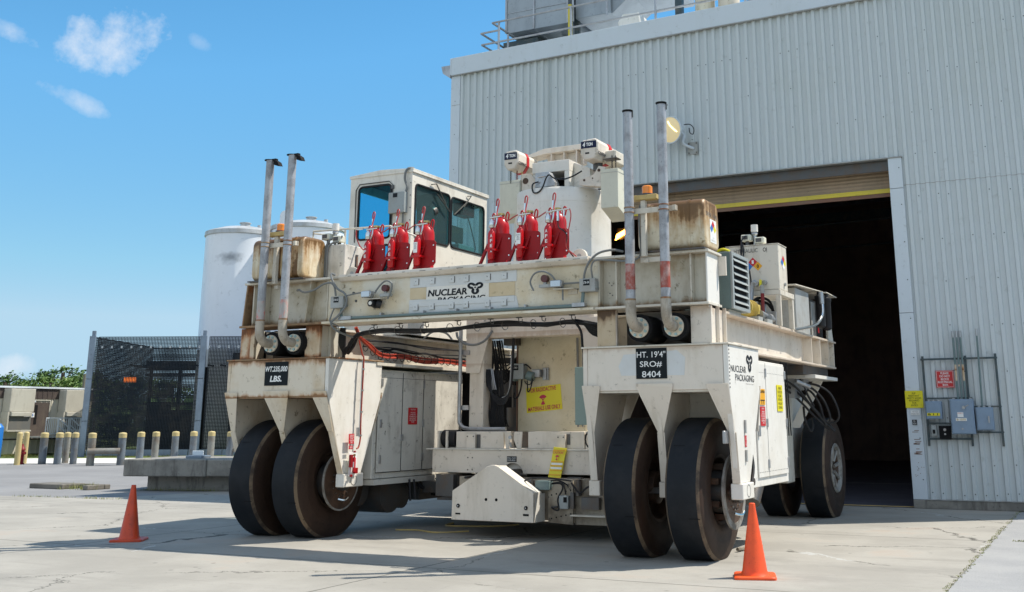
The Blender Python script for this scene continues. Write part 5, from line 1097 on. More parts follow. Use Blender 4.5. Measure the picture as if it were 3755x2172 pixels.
# ---- exhausts
def exhaust(x, top, cap):
    y = 13.66
    k = MB(); k.cyl((x, y, 3.48), (x, y, top), .068, seg=20); e = k.build('exhaust_stack', 'pipe', T)
    k = MB(); k.cyl((x, y, 3.50 if cap else 3.62), (x, y, 3.80 if cap else 3.98), .0695, seg=20); k.build('red_band', 'redflake' if cap else 'redband', e)
    k = MB(); k.tube([(x, y, 3.49), (x, y, 3.30), (x, y + .04, 3.20), (x + .0, y + .13, 3.13), (x, y + .28, 3.12)], .073, 16); k.build('elbow', 'pipew', e)
    k = MB(); k.cyl((x, y, 3.47), (x, y, 3.495), .074, seg=20); k.cyl((x, y, 4.70), (x, y, 4.715), .076, seg=20); k.cyl((x, y, 4.77), (x, y, 4.785), .076, seg=20); k.build('clamp_ring', 'rustbar', e)
    fy = y + .27
    k = MB(); k.cyl((x, fy, 3.12), (x, fy + .03, 3.12), .142, seg=24); k.build('flange', 'rustL', e)
    k = MB()
    for j in range(8): a = j * pi / 4 + .3; k.cyl((x + cos(a) * .115, fy, 3.12 + sin(a) * .115), (x + cos(a) * .115, fy - .025, 3.12 + sin(a) * .115), .021, seg=6)
    k.build('flange_bolts', 'tealb', e)
    k = MB(); k.cyl((x, fy + .03, 3.12), (x, 14.72, 3.12), .19, seg=24); k.build('muffler', 'dark', e)
    k = MB()
    if cap:
        k.cyl((x - .02, y, top), (x - .02, y, top + .012), .085, seg=16); k.box(x + .02, x + .14, y - .03, y + .03, top - .01, top + .018); k.prism([(x + .10, top + .01), (x + .20, top - .05), (x + .235, top - .12), (x + .13, top - .10)], 'y', y - .05, y + .05)
    else:
        k.lathe([(top - .02, .070), (top, .080), (top + .01, .080), (top + .01, .0)], (x, y, 0), 'z', 20); k.box(x + .074, x + .082, y - .008, y + .008, top - .10, top)
    k.build('rain_cap', 'dark', e)
    return e
exhaust(-12.36, 6.20, True); exhaust(-11.88, 6.24, True); exhaust(-5.73, 6.20, False); exhaust(-5.21, 6.25, False)
for xa, xb, xp in ((-12.36, -11.78, -12.26), (-5.73, -5.08, -5.58)):
    k = MB(); k.box(xa, xb + .03, 13.74, 13.76, 4.70, 4.775); k.box(xb - .02, xb + .03, 13.70, 13.78, 4.70, 4.775); q = k.split('stack_bracket', 'shade', T, bevel=.003)
    k = MB(); k.box(xp - .035, xp + .035, 13.80, 13.87, 4.10, 4.90); k.box(xp - .035, xp + .035, 13.87, 13.96, 4.02, 4.08); k.box(xp - .1, xp + .35, 13.92, 13.95, 4.03, 4.10) if xp > -8 else None; k.build('beacon_post', 'shade', T, bevel=.003)
    k = MB(); k.box(xp - .17, xp + .22, 13.77, 13.90, 4.905, 4.975); q = k.build('beacon_bar', 'chan', T, bevel=.006)
    k = MB(); c = (xp + .05, 13.86, 0); k.lathe([(4.977, .085), (5.0, .085), (5.0, .075), (5.10, .075), (5.115, .06), (5.118, 0)], c, 'z', 20); q = k.build('beacon', 'amber', T)
    k = MB(); k.lathe([(4.976, .09), (4.998, .09), (4.999, .0)], c, 'z', 20); k.build('beacon_base', 'steel', q)
# ---- fuel tanks
def rr(y0, y1, z0, z1, r, n=6):
    out = []
    for cy, cz, a0 in ((y1 - r, z1 - r, 0), (y0 + r, z1 - r, 90), (y0 + r, z0 + r, 180), (y1 - r, z0 + r, 270)):
        for i in range(n + 1): a = RD(a0 + 90 * i / n); out.append((cy + r * cos(a), cz + r * sin(a)))
    return out
def ftank(x0, x1, y0, y1, z0, z1, straps):
    k = MB(); n = len(rr(0, 1, 0, 1, .1)); secs = []
    R = .05
    for j in range(5): a = j * pi / 8; secs.append((x0 + R * (1 - sin(a)), R * (1 - cos(a))))
    secs = [(x0 + R * (1 - cos(j * pi / 8)), R * (1 - sin(j * pi / 8))) for j in range(5)]; secs += [(x1 - R * (1 - cos(j * pi / 8)), R * (1 - sin(j * pi / 8))) for j in range(4, -1, -1)]
    vs = []
    for x, ins in secs: vs += [(x, p[0], p[1]) for p in rr(y0 + ins, y1 - ins, z0 + ins, z1 - ins, .12 - ins * .5)]
    fs = [(j * n + i, j * n + (i + 1) % n, (j + 1) * n + (i + 1) % n, (j + 1) * n + i) for j in range(len(secs) - 1) for i in range(n)]
    k.add(vs, fs, True); k.add(vs, [tuple(range(n)), tuple(range((len(secs)) * n - 1, (len(secs) - 1) * n - 1, -1))])
    t = k.build('fuel_tank', 'tank', T)
    for x in straps:
        k = MB(); p1 = rr(y0 - .008, y1 + .008, z0 - .008, z1 + .008, .125); vs = [(x, p[0], p[1]) for p in p1] + [(x + .035, p[0], p[1]) for p in p1]; k.add(vs, [(i, (i + 1) % n, (i + 1) % n + n, i + n) for i in range(n)]); k.build('tank_strap', 'tank', t)
    k = MB(); k.cyl(((x0 + x1) / 2 - .2, (y0 + y1) / 2, z1), ((x0 + x1) / 2 - .2, (y0 + y1) / 2, z1 + .03), .06); k.box((x0 + x1) / 2 + .1, (x0 + x1) / 2 + .25, y0 + .2, y0 + .25, z1, z1 + .015); k.build('filler_cap', 'steel', t)
    return t
tL = ftank(-12.86, -11.76, 13.90, 14.52, 4.19, 4.90, (-12.32, -11.98)); tR = ftank(-5.74, -4.73, 13.97, 14.62, 4.19, 4.90, (-5.33, -4.98))
k = MB(); k.box(-12.9, -11.7, 13.88, 14.55, 4.166, 4.188); k.box(-5.75, -4.72, 13.9, 14.6, 4.166, 4.188); k.split('tank_cradle', 'steel', T)
text('DIESEL  FUEL', tR, 'fade', (-4.7305, 14.06, 4.66), .50, .055, **YZ); diamond(tR, (-4.7295, 14.34, 4.50), .135, .125, **YZ)
s = sign('hazard_plate', tR, 'wtext', (-4.7285, 14.21, 4.30), .27, .33, t=.001, **YZ)
text('3  0\nFUEL OIL', s, 'fade', (-4.727, 14.25, 4.32), .18, .06, **YZ)
# ---- small tank, lights and rail behind the left fuel tank
k = MB(); k.box(-11.86, -11.35, 14.50, 15.60, 4.0, 4.81); q = k.build('reservoir', 'cab2', T, bevel=.01)
k = MB(); k.box(-11.349, -11.335, 14.80, 14.86, 4.42, 4.66); k.build('sight_glass', 'steel', q); k = MB(); k.box(-11.334, -11.33, 14.815, 14.845, 4.45, 4.63); k.build('sight_tube', 'brbar', q)
text('FULL', q, 'fade', (-11.348, 14.60, 4.56), .12, .03, **YZ)
k = MB(); k.tube([(-12.42, 14.95, 5.0), (-12.42, 14.95, 5.18), (-10.75, 14.95, 5.14), (-10.35, 15.6, 4.93)], .018, 6, 1); k.tube([(-12.42, 14.95, 5.14), (-12.14, 15.3, 5.12), (-12.14, 15.3, 4.85)], .015, 6, 1); k.tube([(-11.71, 14.95, 5.14), (-11.71, 14.95, 4.8)], .018, 6, 1); k.build('hand_rail', 'shade', T)
def worklights(x, y, z, zt):
    k = MB(); k.cyl((x, y, z), (x, y, zt - .12), .025, seg=10); k.lathe([(zt - .14, .05), (zt - .16, .055), (zt - .19, .03), (zt - .25, .03)], (x, y, 0), 'z', 14); m_ = k.build('light_mast', 'galv', T)
    k = MB(); k.lathe([(zt - .13, .05), (zt - .12, .06), (zt, .06), (zt + .003, .0)], (x, y, 0), 'z', 18); k.build('filter_canister', 'clean', m_)
    for dx, dz in ((-.13, -.23), (.11, -.29)):
        k = MB(); k.box(x + dx - .085, x + dx + .085, y - .11, y + .03, zt + dz - .055, zt + dz + .055); q = k.build('work_light', 'bag', m_, bevel=.012)
        k = MB(); k.box(x + dx - .065, x + dx + .035, y - .115, y - .1105, zt + dz - .03, zt + dz + .035); k.cyl((x + dx, y - .02, zt + dz - .16), (x + dx, y - .02, zt + dz - .055), .03); k.build('light_lens', 'steel', q)
    return m_
worklights(-11.66, 14.62, 4.82, 5.20)
k = MB(); k.tube([(-11.75, 14.5, 4.18), (-11.74, 14.48, 4.7), (-11.70, 14.5, 4.88), (-11.6, 14.52, 4.93), (-11.45, 14.55, 4.95)], .018, 8); k.tube([(-11.70, 14.48, 4.18), (-11.69, 14.46, 4.7), (-11.64, 14.5, 4.83), (-11.5, 14.5, 4.85)], .018, 8); k.split('grey_conduit', 'gcond', T)
# lugs on the beam
for x in (-11.09, -6.86):
    k = MB(); pts = [(x - .12, 4.16)] + [(x + .12 * cos(a), 4.26 + .12 * sin(a)) for a in [pi - i * pi / 10 for i in range(11)]] + [(x + .12, 4.16)]
    k.prism(pts, 'y', 14.38, 14.44); q = k.build('lifting_lug', 'shade', T, bevel=.004); k = MB(); k.cyl((x, 14.379, 4.27), (x, 14.377, 4.27), .035, seg=16); k.build('lug_hole', 'boxd', q)
# ---- beam lamps, junction boxes and conduits
def jbox(x, z, tx, kz):
    k = MB(); k.box(x, x + .25, 13.87, 13.985, z, z + .19); b = k.build('junction_box', 'boxd', T, bevel=.006)
    k = MB(); k.box(x - .012, x + .262, 13.985, 13.998, z + .03, z + .06); k.box(x + .25, x + .262, 13.89, 13.97, z + .05, z + .14); k.build('box_ears', 'boxg', b)
    s = sign('box_label', b, 'signk', (x + .065, 13.869, z + .09), .10, .085, t=.002); text(tx, s, 'wtext', (x + .07, 13.866, z + .115), .09, .035, bold=.01); return b
jbox(-11.10, 3.64, 'LTB-103', 0); jbox(-6.62, 3.66, 'LTB-104', 0)
k = MB(); k.tube([(-10.93, 13.93, 3.475), (-9.4, 13.93, 3.475), (-7.28, 13.93, 3.475)], .022, 8, 1); k.tube([(-7.28, 13.93, 3.475), (-6.66, 13.93, 3.475), (-6.60, 13.92, 3.50), (-6.58, 13.92, 3.66)], .026, 8, 3); k.tube([(-10.9, 13.93, 3.48), (-10.92, 13.93, 3.55), (-10.90, 13.93, 3.64)], .024, 8); k.split('beam_conduit', 'tealp', T)
k = MB()
for x in (-10.15, -9.35, -8.75, -8.15, -7.55): k.box(x, x + .03, 13.91, 13.998, 3.49, 3.53)
k.box(-6.75, -6.55, 13.89, 13.97, 3.455, 3.51); k.box(-10.95, -10.7, 13.90, 13.96, 3.448, 3.503); k.split('conduit_clips', 'galv', T)
k = MB(); k.tube([(-11.78, 13.90, 3.98), (-11.65, 13.88, 3.93), (-11.45, 13.88, 3.96), (-11.25, 13.86, 4.04), (-11.10, 13.86, 4.05), (-11.03, 13.87, 3.98), (-11.02, 13.9, 3.84)], .017, 8)
k.tube([(-11.05, 13.90, 4.18), (-11.10, 13.86, 4.20), (-11.06, 13.84, 4.10), (-10.96, 13.86, 3.95), (-10.82, 13.88, 3.86), (-10.80, 13.9, 3.70), (-10.92, 13.87, 3.52), (-11.05, 13.85, 3.40), (-11.0, 13.95, 3.28), (-10.95, 14.3, 3.2)], .017, 8)
k.tube([(-11.78, 13.90, 3.98), (-11.9, 14.0, 3.99)], .022, 8, 1); k.tube([(-11.04, 13.9, 3.64), (-11.07, 13.87, 3.52), (-11.08, 13.87, 3.42), (-11.0, 14.0, 3.35)], .012, 6); k.tube([(-10.82, 13.9, 3.83), (-10.6, 13.9, 3.86), (-10.45, 13.9, 3.87)], .012, 6)
k.tube([(-6.56, 13.9, 3.85), (-6.53, 13.88, 3.95), (-6.45, 13.85, 4.08), (-6.30, 13.85, 4.20), (-6.10, 13.9, 4.24), (-5.98, 14.0, 4.22)], .017, 8); k.tube([(-6.42, 13.9, 3.85), (-6.42, 13.86, 4.0), (-6.36, 13.86, 4.10), (-6.15, 13.86, 4.09), (-5.9, 13.86, 4.06), (-5.7, 13.86, 4.08), (-5.64, 13.85, 4.2), (-5.66, 13.86, 4.5), (-5.66, 13.87, 4.8), (-5.6, 13.85, 4.88)], .014, 8)
k.tube([(-10.22, 13.86, 3.84), (-10.1, 13.84, 3.96), (-9.98, 13.84, 4.02), (-9.88, 13.84, 3.96), (-9.90, 13.84, 3.82), (-9.97, 13.86, 3.74)], .014, 8)
k.tube([(-7.36, 13.86, 3.72), (-7.41, 13.85, 3.85), (-7.33, 13.84, 3.97), (-7.18, 13.84, 3.99), (-7.05, 13.84, 3.92), (-7.0, 13.86, 3.84)], .014, 8); k.tube([(-6.94, 13.9, 3.80), (-6.8, 13.9, 3.80), (-6.62, 13.9, 3.80)], .014, 6, 1); k.tube([(-6.92, 13.9, 3.8), (-6.90, 13.9, 3.72), (-6.90, 13.9, 3.56)], .014, 6, 1); k.split('flexible_conduit', 'gcond', T)
def lampset(x, z, rx, rz, horn):
    k = MB(); k.prism([(x - .085, z - .055), (x + .085, z - .055), (x + .10, z), (x + .085, z + .05), (x - .085, z + .05), (x - .10, z)], 'y', 13.82, 13.93); q = k.build('headlamp', 'galv', T, bevel=.01)
    k = MB(); k.box(x - .078, x + .078, 13.812, 13.819, z - .042, z + .04); k.build('headlamp_glass', 'mirror', q)
    k = MB(); k.cyl((rx, 13.93, rz), (rx, 13.86, rz), .06, .055, 20); q2 = k.build('marker_lamp', 'dred', T)
    k = MB(); k.box(rx - .09, rx + .10, 13.87, 13.95, rz - .13, rz - .085); k.box(rx - .02, rx + .02, 13.88, 13.93, rz - .09, rz - .05); k.build('lamp_mount', 'boxd', q2)
    k = MB(); k.box(x - .05, x + .27, 13.84, 13.997, z - .085, z - .075); k.box(x + .12, x + .27, 13.985, 13.997, z - .15, z - .075); k.build('lamp_shelf', 'shade', T)
    if horn:
        k = MB(); k.lathe([(0, .02), (0.0, .045), (-.01, .055), (.03, .05), (.13, .075), (.14, .07), (.14, 0)], (x + .10, 13.83, z - .15), 'y', 20); k.cyl((x + .16, 13.90, z - .15), (x + .22, 13.95, z - .17), .065); q3 = k.build('backup_alarm', 'blk', T)
        k = MB(); k.cyl((x + .10, 13.83, z - .15), (x + .10, 13.815, z - .15), .03, seg=16); k.build('alarm_mouth', 'clean', q3)
lampset(-10.37, 3.83, -10.04, 3.91, True); lampset(-6.98, 3.80, -7.19, 3.89, False)
k = MB(); k.cyl((-10.73, 13.998, 3.88), (-10.73, 13.975, 3.88), .02, seg=10); k.cyl((-10.68, 13.998, 3.75), (-10.68, 13.985, 3.75), .02, seg=10)
for x, z in ((-6.78, 3.72), (-6.70, 3.72), (-6.20, 3.78), (-6.16, 3.74), (-6.19, 3.63), (-6.15, 3.60), (-11.33, 3.75), (-11.34, 3.65), (-11.30, 3.6), (-11.34, 3.55)): k.cyl((x, 14.12 if x < -11.2 else 13.998, z), (x, 14.115 if x < -11.2 else 13.99, z), .010, seg=8)
k.build('bolt_holes', 'steel', T)
# ---- fire suppression bottles
def bottle(xr, letters, sheet_label):
    xc = xr * 1.0084; hx = (xr - .08) * 1.0035
    y = 14.47; z0 = 4.19
    k = MB(); k.lathe([(0, .0), (0, .138), (.64, .140), (.68, .135), (.75, .11), (.79, .07), (.80, .055), (.835, .055)], (xc, y, z0), 'z', 28); m_ = k.build('extinguisher_tank', 'red', T)
    k = MB(); k.lathe([(.835, .065), (.865, .065), (.87, .05), (.87, 0)], (xc, y, z0), 'z', 16); k.build('neck_ring', 'brass', m_)
    k = MB()
    for sx in (-1, 1): k.tube([(xc + sx * .09, y, z0 + .76), (xc + sx * .10, y, z0 + .84), (xc + sx * .125, y, z0 + .88), (xc + sx * .15, y, z0 + .84), (xc + sx * .13, y, z0 + .74)], .012, 8)
    k.build('lifting_eyes', 'red', m_)
    k = MB(); xa, xb = (xr - .23) * .9958, (xr + .19) * .9958
    k.prism([(xa, z0 + .02), (xa, z0 + .50), (xa + .14, z0 + .52), (xa + .16, z0 + .66), (xa + .20, z0 + .52), (xb - .03, z0 + .50), (xb, z0 + .47), (xb, z0 + .14), (xb - .03, z0 + .10), (xb - .10, z0 + .08), (xb - .10, z0)], 'y', 14.29, 14.305)
    k.box(xa, xa + .012, 14.305, 14.50, z0, z0 + .5); k.box(xa, xb, 14.27, 14.62, z0 - .02, z0 - .001)
    k.prism([(14.305, z0 + .4), (14.305, z0), (14.12, z0)], 'x', xb - .11, xb - .10) if False else None
    k.plate([(xc + .12, 14.285, z0 + .46), (xc + .13, 14.285, z0 + .46), (xc + .0, 14.18, z0), (xc - .08, 14.18, z0)], (0, .012, 0))
    k.tube([(xa - .15, 14.28, z0), (xa + .02, 14.28, z0 + .36)], .028, 4, 1); k.build('bracket', 'redd', m_)
    k = MB()
    for bx, bz in ((xa + .03, .06), (xa + .14, .06), (xb - .03, .42), (xb - .03, .16), (xa + .16, .40), (xa + .0, .30)): k.cyl((bx, 14.289, z0 + bz), (bx, 14.272, z0 + bz), .012, seg=6)
    k.cyl((xa + .12, 14.27, z0 + .24), (xa + .20, 14.24, z0 + .24), .014, seg=8); k.build('bracket_bolts', 'chrome', m_)
    sx = (xr - .165) * .9906; sy = 14.215
    k = MB(); k.lathe([(.08, 0), (.10, .045), (.13, .058), (.50, .058), (.54, .045), (.57, .02), (.58, .02), (.60, .02)], (sx, sy, z0), 'z', 20); k.box(sx - .065, sx + .1, sy - .062, 14.29, z0 + .23, z0 + .26); b = k.build('nitrogen_bottle', 'red', m_)
    k = MB(); k.lathe([(.60, .035), (.61, .042), (.70, .042), (.72, .03), (.74, .02)], (sx, sy, z0), 'z', 16); k.tube([(sx - .03, sy, z0 + .76), (sx + .18, sy, z0 + .77)], .014, 8, 1); k.tube([(sx + .09, sy + .01, z0 + .76), (sx + .085, sy, z0 + .66), (sx + .06, sy, z0 + .60)], .013, 8); k.tube([(hx, y - .07, z0 + .80), (hx, y - .07, z0 + .98)], .015, 8, 1); k.build('valve_fittings', 'chrome', b)
    k = MB(); k.cyl((hx, y - .07, z0 + .78), (hx, y - .07, z0 + .84), .022); k.build('valve_base', 'brass', b)
    k = MB(); k.tube([(hx, y - .07, z0 + .97), (hx + .01, y - .08, z0 + 1.06), (hx + .04, y - .09, z0 + 1.09), (hx + .065, y - .10, z0 + 1.04), (hx + .06, y - .16, z0 + .84), (sx + .12, sy, z0 + .77)], .011, 8); k.build('hose', 'hose', b)
    if letters:
        for i, ch_ in enumerate('AFEX'): text(ch_, b, 'wtext', (sx - .02 + letters, sy - .06, z0 + .44 - i * .078), .04, .05, bold=.02, off=.002)
    if sheet_label:
        s = sign('tank_label', b, 'wtext', (sx - .035, sy - .059, z0 + .30), .075, .17, t=.002); text('DRY CHEMICAL\nINSPECT\nMONTHLY\nRECHARGE', s, 'fade', (sx - .03, sy - .062, z0 + .36), .065, .09)
    return m_
XB = [-10.60, -10.11, -9.605, -8.21, -7.70, -7.21]
for x, lt, sl in zip(XB, (.001, .001, 0, .03, -.03, .001), (0, 0, 1, 0, 1, 0)): bottle(x, lt, sl)
k = MB()
for a, b in [((q1 - .165) * .9906 + .15, (q2 - .165) * .9906 - .06) for q1, q2 in ((-10.60, -10.11), (-10.11, -9.605), (-8.21, -7.70), (-7.70, -7.21))]: k.tube([(a, 14.215, 4.96), (a + .07, 14.2, 4.92), (a + .16, 14.2, 4.885), (a + .26, 14.2, 4.93), (b + .03, 14.215, 4.96)], .010, 8)
k.split('link_hose', 'hose', T)
k = MB(); k.tube([(-10.890, 14.2, 4.97), (-10.760, 14.2, 4.97)], .012, 8, 1); k.tube([(-7.230, 14.2, 4.96), (-6.930, 14.2, 4.97)], .014, 8, 1); k.tube([(-7.030, 14.2, 4.96), (-7.030, 14.2, 4.86)], .012, 8, 1); k.cyl((-7.130, 14.2, 4.95), (-7.130, 14.2, 4.80), .02); k.build('manifold', 'chrome', T)
k = MB(); k.tube([(-10.890, 14.2, 4.97), (-10.890, 14.2, 4.85), (-10.830, 14.22, 4.70), (-10.760, 14.25, 4.62)], .01, 6); k.tube([(-6.930, 14.2, 4.97), (-6.910, 14.2, 4.85), (-6.960, 14.2, 4.6), (-6.990, 14.2, 4.4), (-6.890, 14.25, 4.28), (-6.830, 14.3, 4.22)], .009, 6); k.tube([(-7.030, 14.2, 4.86), (-7.010, 14.2, 4.7), (-6.960, 14.2, 4.58), (-6.980, 14.2, 4.38), (-6.870, 14.3, 4.2)], .009, 6); k.split('red_line', 'hose', T)
k = MB(); k.tube([(-7.130, 14.2, 4.80), (-7.110, 14.19, 4.70), (-7.030, 14.19, 4.64), (-6.970, 14.19, 4.55), (-6.980, 14.2, 4.4), (-6.870, 14.28, 4.2)], .009, 6); k.build('black_line', 'blk', T)
# ---- driver cab
def wallh(k, ax, pl, th, a0, a1, z0, z1, holes):
    A = sorted({a0, a1} | {h[0] for h in holes} | {h[1] for h in holes}); Z = sorted({z0, z1} | {h[2] for h in holes} | {h[3] for h in holes})
    for i in range(len(A) - 1):
        for j in range(len(Z) - 1):
            ca, cz = (A[i] + A[i + 1]) / 2, (Z[j] + Z[j + 1]) / 2
            if any(h[0] < ca < h[1] and h[2] < cz < h[3] for h in holes): continue
            if ax == 'y': k.box(A[i], A[i + 1], pl, pl + th, Z[j], Z[j + 1])
            else: k.box(pl - th, pl, A[i], A[i + 1], Z[j], Z[j + 1])
CX0, CX1, CY0, CY1, CZ0, CZ1 = -12.84, -11.39, 16.5, 19.30, 3.42, 6.49
hF = [(-12.63, -11.87, 5.26, 6.30), (-12.05, -11.88, 4.62, 5.12)]; hS = [(16.61, 17.83, 5.24, 6.28), (17.89, 19.18, 5.24, 6.26)]
k = MB(); wallh(k, 'y', CY0, .05, CX0, CX1, CZ0, CZ1, hF); wallh(k, 'x', CX1, .05, CY0 + .05, CY1, CZ0, CZ1, hS)
cab = k.build('driver_cab', 'cabin', T)
k = MB(); wallh(k, 'x', CX0 + .05, .05, CY0 + .05, CY1, CZ0, CZ1, [(16.65, 17.85, 5.0, 6.28), (17.95, 19.15, 5.0, 6.28)]); wallh(k, 'y', CY1 - .05, .05, CX0 + .05, CX1 - .05, CZ0, CZ1, [(-12.65, -11.55, 5.1, 6.28)]); k.build('rear_walls', 'cabin', cab)
k = MB(); k.box(CX0 - .02, CX1 + .03, CY0 - .02, CY1 + .04, 6.49, 6.535); k.plate([(CX0 - .02, CY0 - .02, 6.536), (CX1 + .03, CY0 - .02, 6.536), (CX1 + .03, CY0 - .02, 6.56), ((CX0 + CX1) / 2, CY0 - .02, 6.60), (CX0 - .02, CY0 - .02, 6.54)], (0, CY1 - CY0 + .05, 0)); k.build('cab_roof', 'cabin', cab, bevel=.006)
def gasket(ax, pl, a0, a1, z0, z1, r=.09):
    pts = []
    for ca, cz, t0 in ((a1 - r, z1 - r, 0), (a0 + r, z1 - r, 90), (a0 + r, z0 + r, 180), (a1 - r, z0 + r, 270)):
        for i in range(4): t = RD(t0 + 30 * i); pts.append((ca + r * cos(t), cz + r * sin(t)))
    pts.append(pts[0]); P = [((p[0], pl, p[1]) if ax == 'y' else (pl, p[0], p[1])) for p in pts]
    k = MB(); k.tube(P, .022, 6, 1)
    # corner fillets keep the corners round
    for ca, cz, sa, sz in ((a1, z1, -1, -1), (a0, z1, 1, -1), (a0, z0, 1, 1), (a1, z0, -1, 1)):
        loop = [(ca, cz)] + [(ca + sa * r * (1 - sin(RD(90 * i / 4))), cz + sz * r * (1 - cos(RD(90 * i / 4)))) for i in range(5)]
        off = .012 * (1 if ax == 'x' else -1)
        vs = [((p[0], pl - off * .3, p[1]) if ax == 'y' else (pl - off * .3, p[0], p[1])) for p in loop]
        k2_ = MB(); k2_.plate(vs, (0, .02, 0) if ax == 'y' else (-.02, 0, 0)); fil.append(k2_)
    k.build('window_gasket', 'blk', cab)
fil = []
for h in hF: gasket('y', CY0 - .002, *h, r=.08 if h[3] > 5.5 else .04)
for h in hS: gasket('x', CX1 + .002, *h)
for f_ in fil: f_.build('window_corner', 'cabin', cab)
k = MB()
for h in hF: k.box(h[0], h[1], CY0 + .02, CY0 + .026, h[2], h[3])
k.split('window_glass', 'glassb', cab)
k = MB()
for h in hS: k.box(CX1 - .03, CX1 - .024, h[0], h[1], h[2], h[3])
k.split('window_glass', 'glass', cab)
k = MB(); k.box(CX0 + .02, CX0 + .026, 16.6, 19.2, 5.0, 6.3); k.box(-12.65, -11.55, CY1 - .03, CY1 - .024, 5.1, 6.28); k.split('window_glass', 'clear', cab)
k = MB(); k.box(CX0 + .06, CX1 - .06, CY0 + .1, CY1 - .1, 4.8, 4.84); k.box(CX0 + .06, CX1 - .06, CY0 + .06, CY1 - .06, 6.44, 6.485); k.split('cab_lining', 'cabin_in', cab)
k = MB(); k.box(-12.3, -11.8, 17.3, 17.8, 5.0, 5.15); k.box(-12.35, -12.2, 17.3, 17.8, 5.15, 5.85); k.cyl((-12.05, 17.55, 4.84), (-12.05, 17.55, 5.0), .08); k.build('seat', 'cabin_in', cab, bevel=.03)
k = MB(); k.box(-11.7, -11.45, 18.45, 18.9, 6.0, 6.26); k.build('red_case', 'hydr', cab, bevel=.01)
k = MB(); k.box(-11.62, -11.56, 18.2, 18.65, 5.42, 5.75); k.box(-11.6, -11.55, 18.4, 18.45, 5.25, 5.45); k.box(-11.75, -11.5, 18.7, 18.72, 5.3, 5.9) if False else None; k.build('monitor', 'steel', cab, bevel=.01)
k = MB(); k.box(-11.75, -11.48, 18.35, 18.95, 5.20, 5.38); k.build('console', 'boxd', cab, bevel=.01)
k = MB(); k.tube([(-11.5, 18.7, 6.0), (-11.48, 18.8, 5.8), (-11.47, 18.98, 5.4), (-11.5, 19.0, 5.3)], .012, 6); k.tube([(-11.52, 17.5, 5.25), (-11.5, 17.5, 6.0), (-11.52, 17.45, 6.05)], .03, 8); k.cyl((-11.5, 17.42, 5.9), (-11.5, 17.32, 5.85), .11); k.box(-12.3, -11.5, 18.0, 18.04, 4.85, 6.4); k.build('cab_fittings', 'steel', cab)
k = MB(); k.tube([(CX1 + .02, 17.12, 6.36), (CX1 + .05, 17.26, 6.40), (CX1 + .05, 17.60, 6.06)], .012, 6, 1); k.tube([(CX1 + .05, 17.30, 6.20), (CX1 + .04, 17.78, 5.93)], .012, 6, 1); k.tube([(CX1 + .02, 18.48, 6.38), (CX1 + .05, 18.58, 6.40), (CX1 + .05, 18.3, 6.12)], .012, 6, 1); k.tube([(CX1 + .05, 18.42, 6.24), (CX1 + .04, 17.95, 5.90)], .014, 6, 1); k.split('wiper', 'wires', cab)
k = MB(); k.box(-11.845, -11.48, 16.38, 16.495, 5.70, 6.10); q = k.build('cab_box', 'boxg', cab, bevel=.006); s = MB(); s.box(-11.74, -11.64, 16.376, 16.379, 6.0, 6.08); s.build('box_label', 'ink', cab)
k = MB(); k.tube([(-11.50, 16.45, 6.10), (-11.47, 16.45, 6.2), (-11.52, 16.44, 6.34), (-11.51, 16.44, 6.48), (-11.46, 16.46, 6.56), (-11.40, 16.55, 6.575)], .022, 8); k.tube([(-11.55, 16.45, 5.70), (-11.55, 16.45, 4.4)], .018, 8, 1); k.build('cab_conduit', 'gcond', cab)
k = MB(); k.tube([(-12.69, 16.49, 5.22), (-12.70, 16.49, 6.25), (-12.62, 16.49, 6.36), (-11.92, 16.49, 6.36), (-11.83, 16.49, 6.28), (-11.83, 16.49, 4.45)], .010, 6, 1); k.build('door_seam', 'steel', cab)
k = MB()
for z in (6.2, 5.4): k.box(-11.86, -11.80, 16.475, 16.498, z, z + .07)
for j in range(8): k.cyl((-11.42, 16.498, 4.6 + j * .24), (-11.42, 16.49, 4.6 + j * .24), .012, seg=6)
k.build('hinge', 'steel', cab)
# ---- cask cylinder, column, portal
k = MB(); k.lathe([(3.4, .93), (5.78, .93), (5.782, .926), (5.788, .926), (5.79, .93), (6.02, .93), (6.06, .90), (6.06, 0)], (-8.94, 18.0, 0), 'z', 72); cask = k.build('cask_cylinder', 'clean', T)
k = MB(); k.box(-9.59, -8.2, 17.45, 18.6, 1.66, 3.42); col = k.build('shield_column', 'yelc', T, bevel=.02)
k = MB(); k.plate([(-9.62, 17.46, 1.66), (-9.595, 17.46, 1.66), (-9.595, 17.46, 3.42), (-9.62, 17.46, 3.42)], (0, .9, 0)); k.build('column_edge', 'brbar', col)
rs = MB(); rs.plate([(-9.39, 17.447, 1.99), (-8.67, 17.447, 2.06), (-8.71, 17.447, 2.50), (-9.41, 17.447, 2.43)], (0, -.006, 0)); rs = rs.build('radioactive_sign', 'ysign', T)
tl = Vector((.995, 0, .095)); tu = Vector((-.04, 0, 1)).normalized()
text('FOR RADIOACTIVE', rs, 'mag', Vector((-9.335, 17.44, 2.345)), .54, .075, ux=tl, uz=tu, bold=.02); text('MATERIALS USE ONLY', rs, 'mag', Vector((-9.36, 17.44, 2.015)), .66, .075, ux=tl, uz=tu, bold=.02)
trefoil(rs, 'mag', Vector((-9.06, 17.44, 2.225)), .088, ux=tl, uz=tu)
pt = MB(); pt.box(-10.22, -9.93, 16.80, 17.10, 1.70, 3.30); pt = pt.build('portal_frame', 'white', T, bevel=.01)
k = MB(); k.box(-9.929, -7.75, 16.82, 17.12, 3.31, 3.95); k.box(-10.30, -9.93, 16.78, 17.12, 3.301, 3.95); k.box(-7.9, -7.62, 16.82, 17.1, 1.7, 3.309); k.split('portal_header', 'white', pt, bevel=.01)
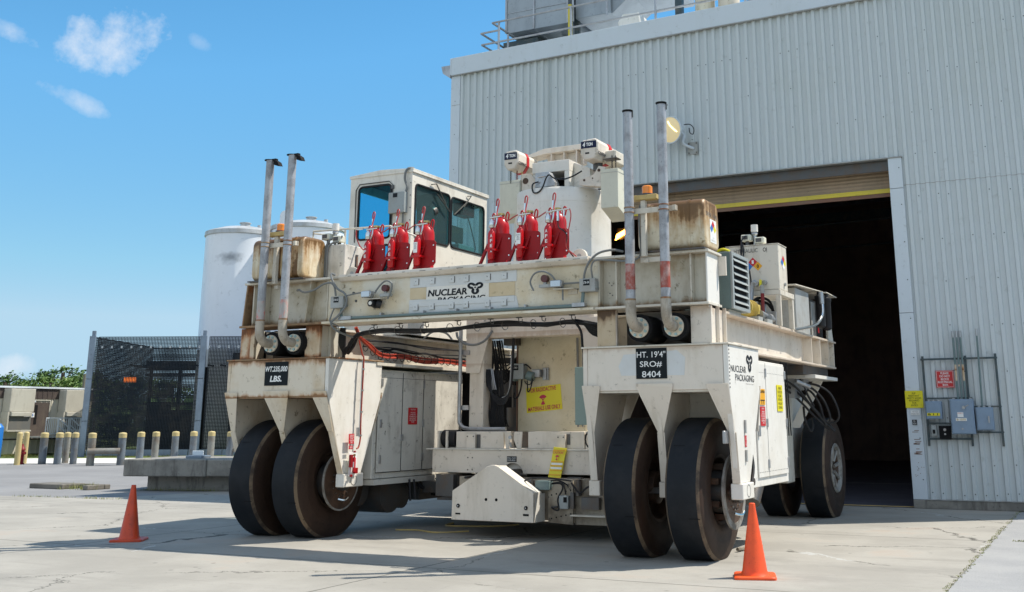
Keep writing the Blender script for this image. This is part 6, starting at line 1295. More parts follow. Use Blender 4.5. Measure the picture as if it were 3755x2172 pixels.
k = MB(); k.plate([(-10.28, 16.795, 3.6), (-9.75, 16.795, 3.6), (-9.82, 16.795, 3.32), (-10.0, 16.795, 2.69), (-10.28, 16.795, 2.70)], (0, -.03, 0)); k.plate([(-7.98, 16.795, 3.31), (-7.94, 16.795, 3.6), (-7.62, 16.795, 3.6), (-7.62, 16.795, 2.69), (-7.8, 16.795, 2.69)], (0, -.03, 0)); k.split('portal_gusset', 'white', pt, bevel=.004)
# conduit beside the portal post
k = MB(); k.tube([(-10.36, 16.7, 3.5), (-10.36, 16.7, 3.0), (-10.36, 16.7, 1.95), (-10.33, 16.7, 1.80), (-10.22, 16.7, 1.73), (-9.9, 16.7, 1.72), (-9.4, 16.7, 1.72)], .035, 8); k.build('pale_conduit', 'galv', T)
k = MB(); k.box(-10.42, -10.2, 16.73, 16.78, 2.05, 2.13); k.box(-10.4, -10.2, 16.73, 16.78, 3.02, 3.1); k.split('conduit_clamp', 'galv', T)
# boxes on the column
k = MB(); k.box(-9.60, -9.37, 17.26, 17.42, 2.59, 2.87); q = k.build('column_box', 'boxg', T, bevel=.008); s = sign('box_label', q, 'signk', (-9.57, 17.257, 2.75), .10, .09, t=.002); text('LTB-5', s, 'wtext', (-9.56, 17.253, 2.78), .07, .03)
k = MB(); k.box(-9.64, -9.57, 17.28, 17.43, 2.56, 2.80); k.cyl((-9.30, 17.30, 2.66), (-9.18, 17.30, 2.62), .085, seg=16); k.build('column_motor', 'tealp', T)
k = MB(); k.box(-9.22, -9.06, 17.30, 17.42, 2.62, 2.76); k.box(-9.05, -8.93, 17.40, 17.445, 2.57, 2.79); k.box(-8.99, -8.96, 17.36, 17.40, 2.58, 2.78); k.split('sensor_bracket', 'galv', T, bevel=.006)
k = MB(); k.tube([(-9.42, 17.3, 2.59), (-9.44, 17.3, 2.42), (-9.50, 17.3, 2.28), (-9.58, 17.3, 2.26), (-9.60, 17.35, 2.35)], .016, 6)
k.tube([(-9.3, 17.28, 2.56), (-9.28, 17.26, 2.44), (-9.27, 17.26, 2.36), (-9.22, 17.26, 2.42), (-9.17, 17.26, 2.60)], .012, 6); k.tube([(-9.35, 17.28, 2.56), (-9.30, 17.26, 2.50), (-9.22, 17.26, 2.50), (-9.2, 17.28, 2.6)], .01, 6); k.tube([(-9.38, 17.3, 2.84), (-9.3, 17.25, 2.84), (-9.22, 17.28, 2.77)], .014, 6)
k.split('column_cable', 'blk', T)
k = MB(); k.box(-8.3, -8.0, 17.5, 17.7, 2.5, 3.4); k.box(-9.75, -9.5, 17.2, 17.4, 3.20, 3.42); k.split('dark_guide', 'steel', T)
# left gap behind the column: winch drum, hoses
k = MB(); k.cyl((-9.95, 18.3, 1.75), (-9.95, 18.3, 2.10), .3, seg=20); k.box(-10.3, -9.6, 18.0, 18.7, 1.6, 1.75); k.build('winch', 'steel', T)
k = MB()
for j, (dx, dz) in enumerate(((0, 0), (.02, -.03), (.045, -.06), (-.02, .02), (.06, -.08))):
    k.tube([(-9.93 + dx, 16.9 + dx, 2.76), (-9.88 + dx, 16.9, 2.45 + dz), (-9.76 + dx * .5, 16.9, 2.28 + dz), (-9.60, 16.88, 2.22 + dz), (-9.48 - dx * .4, 16.9, 2.30 + dz), (-9.42 + dx * .2, 16.92, 2.60), (-9.41 + dx * .3, 16.95, 3.3)], .017, 6)
for j in range(9):
    x = -9.95 + j * .035; k.tube([(x, 17.0, 2.75), (x + .02 * sin(j), 17.02, 2.3), (x + .04, 17.0, 1.9), (x + .06, 17.05, 1.70)], .018, 6)
k.split('hydraulic_hose', 'blk', T)
k = MB()
for j in range(4): k.tube([(-9.92 + j * .03, 16.95, 2.77), (-9.87 + j * .03, 16.93, 2.55), (-9.86 + j * .04, 16.93, 2.4)], .012, 6)
k.tube([(-9.42, 16.9, 3.0), (-9.44, 16.9, 2.5), (-9.5, 16.9, 2.3), (-9.6, 16.9, 2.26)], .012, 6); k.split('hose_sleeve', 'galv', T)
k = MB(); k.box(-11.0, -9.9, 20.6, 20.7, 2.7, 3.1); k.box(-10.72, -10.5, 19.3, 19.4, 2.95, 3.25); k.split('rear_plate', 'white', T)
k = MB(); k.box(-10.7, -10.6, 19.28, 19.299, 2.9, 3.2); k.build('small_box', 'boxd', T)
k = MB(); k.box(-7.63, -7.43, 15.8, 16.1, 1.79, 2.70); k.build('grey_green_cabinet', 'green', T, bevel=.006)
# ---- platform (shield valve)
P_ = MB()
arch = [(-9.18, 1.0)] + [(-8.985 + .195 * cos(a), 1.0 + .17 * sin(a)) for a in [pi - i * pi / 12 for i in range(1, 12)]] + [(-8.79, 1.0)]
P_.prism([(-10.58, 1.0)] + arch + [(-7.2, 1.0), (-7.2, 1.38), (-10.58, 1.38)], 'y', 16.2, 16.3); P_.box(-10.58, -7.2, 16.301, 18.9, 1.05, 1.375); P_ = P_.build('shield_platform', 'white', T, bevel=.006)
k = MB(); k.box(-10.70, -7.2, 16.17, 18.95, 1.381, 1.40); k.build('platform_top', 'cab2', P_)
k = MB(); k.lathe([(0, .17), (.5, .17)], (-8.985, 16.0, 1.0), 'y', 24) if False else k.cyl((-8.93, 16.12, .93), (-8.93, 16.6, .93), .15, seg=20); k.box(-9.16, -8.81, 16.31, 16.33, .8, 1.16); k.build('valve_shaft', 'steel', P_)
for a, b in ((-10.19, -9.24), (-8.77, -7.72)):
    k = MB(); k.box(a, b, 16.34, 16.7, 1.401, 1.68); k.build('platform_box', 'white', P_, bevel=.006)
k = MB(); k.prism([(-9.235, 1.68), (-9.10, 1.68), (-9.13, 1.40), (-9.20, 1.40)], 'y', 16.34, 16.36); k.prism([(-9.04, 1.68), (-8.88, 1.68), (-8.90, 1.40), (-8.98, 1.40), (-9.05, 1.55)], 'y', 16.34, 16.36); k.box(-9.94, -9.77, 16.27, 16.30, 1.401, 1.64); k.box(-8.19, -8.04, 16.27, 16.30, 1.401, 1.64); k.split('platform_tab', 'white', P_, bevel=.004)
k = MB(); k.box(-9.765, -9.70, 16.325, 16.338, 1.41, 1.63); k.box(-8.035, -7.98, 16.325, 16.338, 1.47, 1.64); k.box(-9.23, -8.79, 16.7, 16.8, 1.41, 1.66)
for x, z in ((-9.92, 1.60), (-9.80, 1.60), (-8.17, 1.59), (-8.07, 1.59), (-9.86, 1.25), (-9.77, 1.25), (-9.86, 1.05), (-9.77, 1.05)): yy = 16.27 if z > 1.4 else 16.2; k.cyl((x, yy + .005, z), (x, yy - .006, z), .012, seg=8)
k.build('dark_recess', 'steel', P_)
k = MB(); k.cyl((-9.09, 16.33, 1.585), (-9.09, 16.28, 1.585), .03); k.cyl((-9.09, 16.3, 1.5), (-9.08, 16.32, 1.42), .02); k.build('pin', 'galv', P_)
k = MB(); k.cyl((-10.52, 16.5, 1.56), (-10.24, 16.5, 1.56), .15, seg=20); k.build('winch_motor', 'blk', P_)
k = MB(); k.box(-10.57, -10.53, 16.33, 16.7, 1.401, 1.69); k.box(-10.40, -10.36, 16.33, 16.36, 1.401, 1.69); k.box(-7.70, -7.6, 16.34, 16.7, 1.401, 1.68); k.split('motor_bracket', 'white', P_)
k = MB()
for j in range(5): k.tube([(-7.55 + .09 * cos(t) + j * .01, 16.2 - j * .02, 1.56 + .13 * sin(t)) for t in [i * pi / 6 for i in range(13)]], .014, 6, 1)
k.build('coiled_hose', 'blk', T)
s = sign('valve_sign', T, 'signk', (-9.09, 16.195, 1.19), .18, .09); text('SHIELD VALVE\nDOOR BREAK', s, 'wtext', (-9.08, 16.186, 1.205), .16, .06)
cs = MB(); cs.plate([(-8.27, 16.10, .93), (-8.04, 16.10, .92), (-7.95, 16.16, 1.42), (-8.19, 16.16, 1.44)], (0, -.012, 0)); cs = cs.build('caution_tag', 'ysign', T, bevel=.004)
lu = Vector((.09, .055, .50)).normalized(); lx = Vector((1, 0, -.03)).normalized()
text('CAUTION', cs, 'mag', (-8.185, 16.115, 1.335), .19, .035, ux=lx, uz=lu, bold=.02, off=.012); trefoil(cs, 'mag', (-8.105, 16.11, 1.27), .04, ux=lx, uz=lu, off=.014)
k = MB()
for z in (1.385, 1.21, 1.145, 1.075, 1.005, .955): f = (z - .93) / .5; k.plate([(-8.265 + .08 * f, 16.09 + .06 * f, z - .008), (-8.045 + .09 * f, 16.09 + .06 * f, z - .012), (-8.045 + .09 * f, 16.09 + .06 * f, z + .002), (-8.265 + .08 * f, 16.09 + .06 * f, z + .006)], (0, -.012, 0))
k.build('tag_ribs', 'osign', cs)
k = MB()
for z in (1.175, 1.11): f = (z - .93) / .5; k.plate([(-8.255 + .08 * f, 16.088 + .06 * f, z - .018), (-8.055 + .09 * f, 16.088 + .06 * f, z - .022), (-8.055 + .09 * f, 16.088 + .06 * f, z + .012), (-8.255 + .08 * f, 16.088 + .06 * f, z + .016)], (0, -.006, 0))
k.build('tag_labels', 'wtext', cs)
# bumper and lower body
bp = MB(); bp.prism([(-9.73, .30), (-8.22, .30), (-8.22, .75), (-8.86, 1.14), (-8.93, 1.165), (-8.99, 1.165), (-9.07, 1.14), (-9.72, .75)], 'y', 15.5, 15.56); bp = bp.build('nose_plate', 'white', T, bevel=.006)
k = MB(); k.plate([(-8.222, 15.561, .75), (-8.86, 15.561, 1.135), (-8.86, 15.561, 1.115), (-8.222, 15.561, .73)], (0, .22, 0)); k.plate([(-9.72, 15.561, .75), (-9.07, 15.561, 1.135), (-9.07, 15.561, 1.115), (-9.72, 15.561, .73)], (0, .22, 0)); k.box(-9.07, -8.86, 15.561, 15.78, 1.13, 1.15); k.box(-8.242, -8.222, 15.561, 15.9, .30, .73); k.box(-9.72, -9.70, 15.561, 15.9, .3, .73); k.build('nose_rim', 'clean', bp)
k = MB()
for x in (-9.60, -8.35): k.cyl((x, 15.499, .52), (x, 15.485, .52), .032, .030, 16)
for x in (-9.08, -8.89): k.cyl((x, 15.4995, .63), (x, 15.496, .63), .024, seg=16)
k.box(-9.65, -9.56, 15.494, 15.4985, .385, .41); k.box(-8.40, -8.30, 15.494, 15.4985, .40, .43); k.build('nose_bolts', 'dark', bp)
k = MB()
for x in (-9.60, -8.35): k.cyl((x, 15.484, .52), (x, 15.478, .52), .012, seg=8)
k.split('bolt_centre', 'galv', bp)
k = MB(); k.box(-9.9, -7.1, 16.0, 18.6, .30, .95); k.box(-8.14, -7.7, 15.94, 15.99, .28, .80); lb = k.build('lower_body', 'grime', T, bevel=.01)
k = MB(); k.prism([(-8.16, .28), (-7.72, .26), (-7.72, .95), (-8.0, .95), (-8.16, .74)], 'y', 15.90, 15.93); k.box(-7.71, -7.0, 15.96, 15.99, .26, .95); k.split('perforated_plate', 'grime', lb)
k = MB()
for i in range(5):
    for j in range(2): k.cyl((-8.10 + i * .085, 15.899, .34 + j * .36 + i * .02), (-8.10 + i * .085, 15.895, .34 + j * .36 + i * .02), .013, seg=8)
k.build('plate_holes', 'dark', lb)
k = MB(); k.box(-7.92, -7.76, 15.80, 15.89, .50, .70); k.build('lower_box', 'boxg', T, bevel=.006); k = MB(); k.box(-7.84, -7.78, 15.796, 15.7995, .60, .68); k.build('box_label', 'dark', T); k = MB(); k.box(-7.74, -7.68, 15.84, 15.9, .5, .75); k.cyl((-8.08, 15.86, .52), (-7.98, 15.86, .52), .02); k.build('limit_switch', 'steel', T)
k = MB(); k.tube([(-8.05, 15.8, .52), (-7.98, 15.8, .48), (-7.92, 15.8, .50), (-7.94, 15.8, .65), (-7.88, 15.85, .80), (-7.95, 15.9, .88), (-8.2, 15.9, .86)], .014, 6); k.tube([(-7.82, 15.84, .72), (-7.84, 15.84, .82), (-7.95, 15.9, .90), (-8.25, 15.9, .84)], .012, 6); k.tube([(-7.8, 15.9, .85), (-8.0, 15.9, .93), (-8.3, 15.85, .88)], .012, 6); k.split('lower_cable', 'blk', T)
k = MB(); k.box(-8.35, -8.10, 15.8, 15.95, .78, .92); k.build('small_enclosure', 'tealp', T, bevel=.006)
k = MB(); k.box(-7.7, -7.0, 15.75, 15.95, .40, .42); k.build('step_plate', 'shade', T)
k = MB(); k.box(-11.3, -9.9, 17.0, 18.6, .6, .8); k.box(-11.2, -7.0, 18.7, 19.0, .5, 1.0); k.split('under_frame', 'steel', T)
k = MB(); k.tube([(-11.25, 16.5, .85), (-11.15, 16.4, .5)], .02, 6, 1); k.tube([(-11.15, 16.5, .85), (-11.05, 16.4, .52)], .02, 6, 1); k.split('hanging_strap', 'blk', T)
# hand extinguishers
def handext(x, y, z, h, r):
    k = MB(); k.lathe([(0, 0), (0, r), (h * .75, r), (h * .85, r * .4), (h * .88, r * .4)], (x, y, z), 'z', 16); e = k.build('hand_extinguisher', 'red', T)
    k = MB(); k.box(x - r * .6, x + r * .6, y - r * .5, y + r * .5, z + h * .88, z + h); k.build('extinguisher_valve', 'brass', e)
    k = MB(); k.box(x - r * .7, x + r * .7, y - r - .003, y - r, z + h * .25, z + h * .55); k.build('extinguisher_label', 'wtext', e)
handext(-7.24, 16.08, 1.08, .30, .035)
k = MB(); k.box(-7.32, -7.18, 16.0, 16.14, 1.05, 1.20); k.build('extinguisher_bracket', 'redd', T)
k = MB(); k.box(-7.3, -7.26, 16.1, 16.14, 1.02, 1.45); k.build('extinguisher_board', 'clean', T)
# ---- top of the cask: hoists, chain boxes, lifting yoke
def hoist(x0, x1, z0, z1, y0, yl, mir):
    # faceted housing, long in y
    pr = [(x0 + .05, z1), (x1 - .04, z1 + .02), (x1, z1 - .06), (x1, z0 + .14), (x1 - .08, z0 + .02), (x0 + .08, z0), (x0, z0 + .12), (x0, z1 - .06)]
    k = MB(); k.prism(pr, 'y', y0, y0 + yl * .42); h = k.build('chain_hoist', 'white', T, bevel=.02)
    c = ((x0 + x1) / 2, (z0 + z1) / 2); sc = lambda f: [(c[0] + (a - c[0]) * f, c[1] + (b - c[1]) * f) for a, b in pr]
    k = MB(); k.prism(sc(1.015), 'y', y0 + yl * .421, y0 + yl * .53); k.build('red_belt', 'rsign', h)
    k = MB(); k.prism(sc(.93), 'y', y0 + yl * .531, y0 + yl); k.build('rear_housing', 'shade', h, bevel=.02)
    s = sign('capacity_plate', h, 'navy', (x0 + .015, y0 - .001, z1 - .16), (x1 - x0) - .04, .13); text('4', s, 'wtext', (x0 + .05, y0 - .009, z1 - .135), .055, .09, bold=.05, lean=.15); text('TON', s, 'wtext', (x0 + .125, y0 - .009, z1 - .125), .13, .065, bold=.05)
    k = MB(); k.box(x0 + .10, x0 + .18, y0 - .004, y0 - .0005, z0 + .12, z0 + .15); k.build('maker_plate', 'ink', h)
    text('COFFING', h, 'ink', (x1 + .001, y0 + .02, z0 + .10), yl * .36, .07, ux=(0, 1, 0), uz=(0, 0, 1), bold=.02)
    return h
hoist(-9.80, -9.49, 6.49, 6.86, 17.22, .85, 0); hoist(-8.17, -7.82, 6.50, 6.89, 17.2, 1.25, 0)
def chain(pts, name='chain', mat='steel'):
    k = MB(); 
    for (x, y, za, zb) in pts:
        z = zb; i = 0
        while z > za:
            if i % 2: k.tube([(x - .012, y, z), (x - .012, y, z - .03), (x + .012, y, z - .03), (x + .012, y, z), (x - .012, y, z)], .005, 5, 1)
            else: k.tube([(x, y - .012, z), (x, y - .012, z - .03), (x, y + .012, z - .03), (x, y + .012, z), (x, y - .012, z)], .005, 5, 1)
            z -= .024; i += 1
    k.build(name, mat, T)
chain([(-9.69, 17.3, 6.26, 6.52), (-7.60, 17.35, 6.30, 6.58), (-7.55, 17.4, 6.30, 6.58), (-7.45, 17.6, 6.3, 6.7)]); chain([(-9.58, 17.35, 6.30, 6.5)], 'chain', 'hydr'); chain([(-9.50, 17.4, 6.25, 6.48)], 'chain', 'brass')
k = MB(); k.box(-7.86, -7.62, 17.55, 18.0, 6.50, 6.74); k.build('hoist_drive', 'shade', T, bevel=.02); k = MB(); k.cyl((-8.0, 17.6, 6.38), (-8.0, 17.6, 6.52), .09); k.box(-7.80, -7.5, 17.35, 17.55, 6.52, 6.54); k.build('hoist_hook', 'steel', T, bevel=.01)
k = MB(); k.prism([(17.3, 6.31), (17.62, 6.31), (17.62, 5.80), (17.45, 5.50), (17.3, 5.66)], 'x', -9.93, -9.50); q = k.build('chain_box', 'bag', T, bevel=.006); k = MB(); k.box(-9.935, -9.495, 17.295, 17.625, 6.25, 6.255); k.build('box_lip', 'boxd', q)
k = MB(); k.prism([(17.3, 6.32), (17.8, 6.32), (17.8, 5.42), (17.3, 5.60)], 'x', -7.81, -7.47); q = k.build('chain_box', 'bag', T, bevel=.006); k = MB(); k.box(-7.815, -7.465, 17.295, 17.8, 6.25, 6.255); k.build('box_lip', 'boxd', q)
k = MB(); k.prism([(-9.50, 5.5), (-9.0, 5.62), (-9.0, 5.50), (-9.55, 5.35)], 'y', 17.55, 17.7); k.build('strut', 'yelc', T)
y = MB(); y.prism([(-9.70, 6.96), (-9.35, 7.05), (-8.3, 7.06), (-8.3, 6.96), (-9.3, 6.945), (-9.68, 6.90)], 'y', 18.0, 18.35)
y.prism([(-9.38, 6.944), (-8.42, 6.95), (-8.52, 6.66), (-9.28, 6.66)], 'y', 18.16, 18.19); y = y.build('lifting_yoke', 'white', T, bevel=.005)
k = MB()
for x in (-9.2, -8.92, -8.65, -8.5): k.box(x, x + .02, 18.01, 18.16, 6.66, 6.945)
k.split('yoke_rib', 'white', y)
k = MB(); k.box(-9.28, -8.50, 17.40, 18.0, 6.41, 6.62); k.box(-8.60, -8.50, 17.402, 18.0, 6.07, 6.409); k.prism([(-8.499, 6.6), (-8.16, 6.45), (-8.16, 6.07), (-8.499, 6.07)], 'y', 17.6, 17.95); k.box(-9.28, -9.2, 17.42, 18, 6.07, 6.409); k.build('yoke_box', 'clean', T, bevel=.006)
k = MB(); k.box(-9.2, -8.62, 17.9, 17.95, 6.07, 6.4); k.box(-9.0, -8.8, 17.5, 17.8, 6.07, 6.12); k.build('yoke_recess', 'dark', T)
k = MB(); k.prism([(-9.09, 6.36), (-8.80, 6.36), (-8.68, 6.15), (-8.68, 6.08), (-9.09, 6.08)], 'y', 17.16, 17.35); q = k.build('control_box', 'galv', T, bevel=.006); k = MB(); k.tube([(-9.03, 17.14, 6.27), (-8.87, 17.14, 6.28)], .010, 6, 1); k.build('handle', 'chrome', q)
k = MB(); k.tube([(-9.0, 17.13, 6.18), (-9.1, 17.08, 6.13), (-9.08, 17.06, 5.98), (-8.98, 17.06, 5.96), (-8.88, 17.06, 6.05), (-8.82, 17.08, 6.22), (-8.76, 17.1, 6.28), (-8.65, 17.1, 6.20), (-8.45, 17.1, 6.17), (-8.3, 17.15, 6.22), (-8.14, 17.2, 6.31)], .014, 8); k.build('control_cable', 'blk', T)
k = MB(); k.prism([(-9.49, 6.42), (-9.32, 6.42), (-9.16, 6.26), (-9.16, 6.07), (-9.49, 6.07)], 'y', 17.36, 17.42); k.prism([(-8.27, 6.10), (-8.27, 6.20), (-7.98, 6.26), (-7.88, 6.41), (-7.74, 6.38), (-7.81, 6.10)], 'y', 17.36, 17.42); k.prism([(-8.27, 6.09), (-7.81, 6.09), (-7.81, 6.0), (-8.2, 6.06)], 'y', 17.30, 17.45); q = k.build('hoist_arm', 'white', T, bevel=.006)
k = MB(); k.cyl((-9.40, 17.359, 6.28), (-9.40, 17.35, 6.28), .06, seg=16); k.cyl((-7.87, 17.359, 6.33), (-7.87, 17.353, 6.33), .03, seg=12); k.cyl((-8.17, 17.359, 6.17), (-8.17, 17.353, 6.17), .022, seg=12); k.cyl((-8.0, 17.359, 6.19), (-8.0, 17.353, 6.19), .014, seg=12); k.build('arm_holes', 'hub', q)
# ---- cables under the front beam
k = MB()
base = [(-11.32, 14.62, 2.96), (-11.20, 14.6, 3.10), (-11.02, 14.55, 3.26), (-10.5, 14.5, 3.31), (-9.9, 14.5, 3.28), (-9.2, 14.5, 3.27), (-8.7, 14.5, 3.31), (-8.1, 14.5, 3.32), (-7.5, 14.5, 3.28), (-7.0, 14.5, 3.31), (-6.5, 14.6, 3.2)]
for j in range(13):
    o = [(p[0] + random.uniform(-.01, .01), p[1] + random.uniform(-.07, .07), p[2] + random.uniform(-.032, .032)) for p in base]
    k.tube(o, random.uniform(.013, .022), 6, 3)
for j in range(5):
    k.tube([(-7.0, 14.5, 3.33), (-6.85, 14.5, 3.30 - j * .01), (-6.7, 14.5, 3.22 - j * .03), (-6.45, 14.55, 3.12 - j * .02)], .016, 6)
k.tube([(-6.98, 14.4, 3.32), (-6.85, 14.4, 3.15), (-6.83, 14.42, 2.9), (-6.8, 14.5, 2.7)], .02, 6)
for j in range(5): k.tube([(-11.35 + j * .02, 14.5, 3.38), (-11.38 + j * .03, 14.5, 3.15), (-11.34, 14.55, 3.0), (-11.3, 14.6, 2.95)], .014, 6)
k.build('black_cable_bundle', 'blk', T)
k = MB()
for x in (-10.6, -10.1, -9.6, -9.0, -8.4, -7.9, -7.5, -7.0): k.tube([(x, 14.4, 3.40), (x + .01, 14.38, 3.34), (x + .05, 14.4, 3.32), (x + .06, 14.4, 3.37)], .008, 5, 2); k.box(x - .03, x + .05, 14.36, 14.42, 3.385, 3.399)
for x in (-10.7, -10.2, -9.7, -9.2, -8.7, -8.2, -7.7, -7.2): k.tube([(x, 14.5 + .10 * cos(t), 3.295 + .07 * sin(t)) for t in [i * pi / 5 for i in range(11)]], .006, 5, 1)
k.build('cable_hook', 'steel', T)
k = MB()
for j in range(7):
    dx, dz = random.uniform(-.03, .03), random.uniform(-.04, .04)
    k.tube([(-11.25 + dx, 14.8, 3.28), (-11.28 + dx, 15.2, 3.12 + dz), (-11.28 + dx, 15.55, 2.98 + dz), (-11.28 + dx, 16.2, 2.99 + dz), (-11.28, 16.9, 2.95 + dz * 1.5), (-11.28 + dx, 17.6, 2.97 + dz), (-11.28 + dx, 18.5, 2.95 + dz * 1.6)], .013, 6)
k.tube([(-11.2, 14.7, 3.4), (-11.2, 14.78, 3.3)], .03, 6, 1); k.build('orange_cable_bundle', 'orange', T)
k = MB()
for j in range(16):
    yy = 15.1 + j * .22; zz = 3.15 - (yy - 14.9) * .28 if yy < 15.6 else 2.97; k.tube([(-11.28 + .055 * cos(t), yy, zz + .07 * sin(t)) for t in [i * pi / 4 for i in range(9)]], .007, 5, 1)
k.tube([(-11.44, 15.4, 3.12), (-11.44, 16.0, 3.10), (-11.44, 16.2, 3.13), (-11.44, 16.8, 3.08), (-11.44, 17.2, 3.10), (-11.44, 17.8, 3.05), (-11.44, 18.6, 3.06)], .02, 6); k.tube([(-11.44, 15.8, 3.06), (-11.44, 16.1, 3.07), (-11.44, 16.8, 3.02), (-11.44, 17.6, 2.99), (-11.44, 18.6, 3.0)], .018, 6); k.tube([(-11.5, 15.3, 3.25), (-11.5, 18.6, 3.22)], .015, 6, 1); k.split('black_cable', 'blk', T)
k = MB(); k.tube([(-11.20, 14.80, 3.2), (-11.16, 14.86, 2.95), (-11.135, 14.87, 2.88), (-11.13, 14.86, 2.4), (-11.13, 14.85, 1.9), (-11.13, 14.86, 1.6), (-11.13, 14.82, 1.45), (-11.13, 14.77, 1.42)], .013, 8, 3); k.build('orange_line', 'orange', T)
k = MB(); k.tube([(-11.136, 14.84, 2.86), (-11.136, 14.83, 1.6)], .008, 6, 1)
for z in (2.7, 2.35, 2.0, 1.62): k.box(-11.145, -11.11, 14.835, 14.875, z, z + .025)
k.box(-11.148, -11.12, 14.76, 14.80, 1.62, 1.76); k.split('line_clip', 'galv', T)
s = sign('red_notice', T, 'rsign', (-11.148, 14.57, 1.50), .14, .16, **YZ); text('ENGINE FIRE\nSUPPRESSION\nMANUAL\nACTUATION\nPOINT', s, 'wtext', (-11.141, 14.585, 1.515), .11, .13, **YZ)
s = sign('red_notice', T, 'rsign', (-11.148, 14.58, 1.415), .10, .055, **YZ); text('AFEX', s, 'wtext', (-11.141, 14.595, 1.43), .07, .028, **YZ)
k = MB(); k.box(-11.148, -11.10, 14.60, 14.65, 1.13, 1.33); k.box(-11.148, -11.09, 14.71, 14.78, 1.03, 1.12); k.cyl((-11.12, 14.62, 1.0), (-11.09, 14.62, 1.0), .02); k.tube([(-11.1, 14.68, 1.39), (-11.1, 14.68, 1.36)], .022, 8, 1); k.build('actuator_bracket', 'redd', T, bevel=.004)
handext(-11.10, 14.68, 1.06, .28, .026)
k = MB(); k.plate([(-11.1495, 14.60, .99), (-11.1495, 14.80, .99), (-11.1495, 14.82, 1.35), (-11.1495, 14.60, 1.38)], (.001, 0, 0)); k.build('overspray', 'wtext', T)
k = MB(); k.tube([(-10.39, 16.6, 3.42), (-10.36, 16.6, 3.32), (-10.22, 16.58, 3.22), (-10.0, 16.58, 3.18), (-9.78, 16.58, 3.25), (-9.64, 16.6, 3.42)], .022, 8); k.tube([(-10.9, 16.3, 3.3), (-10.7, 16.3, 3.42), (-10.5, 16.4, 3.40), (-10.42, 16.5, 3.28)], .018, 8); k.split('grey_loop', 'gcond', T)
# more runs of cable and pipe inside the frame
k = MB()
for j, (yy, zz, rr_) in enumerate(((15.2, 3.22, .014), (15.2, 3.12, .012))):
    k.tube([(-11.41, yy, zz), (-11.40, yy + 1.0, zz + .02), (-11.41, yy + 2.0, zz - .03), (-11.40, yy + 3.2, zz), (-11.41, 20.5, zz + .01)], rr_, 6)
k.build('frame_cable', 'blk', T)
k = MB()
for j in range(7): k.tube([(-10.15 + j * .05, 17.3, 3.3), (-10.12 + j * .06, 17.35, 2.9 - .05 * j), (-10.1 + j * .03, 17.3, 2.4), (-10.05 + j * .05, 17.4, 1.75)], .016 + .004 * (j % 3), 6)
for j in range(5): k.tube([(-10.2, 17.6, 3.2 - j * .05), (-9.9, 17.5, 2.85 - j * .08), (-9.7, 17.6, 3.0 - j * .03), (-9.62, 17.7, 3.2)], .014, 6)
k.build('bay_hose', 'blk', T)
k = MB(); k.box(-10.25, -9.95, 17.9, 18.0, 2.3, 2.6); k.box(-10.2, -9.75, 17.6, 17.7, 2.9, 3.0); k.cyl((-9.8, 17.8, 2.1), (-9.8, 17.8, 2.5), .09); k.build('bay_valve_block', 'steel', T)
k = MB(); k.tube([(-9.98, 17.2, 1.72), (-9.98, 17.2, 2.2), (-9.9, 17.2, 2.3), (-9.72, 17.2, 2.32)], .02, 8); k.tube([(-8.35, 17.40, 3.3), (-8.33, 17.38, 2.6), (-8.33, 17.38, 1.75)], .022, 8, 1); k.tube([(-8.24, 17.40, 3.3), (-8.24, 17.38, 1.75)], .014, 8, 1); k.build('bay_pipe', 'gcond', T)
k = MB(); k.tube([(-8.28, 17.2, 2.66), (-8.24, 17.2, 2.55)], .03, 8, 1); k.build('red_handle', 'rsign', T); k = MB(); k.tube([(-8.24, 17.2, 2.55), (-8.2, 17.2, 2.3)], .03, 8, 1); k.build('handle_grip', 'bluebox', T)
k = MB(); k.tube([(-9.6, 15.7, .95), (-9.9, 16.6, .92), (-10.6, 17.2, .80), (-11.2, 17.5, .82)], .022, 6); k.tube([(-8.6, 15.8, 1.02), (-8.7, 16.1, .98), (-9.4, 16.4, .96), (-10.4, 17.0, .86)], .018, 6); k.build('under_hose', 'blk', T)
k = MB()
for x, w, z0, z1 in ((-9.6, .5, .98, 1.04), (-8.6, .3, .60, .98), (-7.9, .25, .72, 1.0), (-10.4, .35, .70, 1.0)): k.box(x, x + w, 16.05, 16.18, z0 - .08, z1 - .03)
k.cyl((-8.75, 15.9, .88), (-8.45, 15.9, .88), .06); k.cyl((-7.62, 15.9, .70), (-7.62, 15.9, .95), .05); k.box(-7.55, -7.25, 15.85, 15.95, .50, .68); k.cyl((-10.1, 16.4, .72), (-9.8, 16.4, .72), .14); k.box(-10.6, -10.2, 16.6, 17.0, .55, .95)
k.build('under_machinery', 'steel', T)
k = MB(); k.tube([(-7.7, 15.8, .9), (-7.55, 15.78, .75), (-7.45, 15.8, .82), (-7.3, 15.85, .9)], .016, 6); k.tube([(-8.6, 15.75, .86), (-8.4, 15.7, .95), (-8.1, 15.75, .97), (-7.7, 15.8, .93)], .014, 6); k.tube([(-10.5, 16.2, .9), (-10.2, 16.1, .68), (-9.95, 16.2, .8), (-9.8, 16.3, .9)], .016, 6); k.build('machine_hose', 'blk', T)
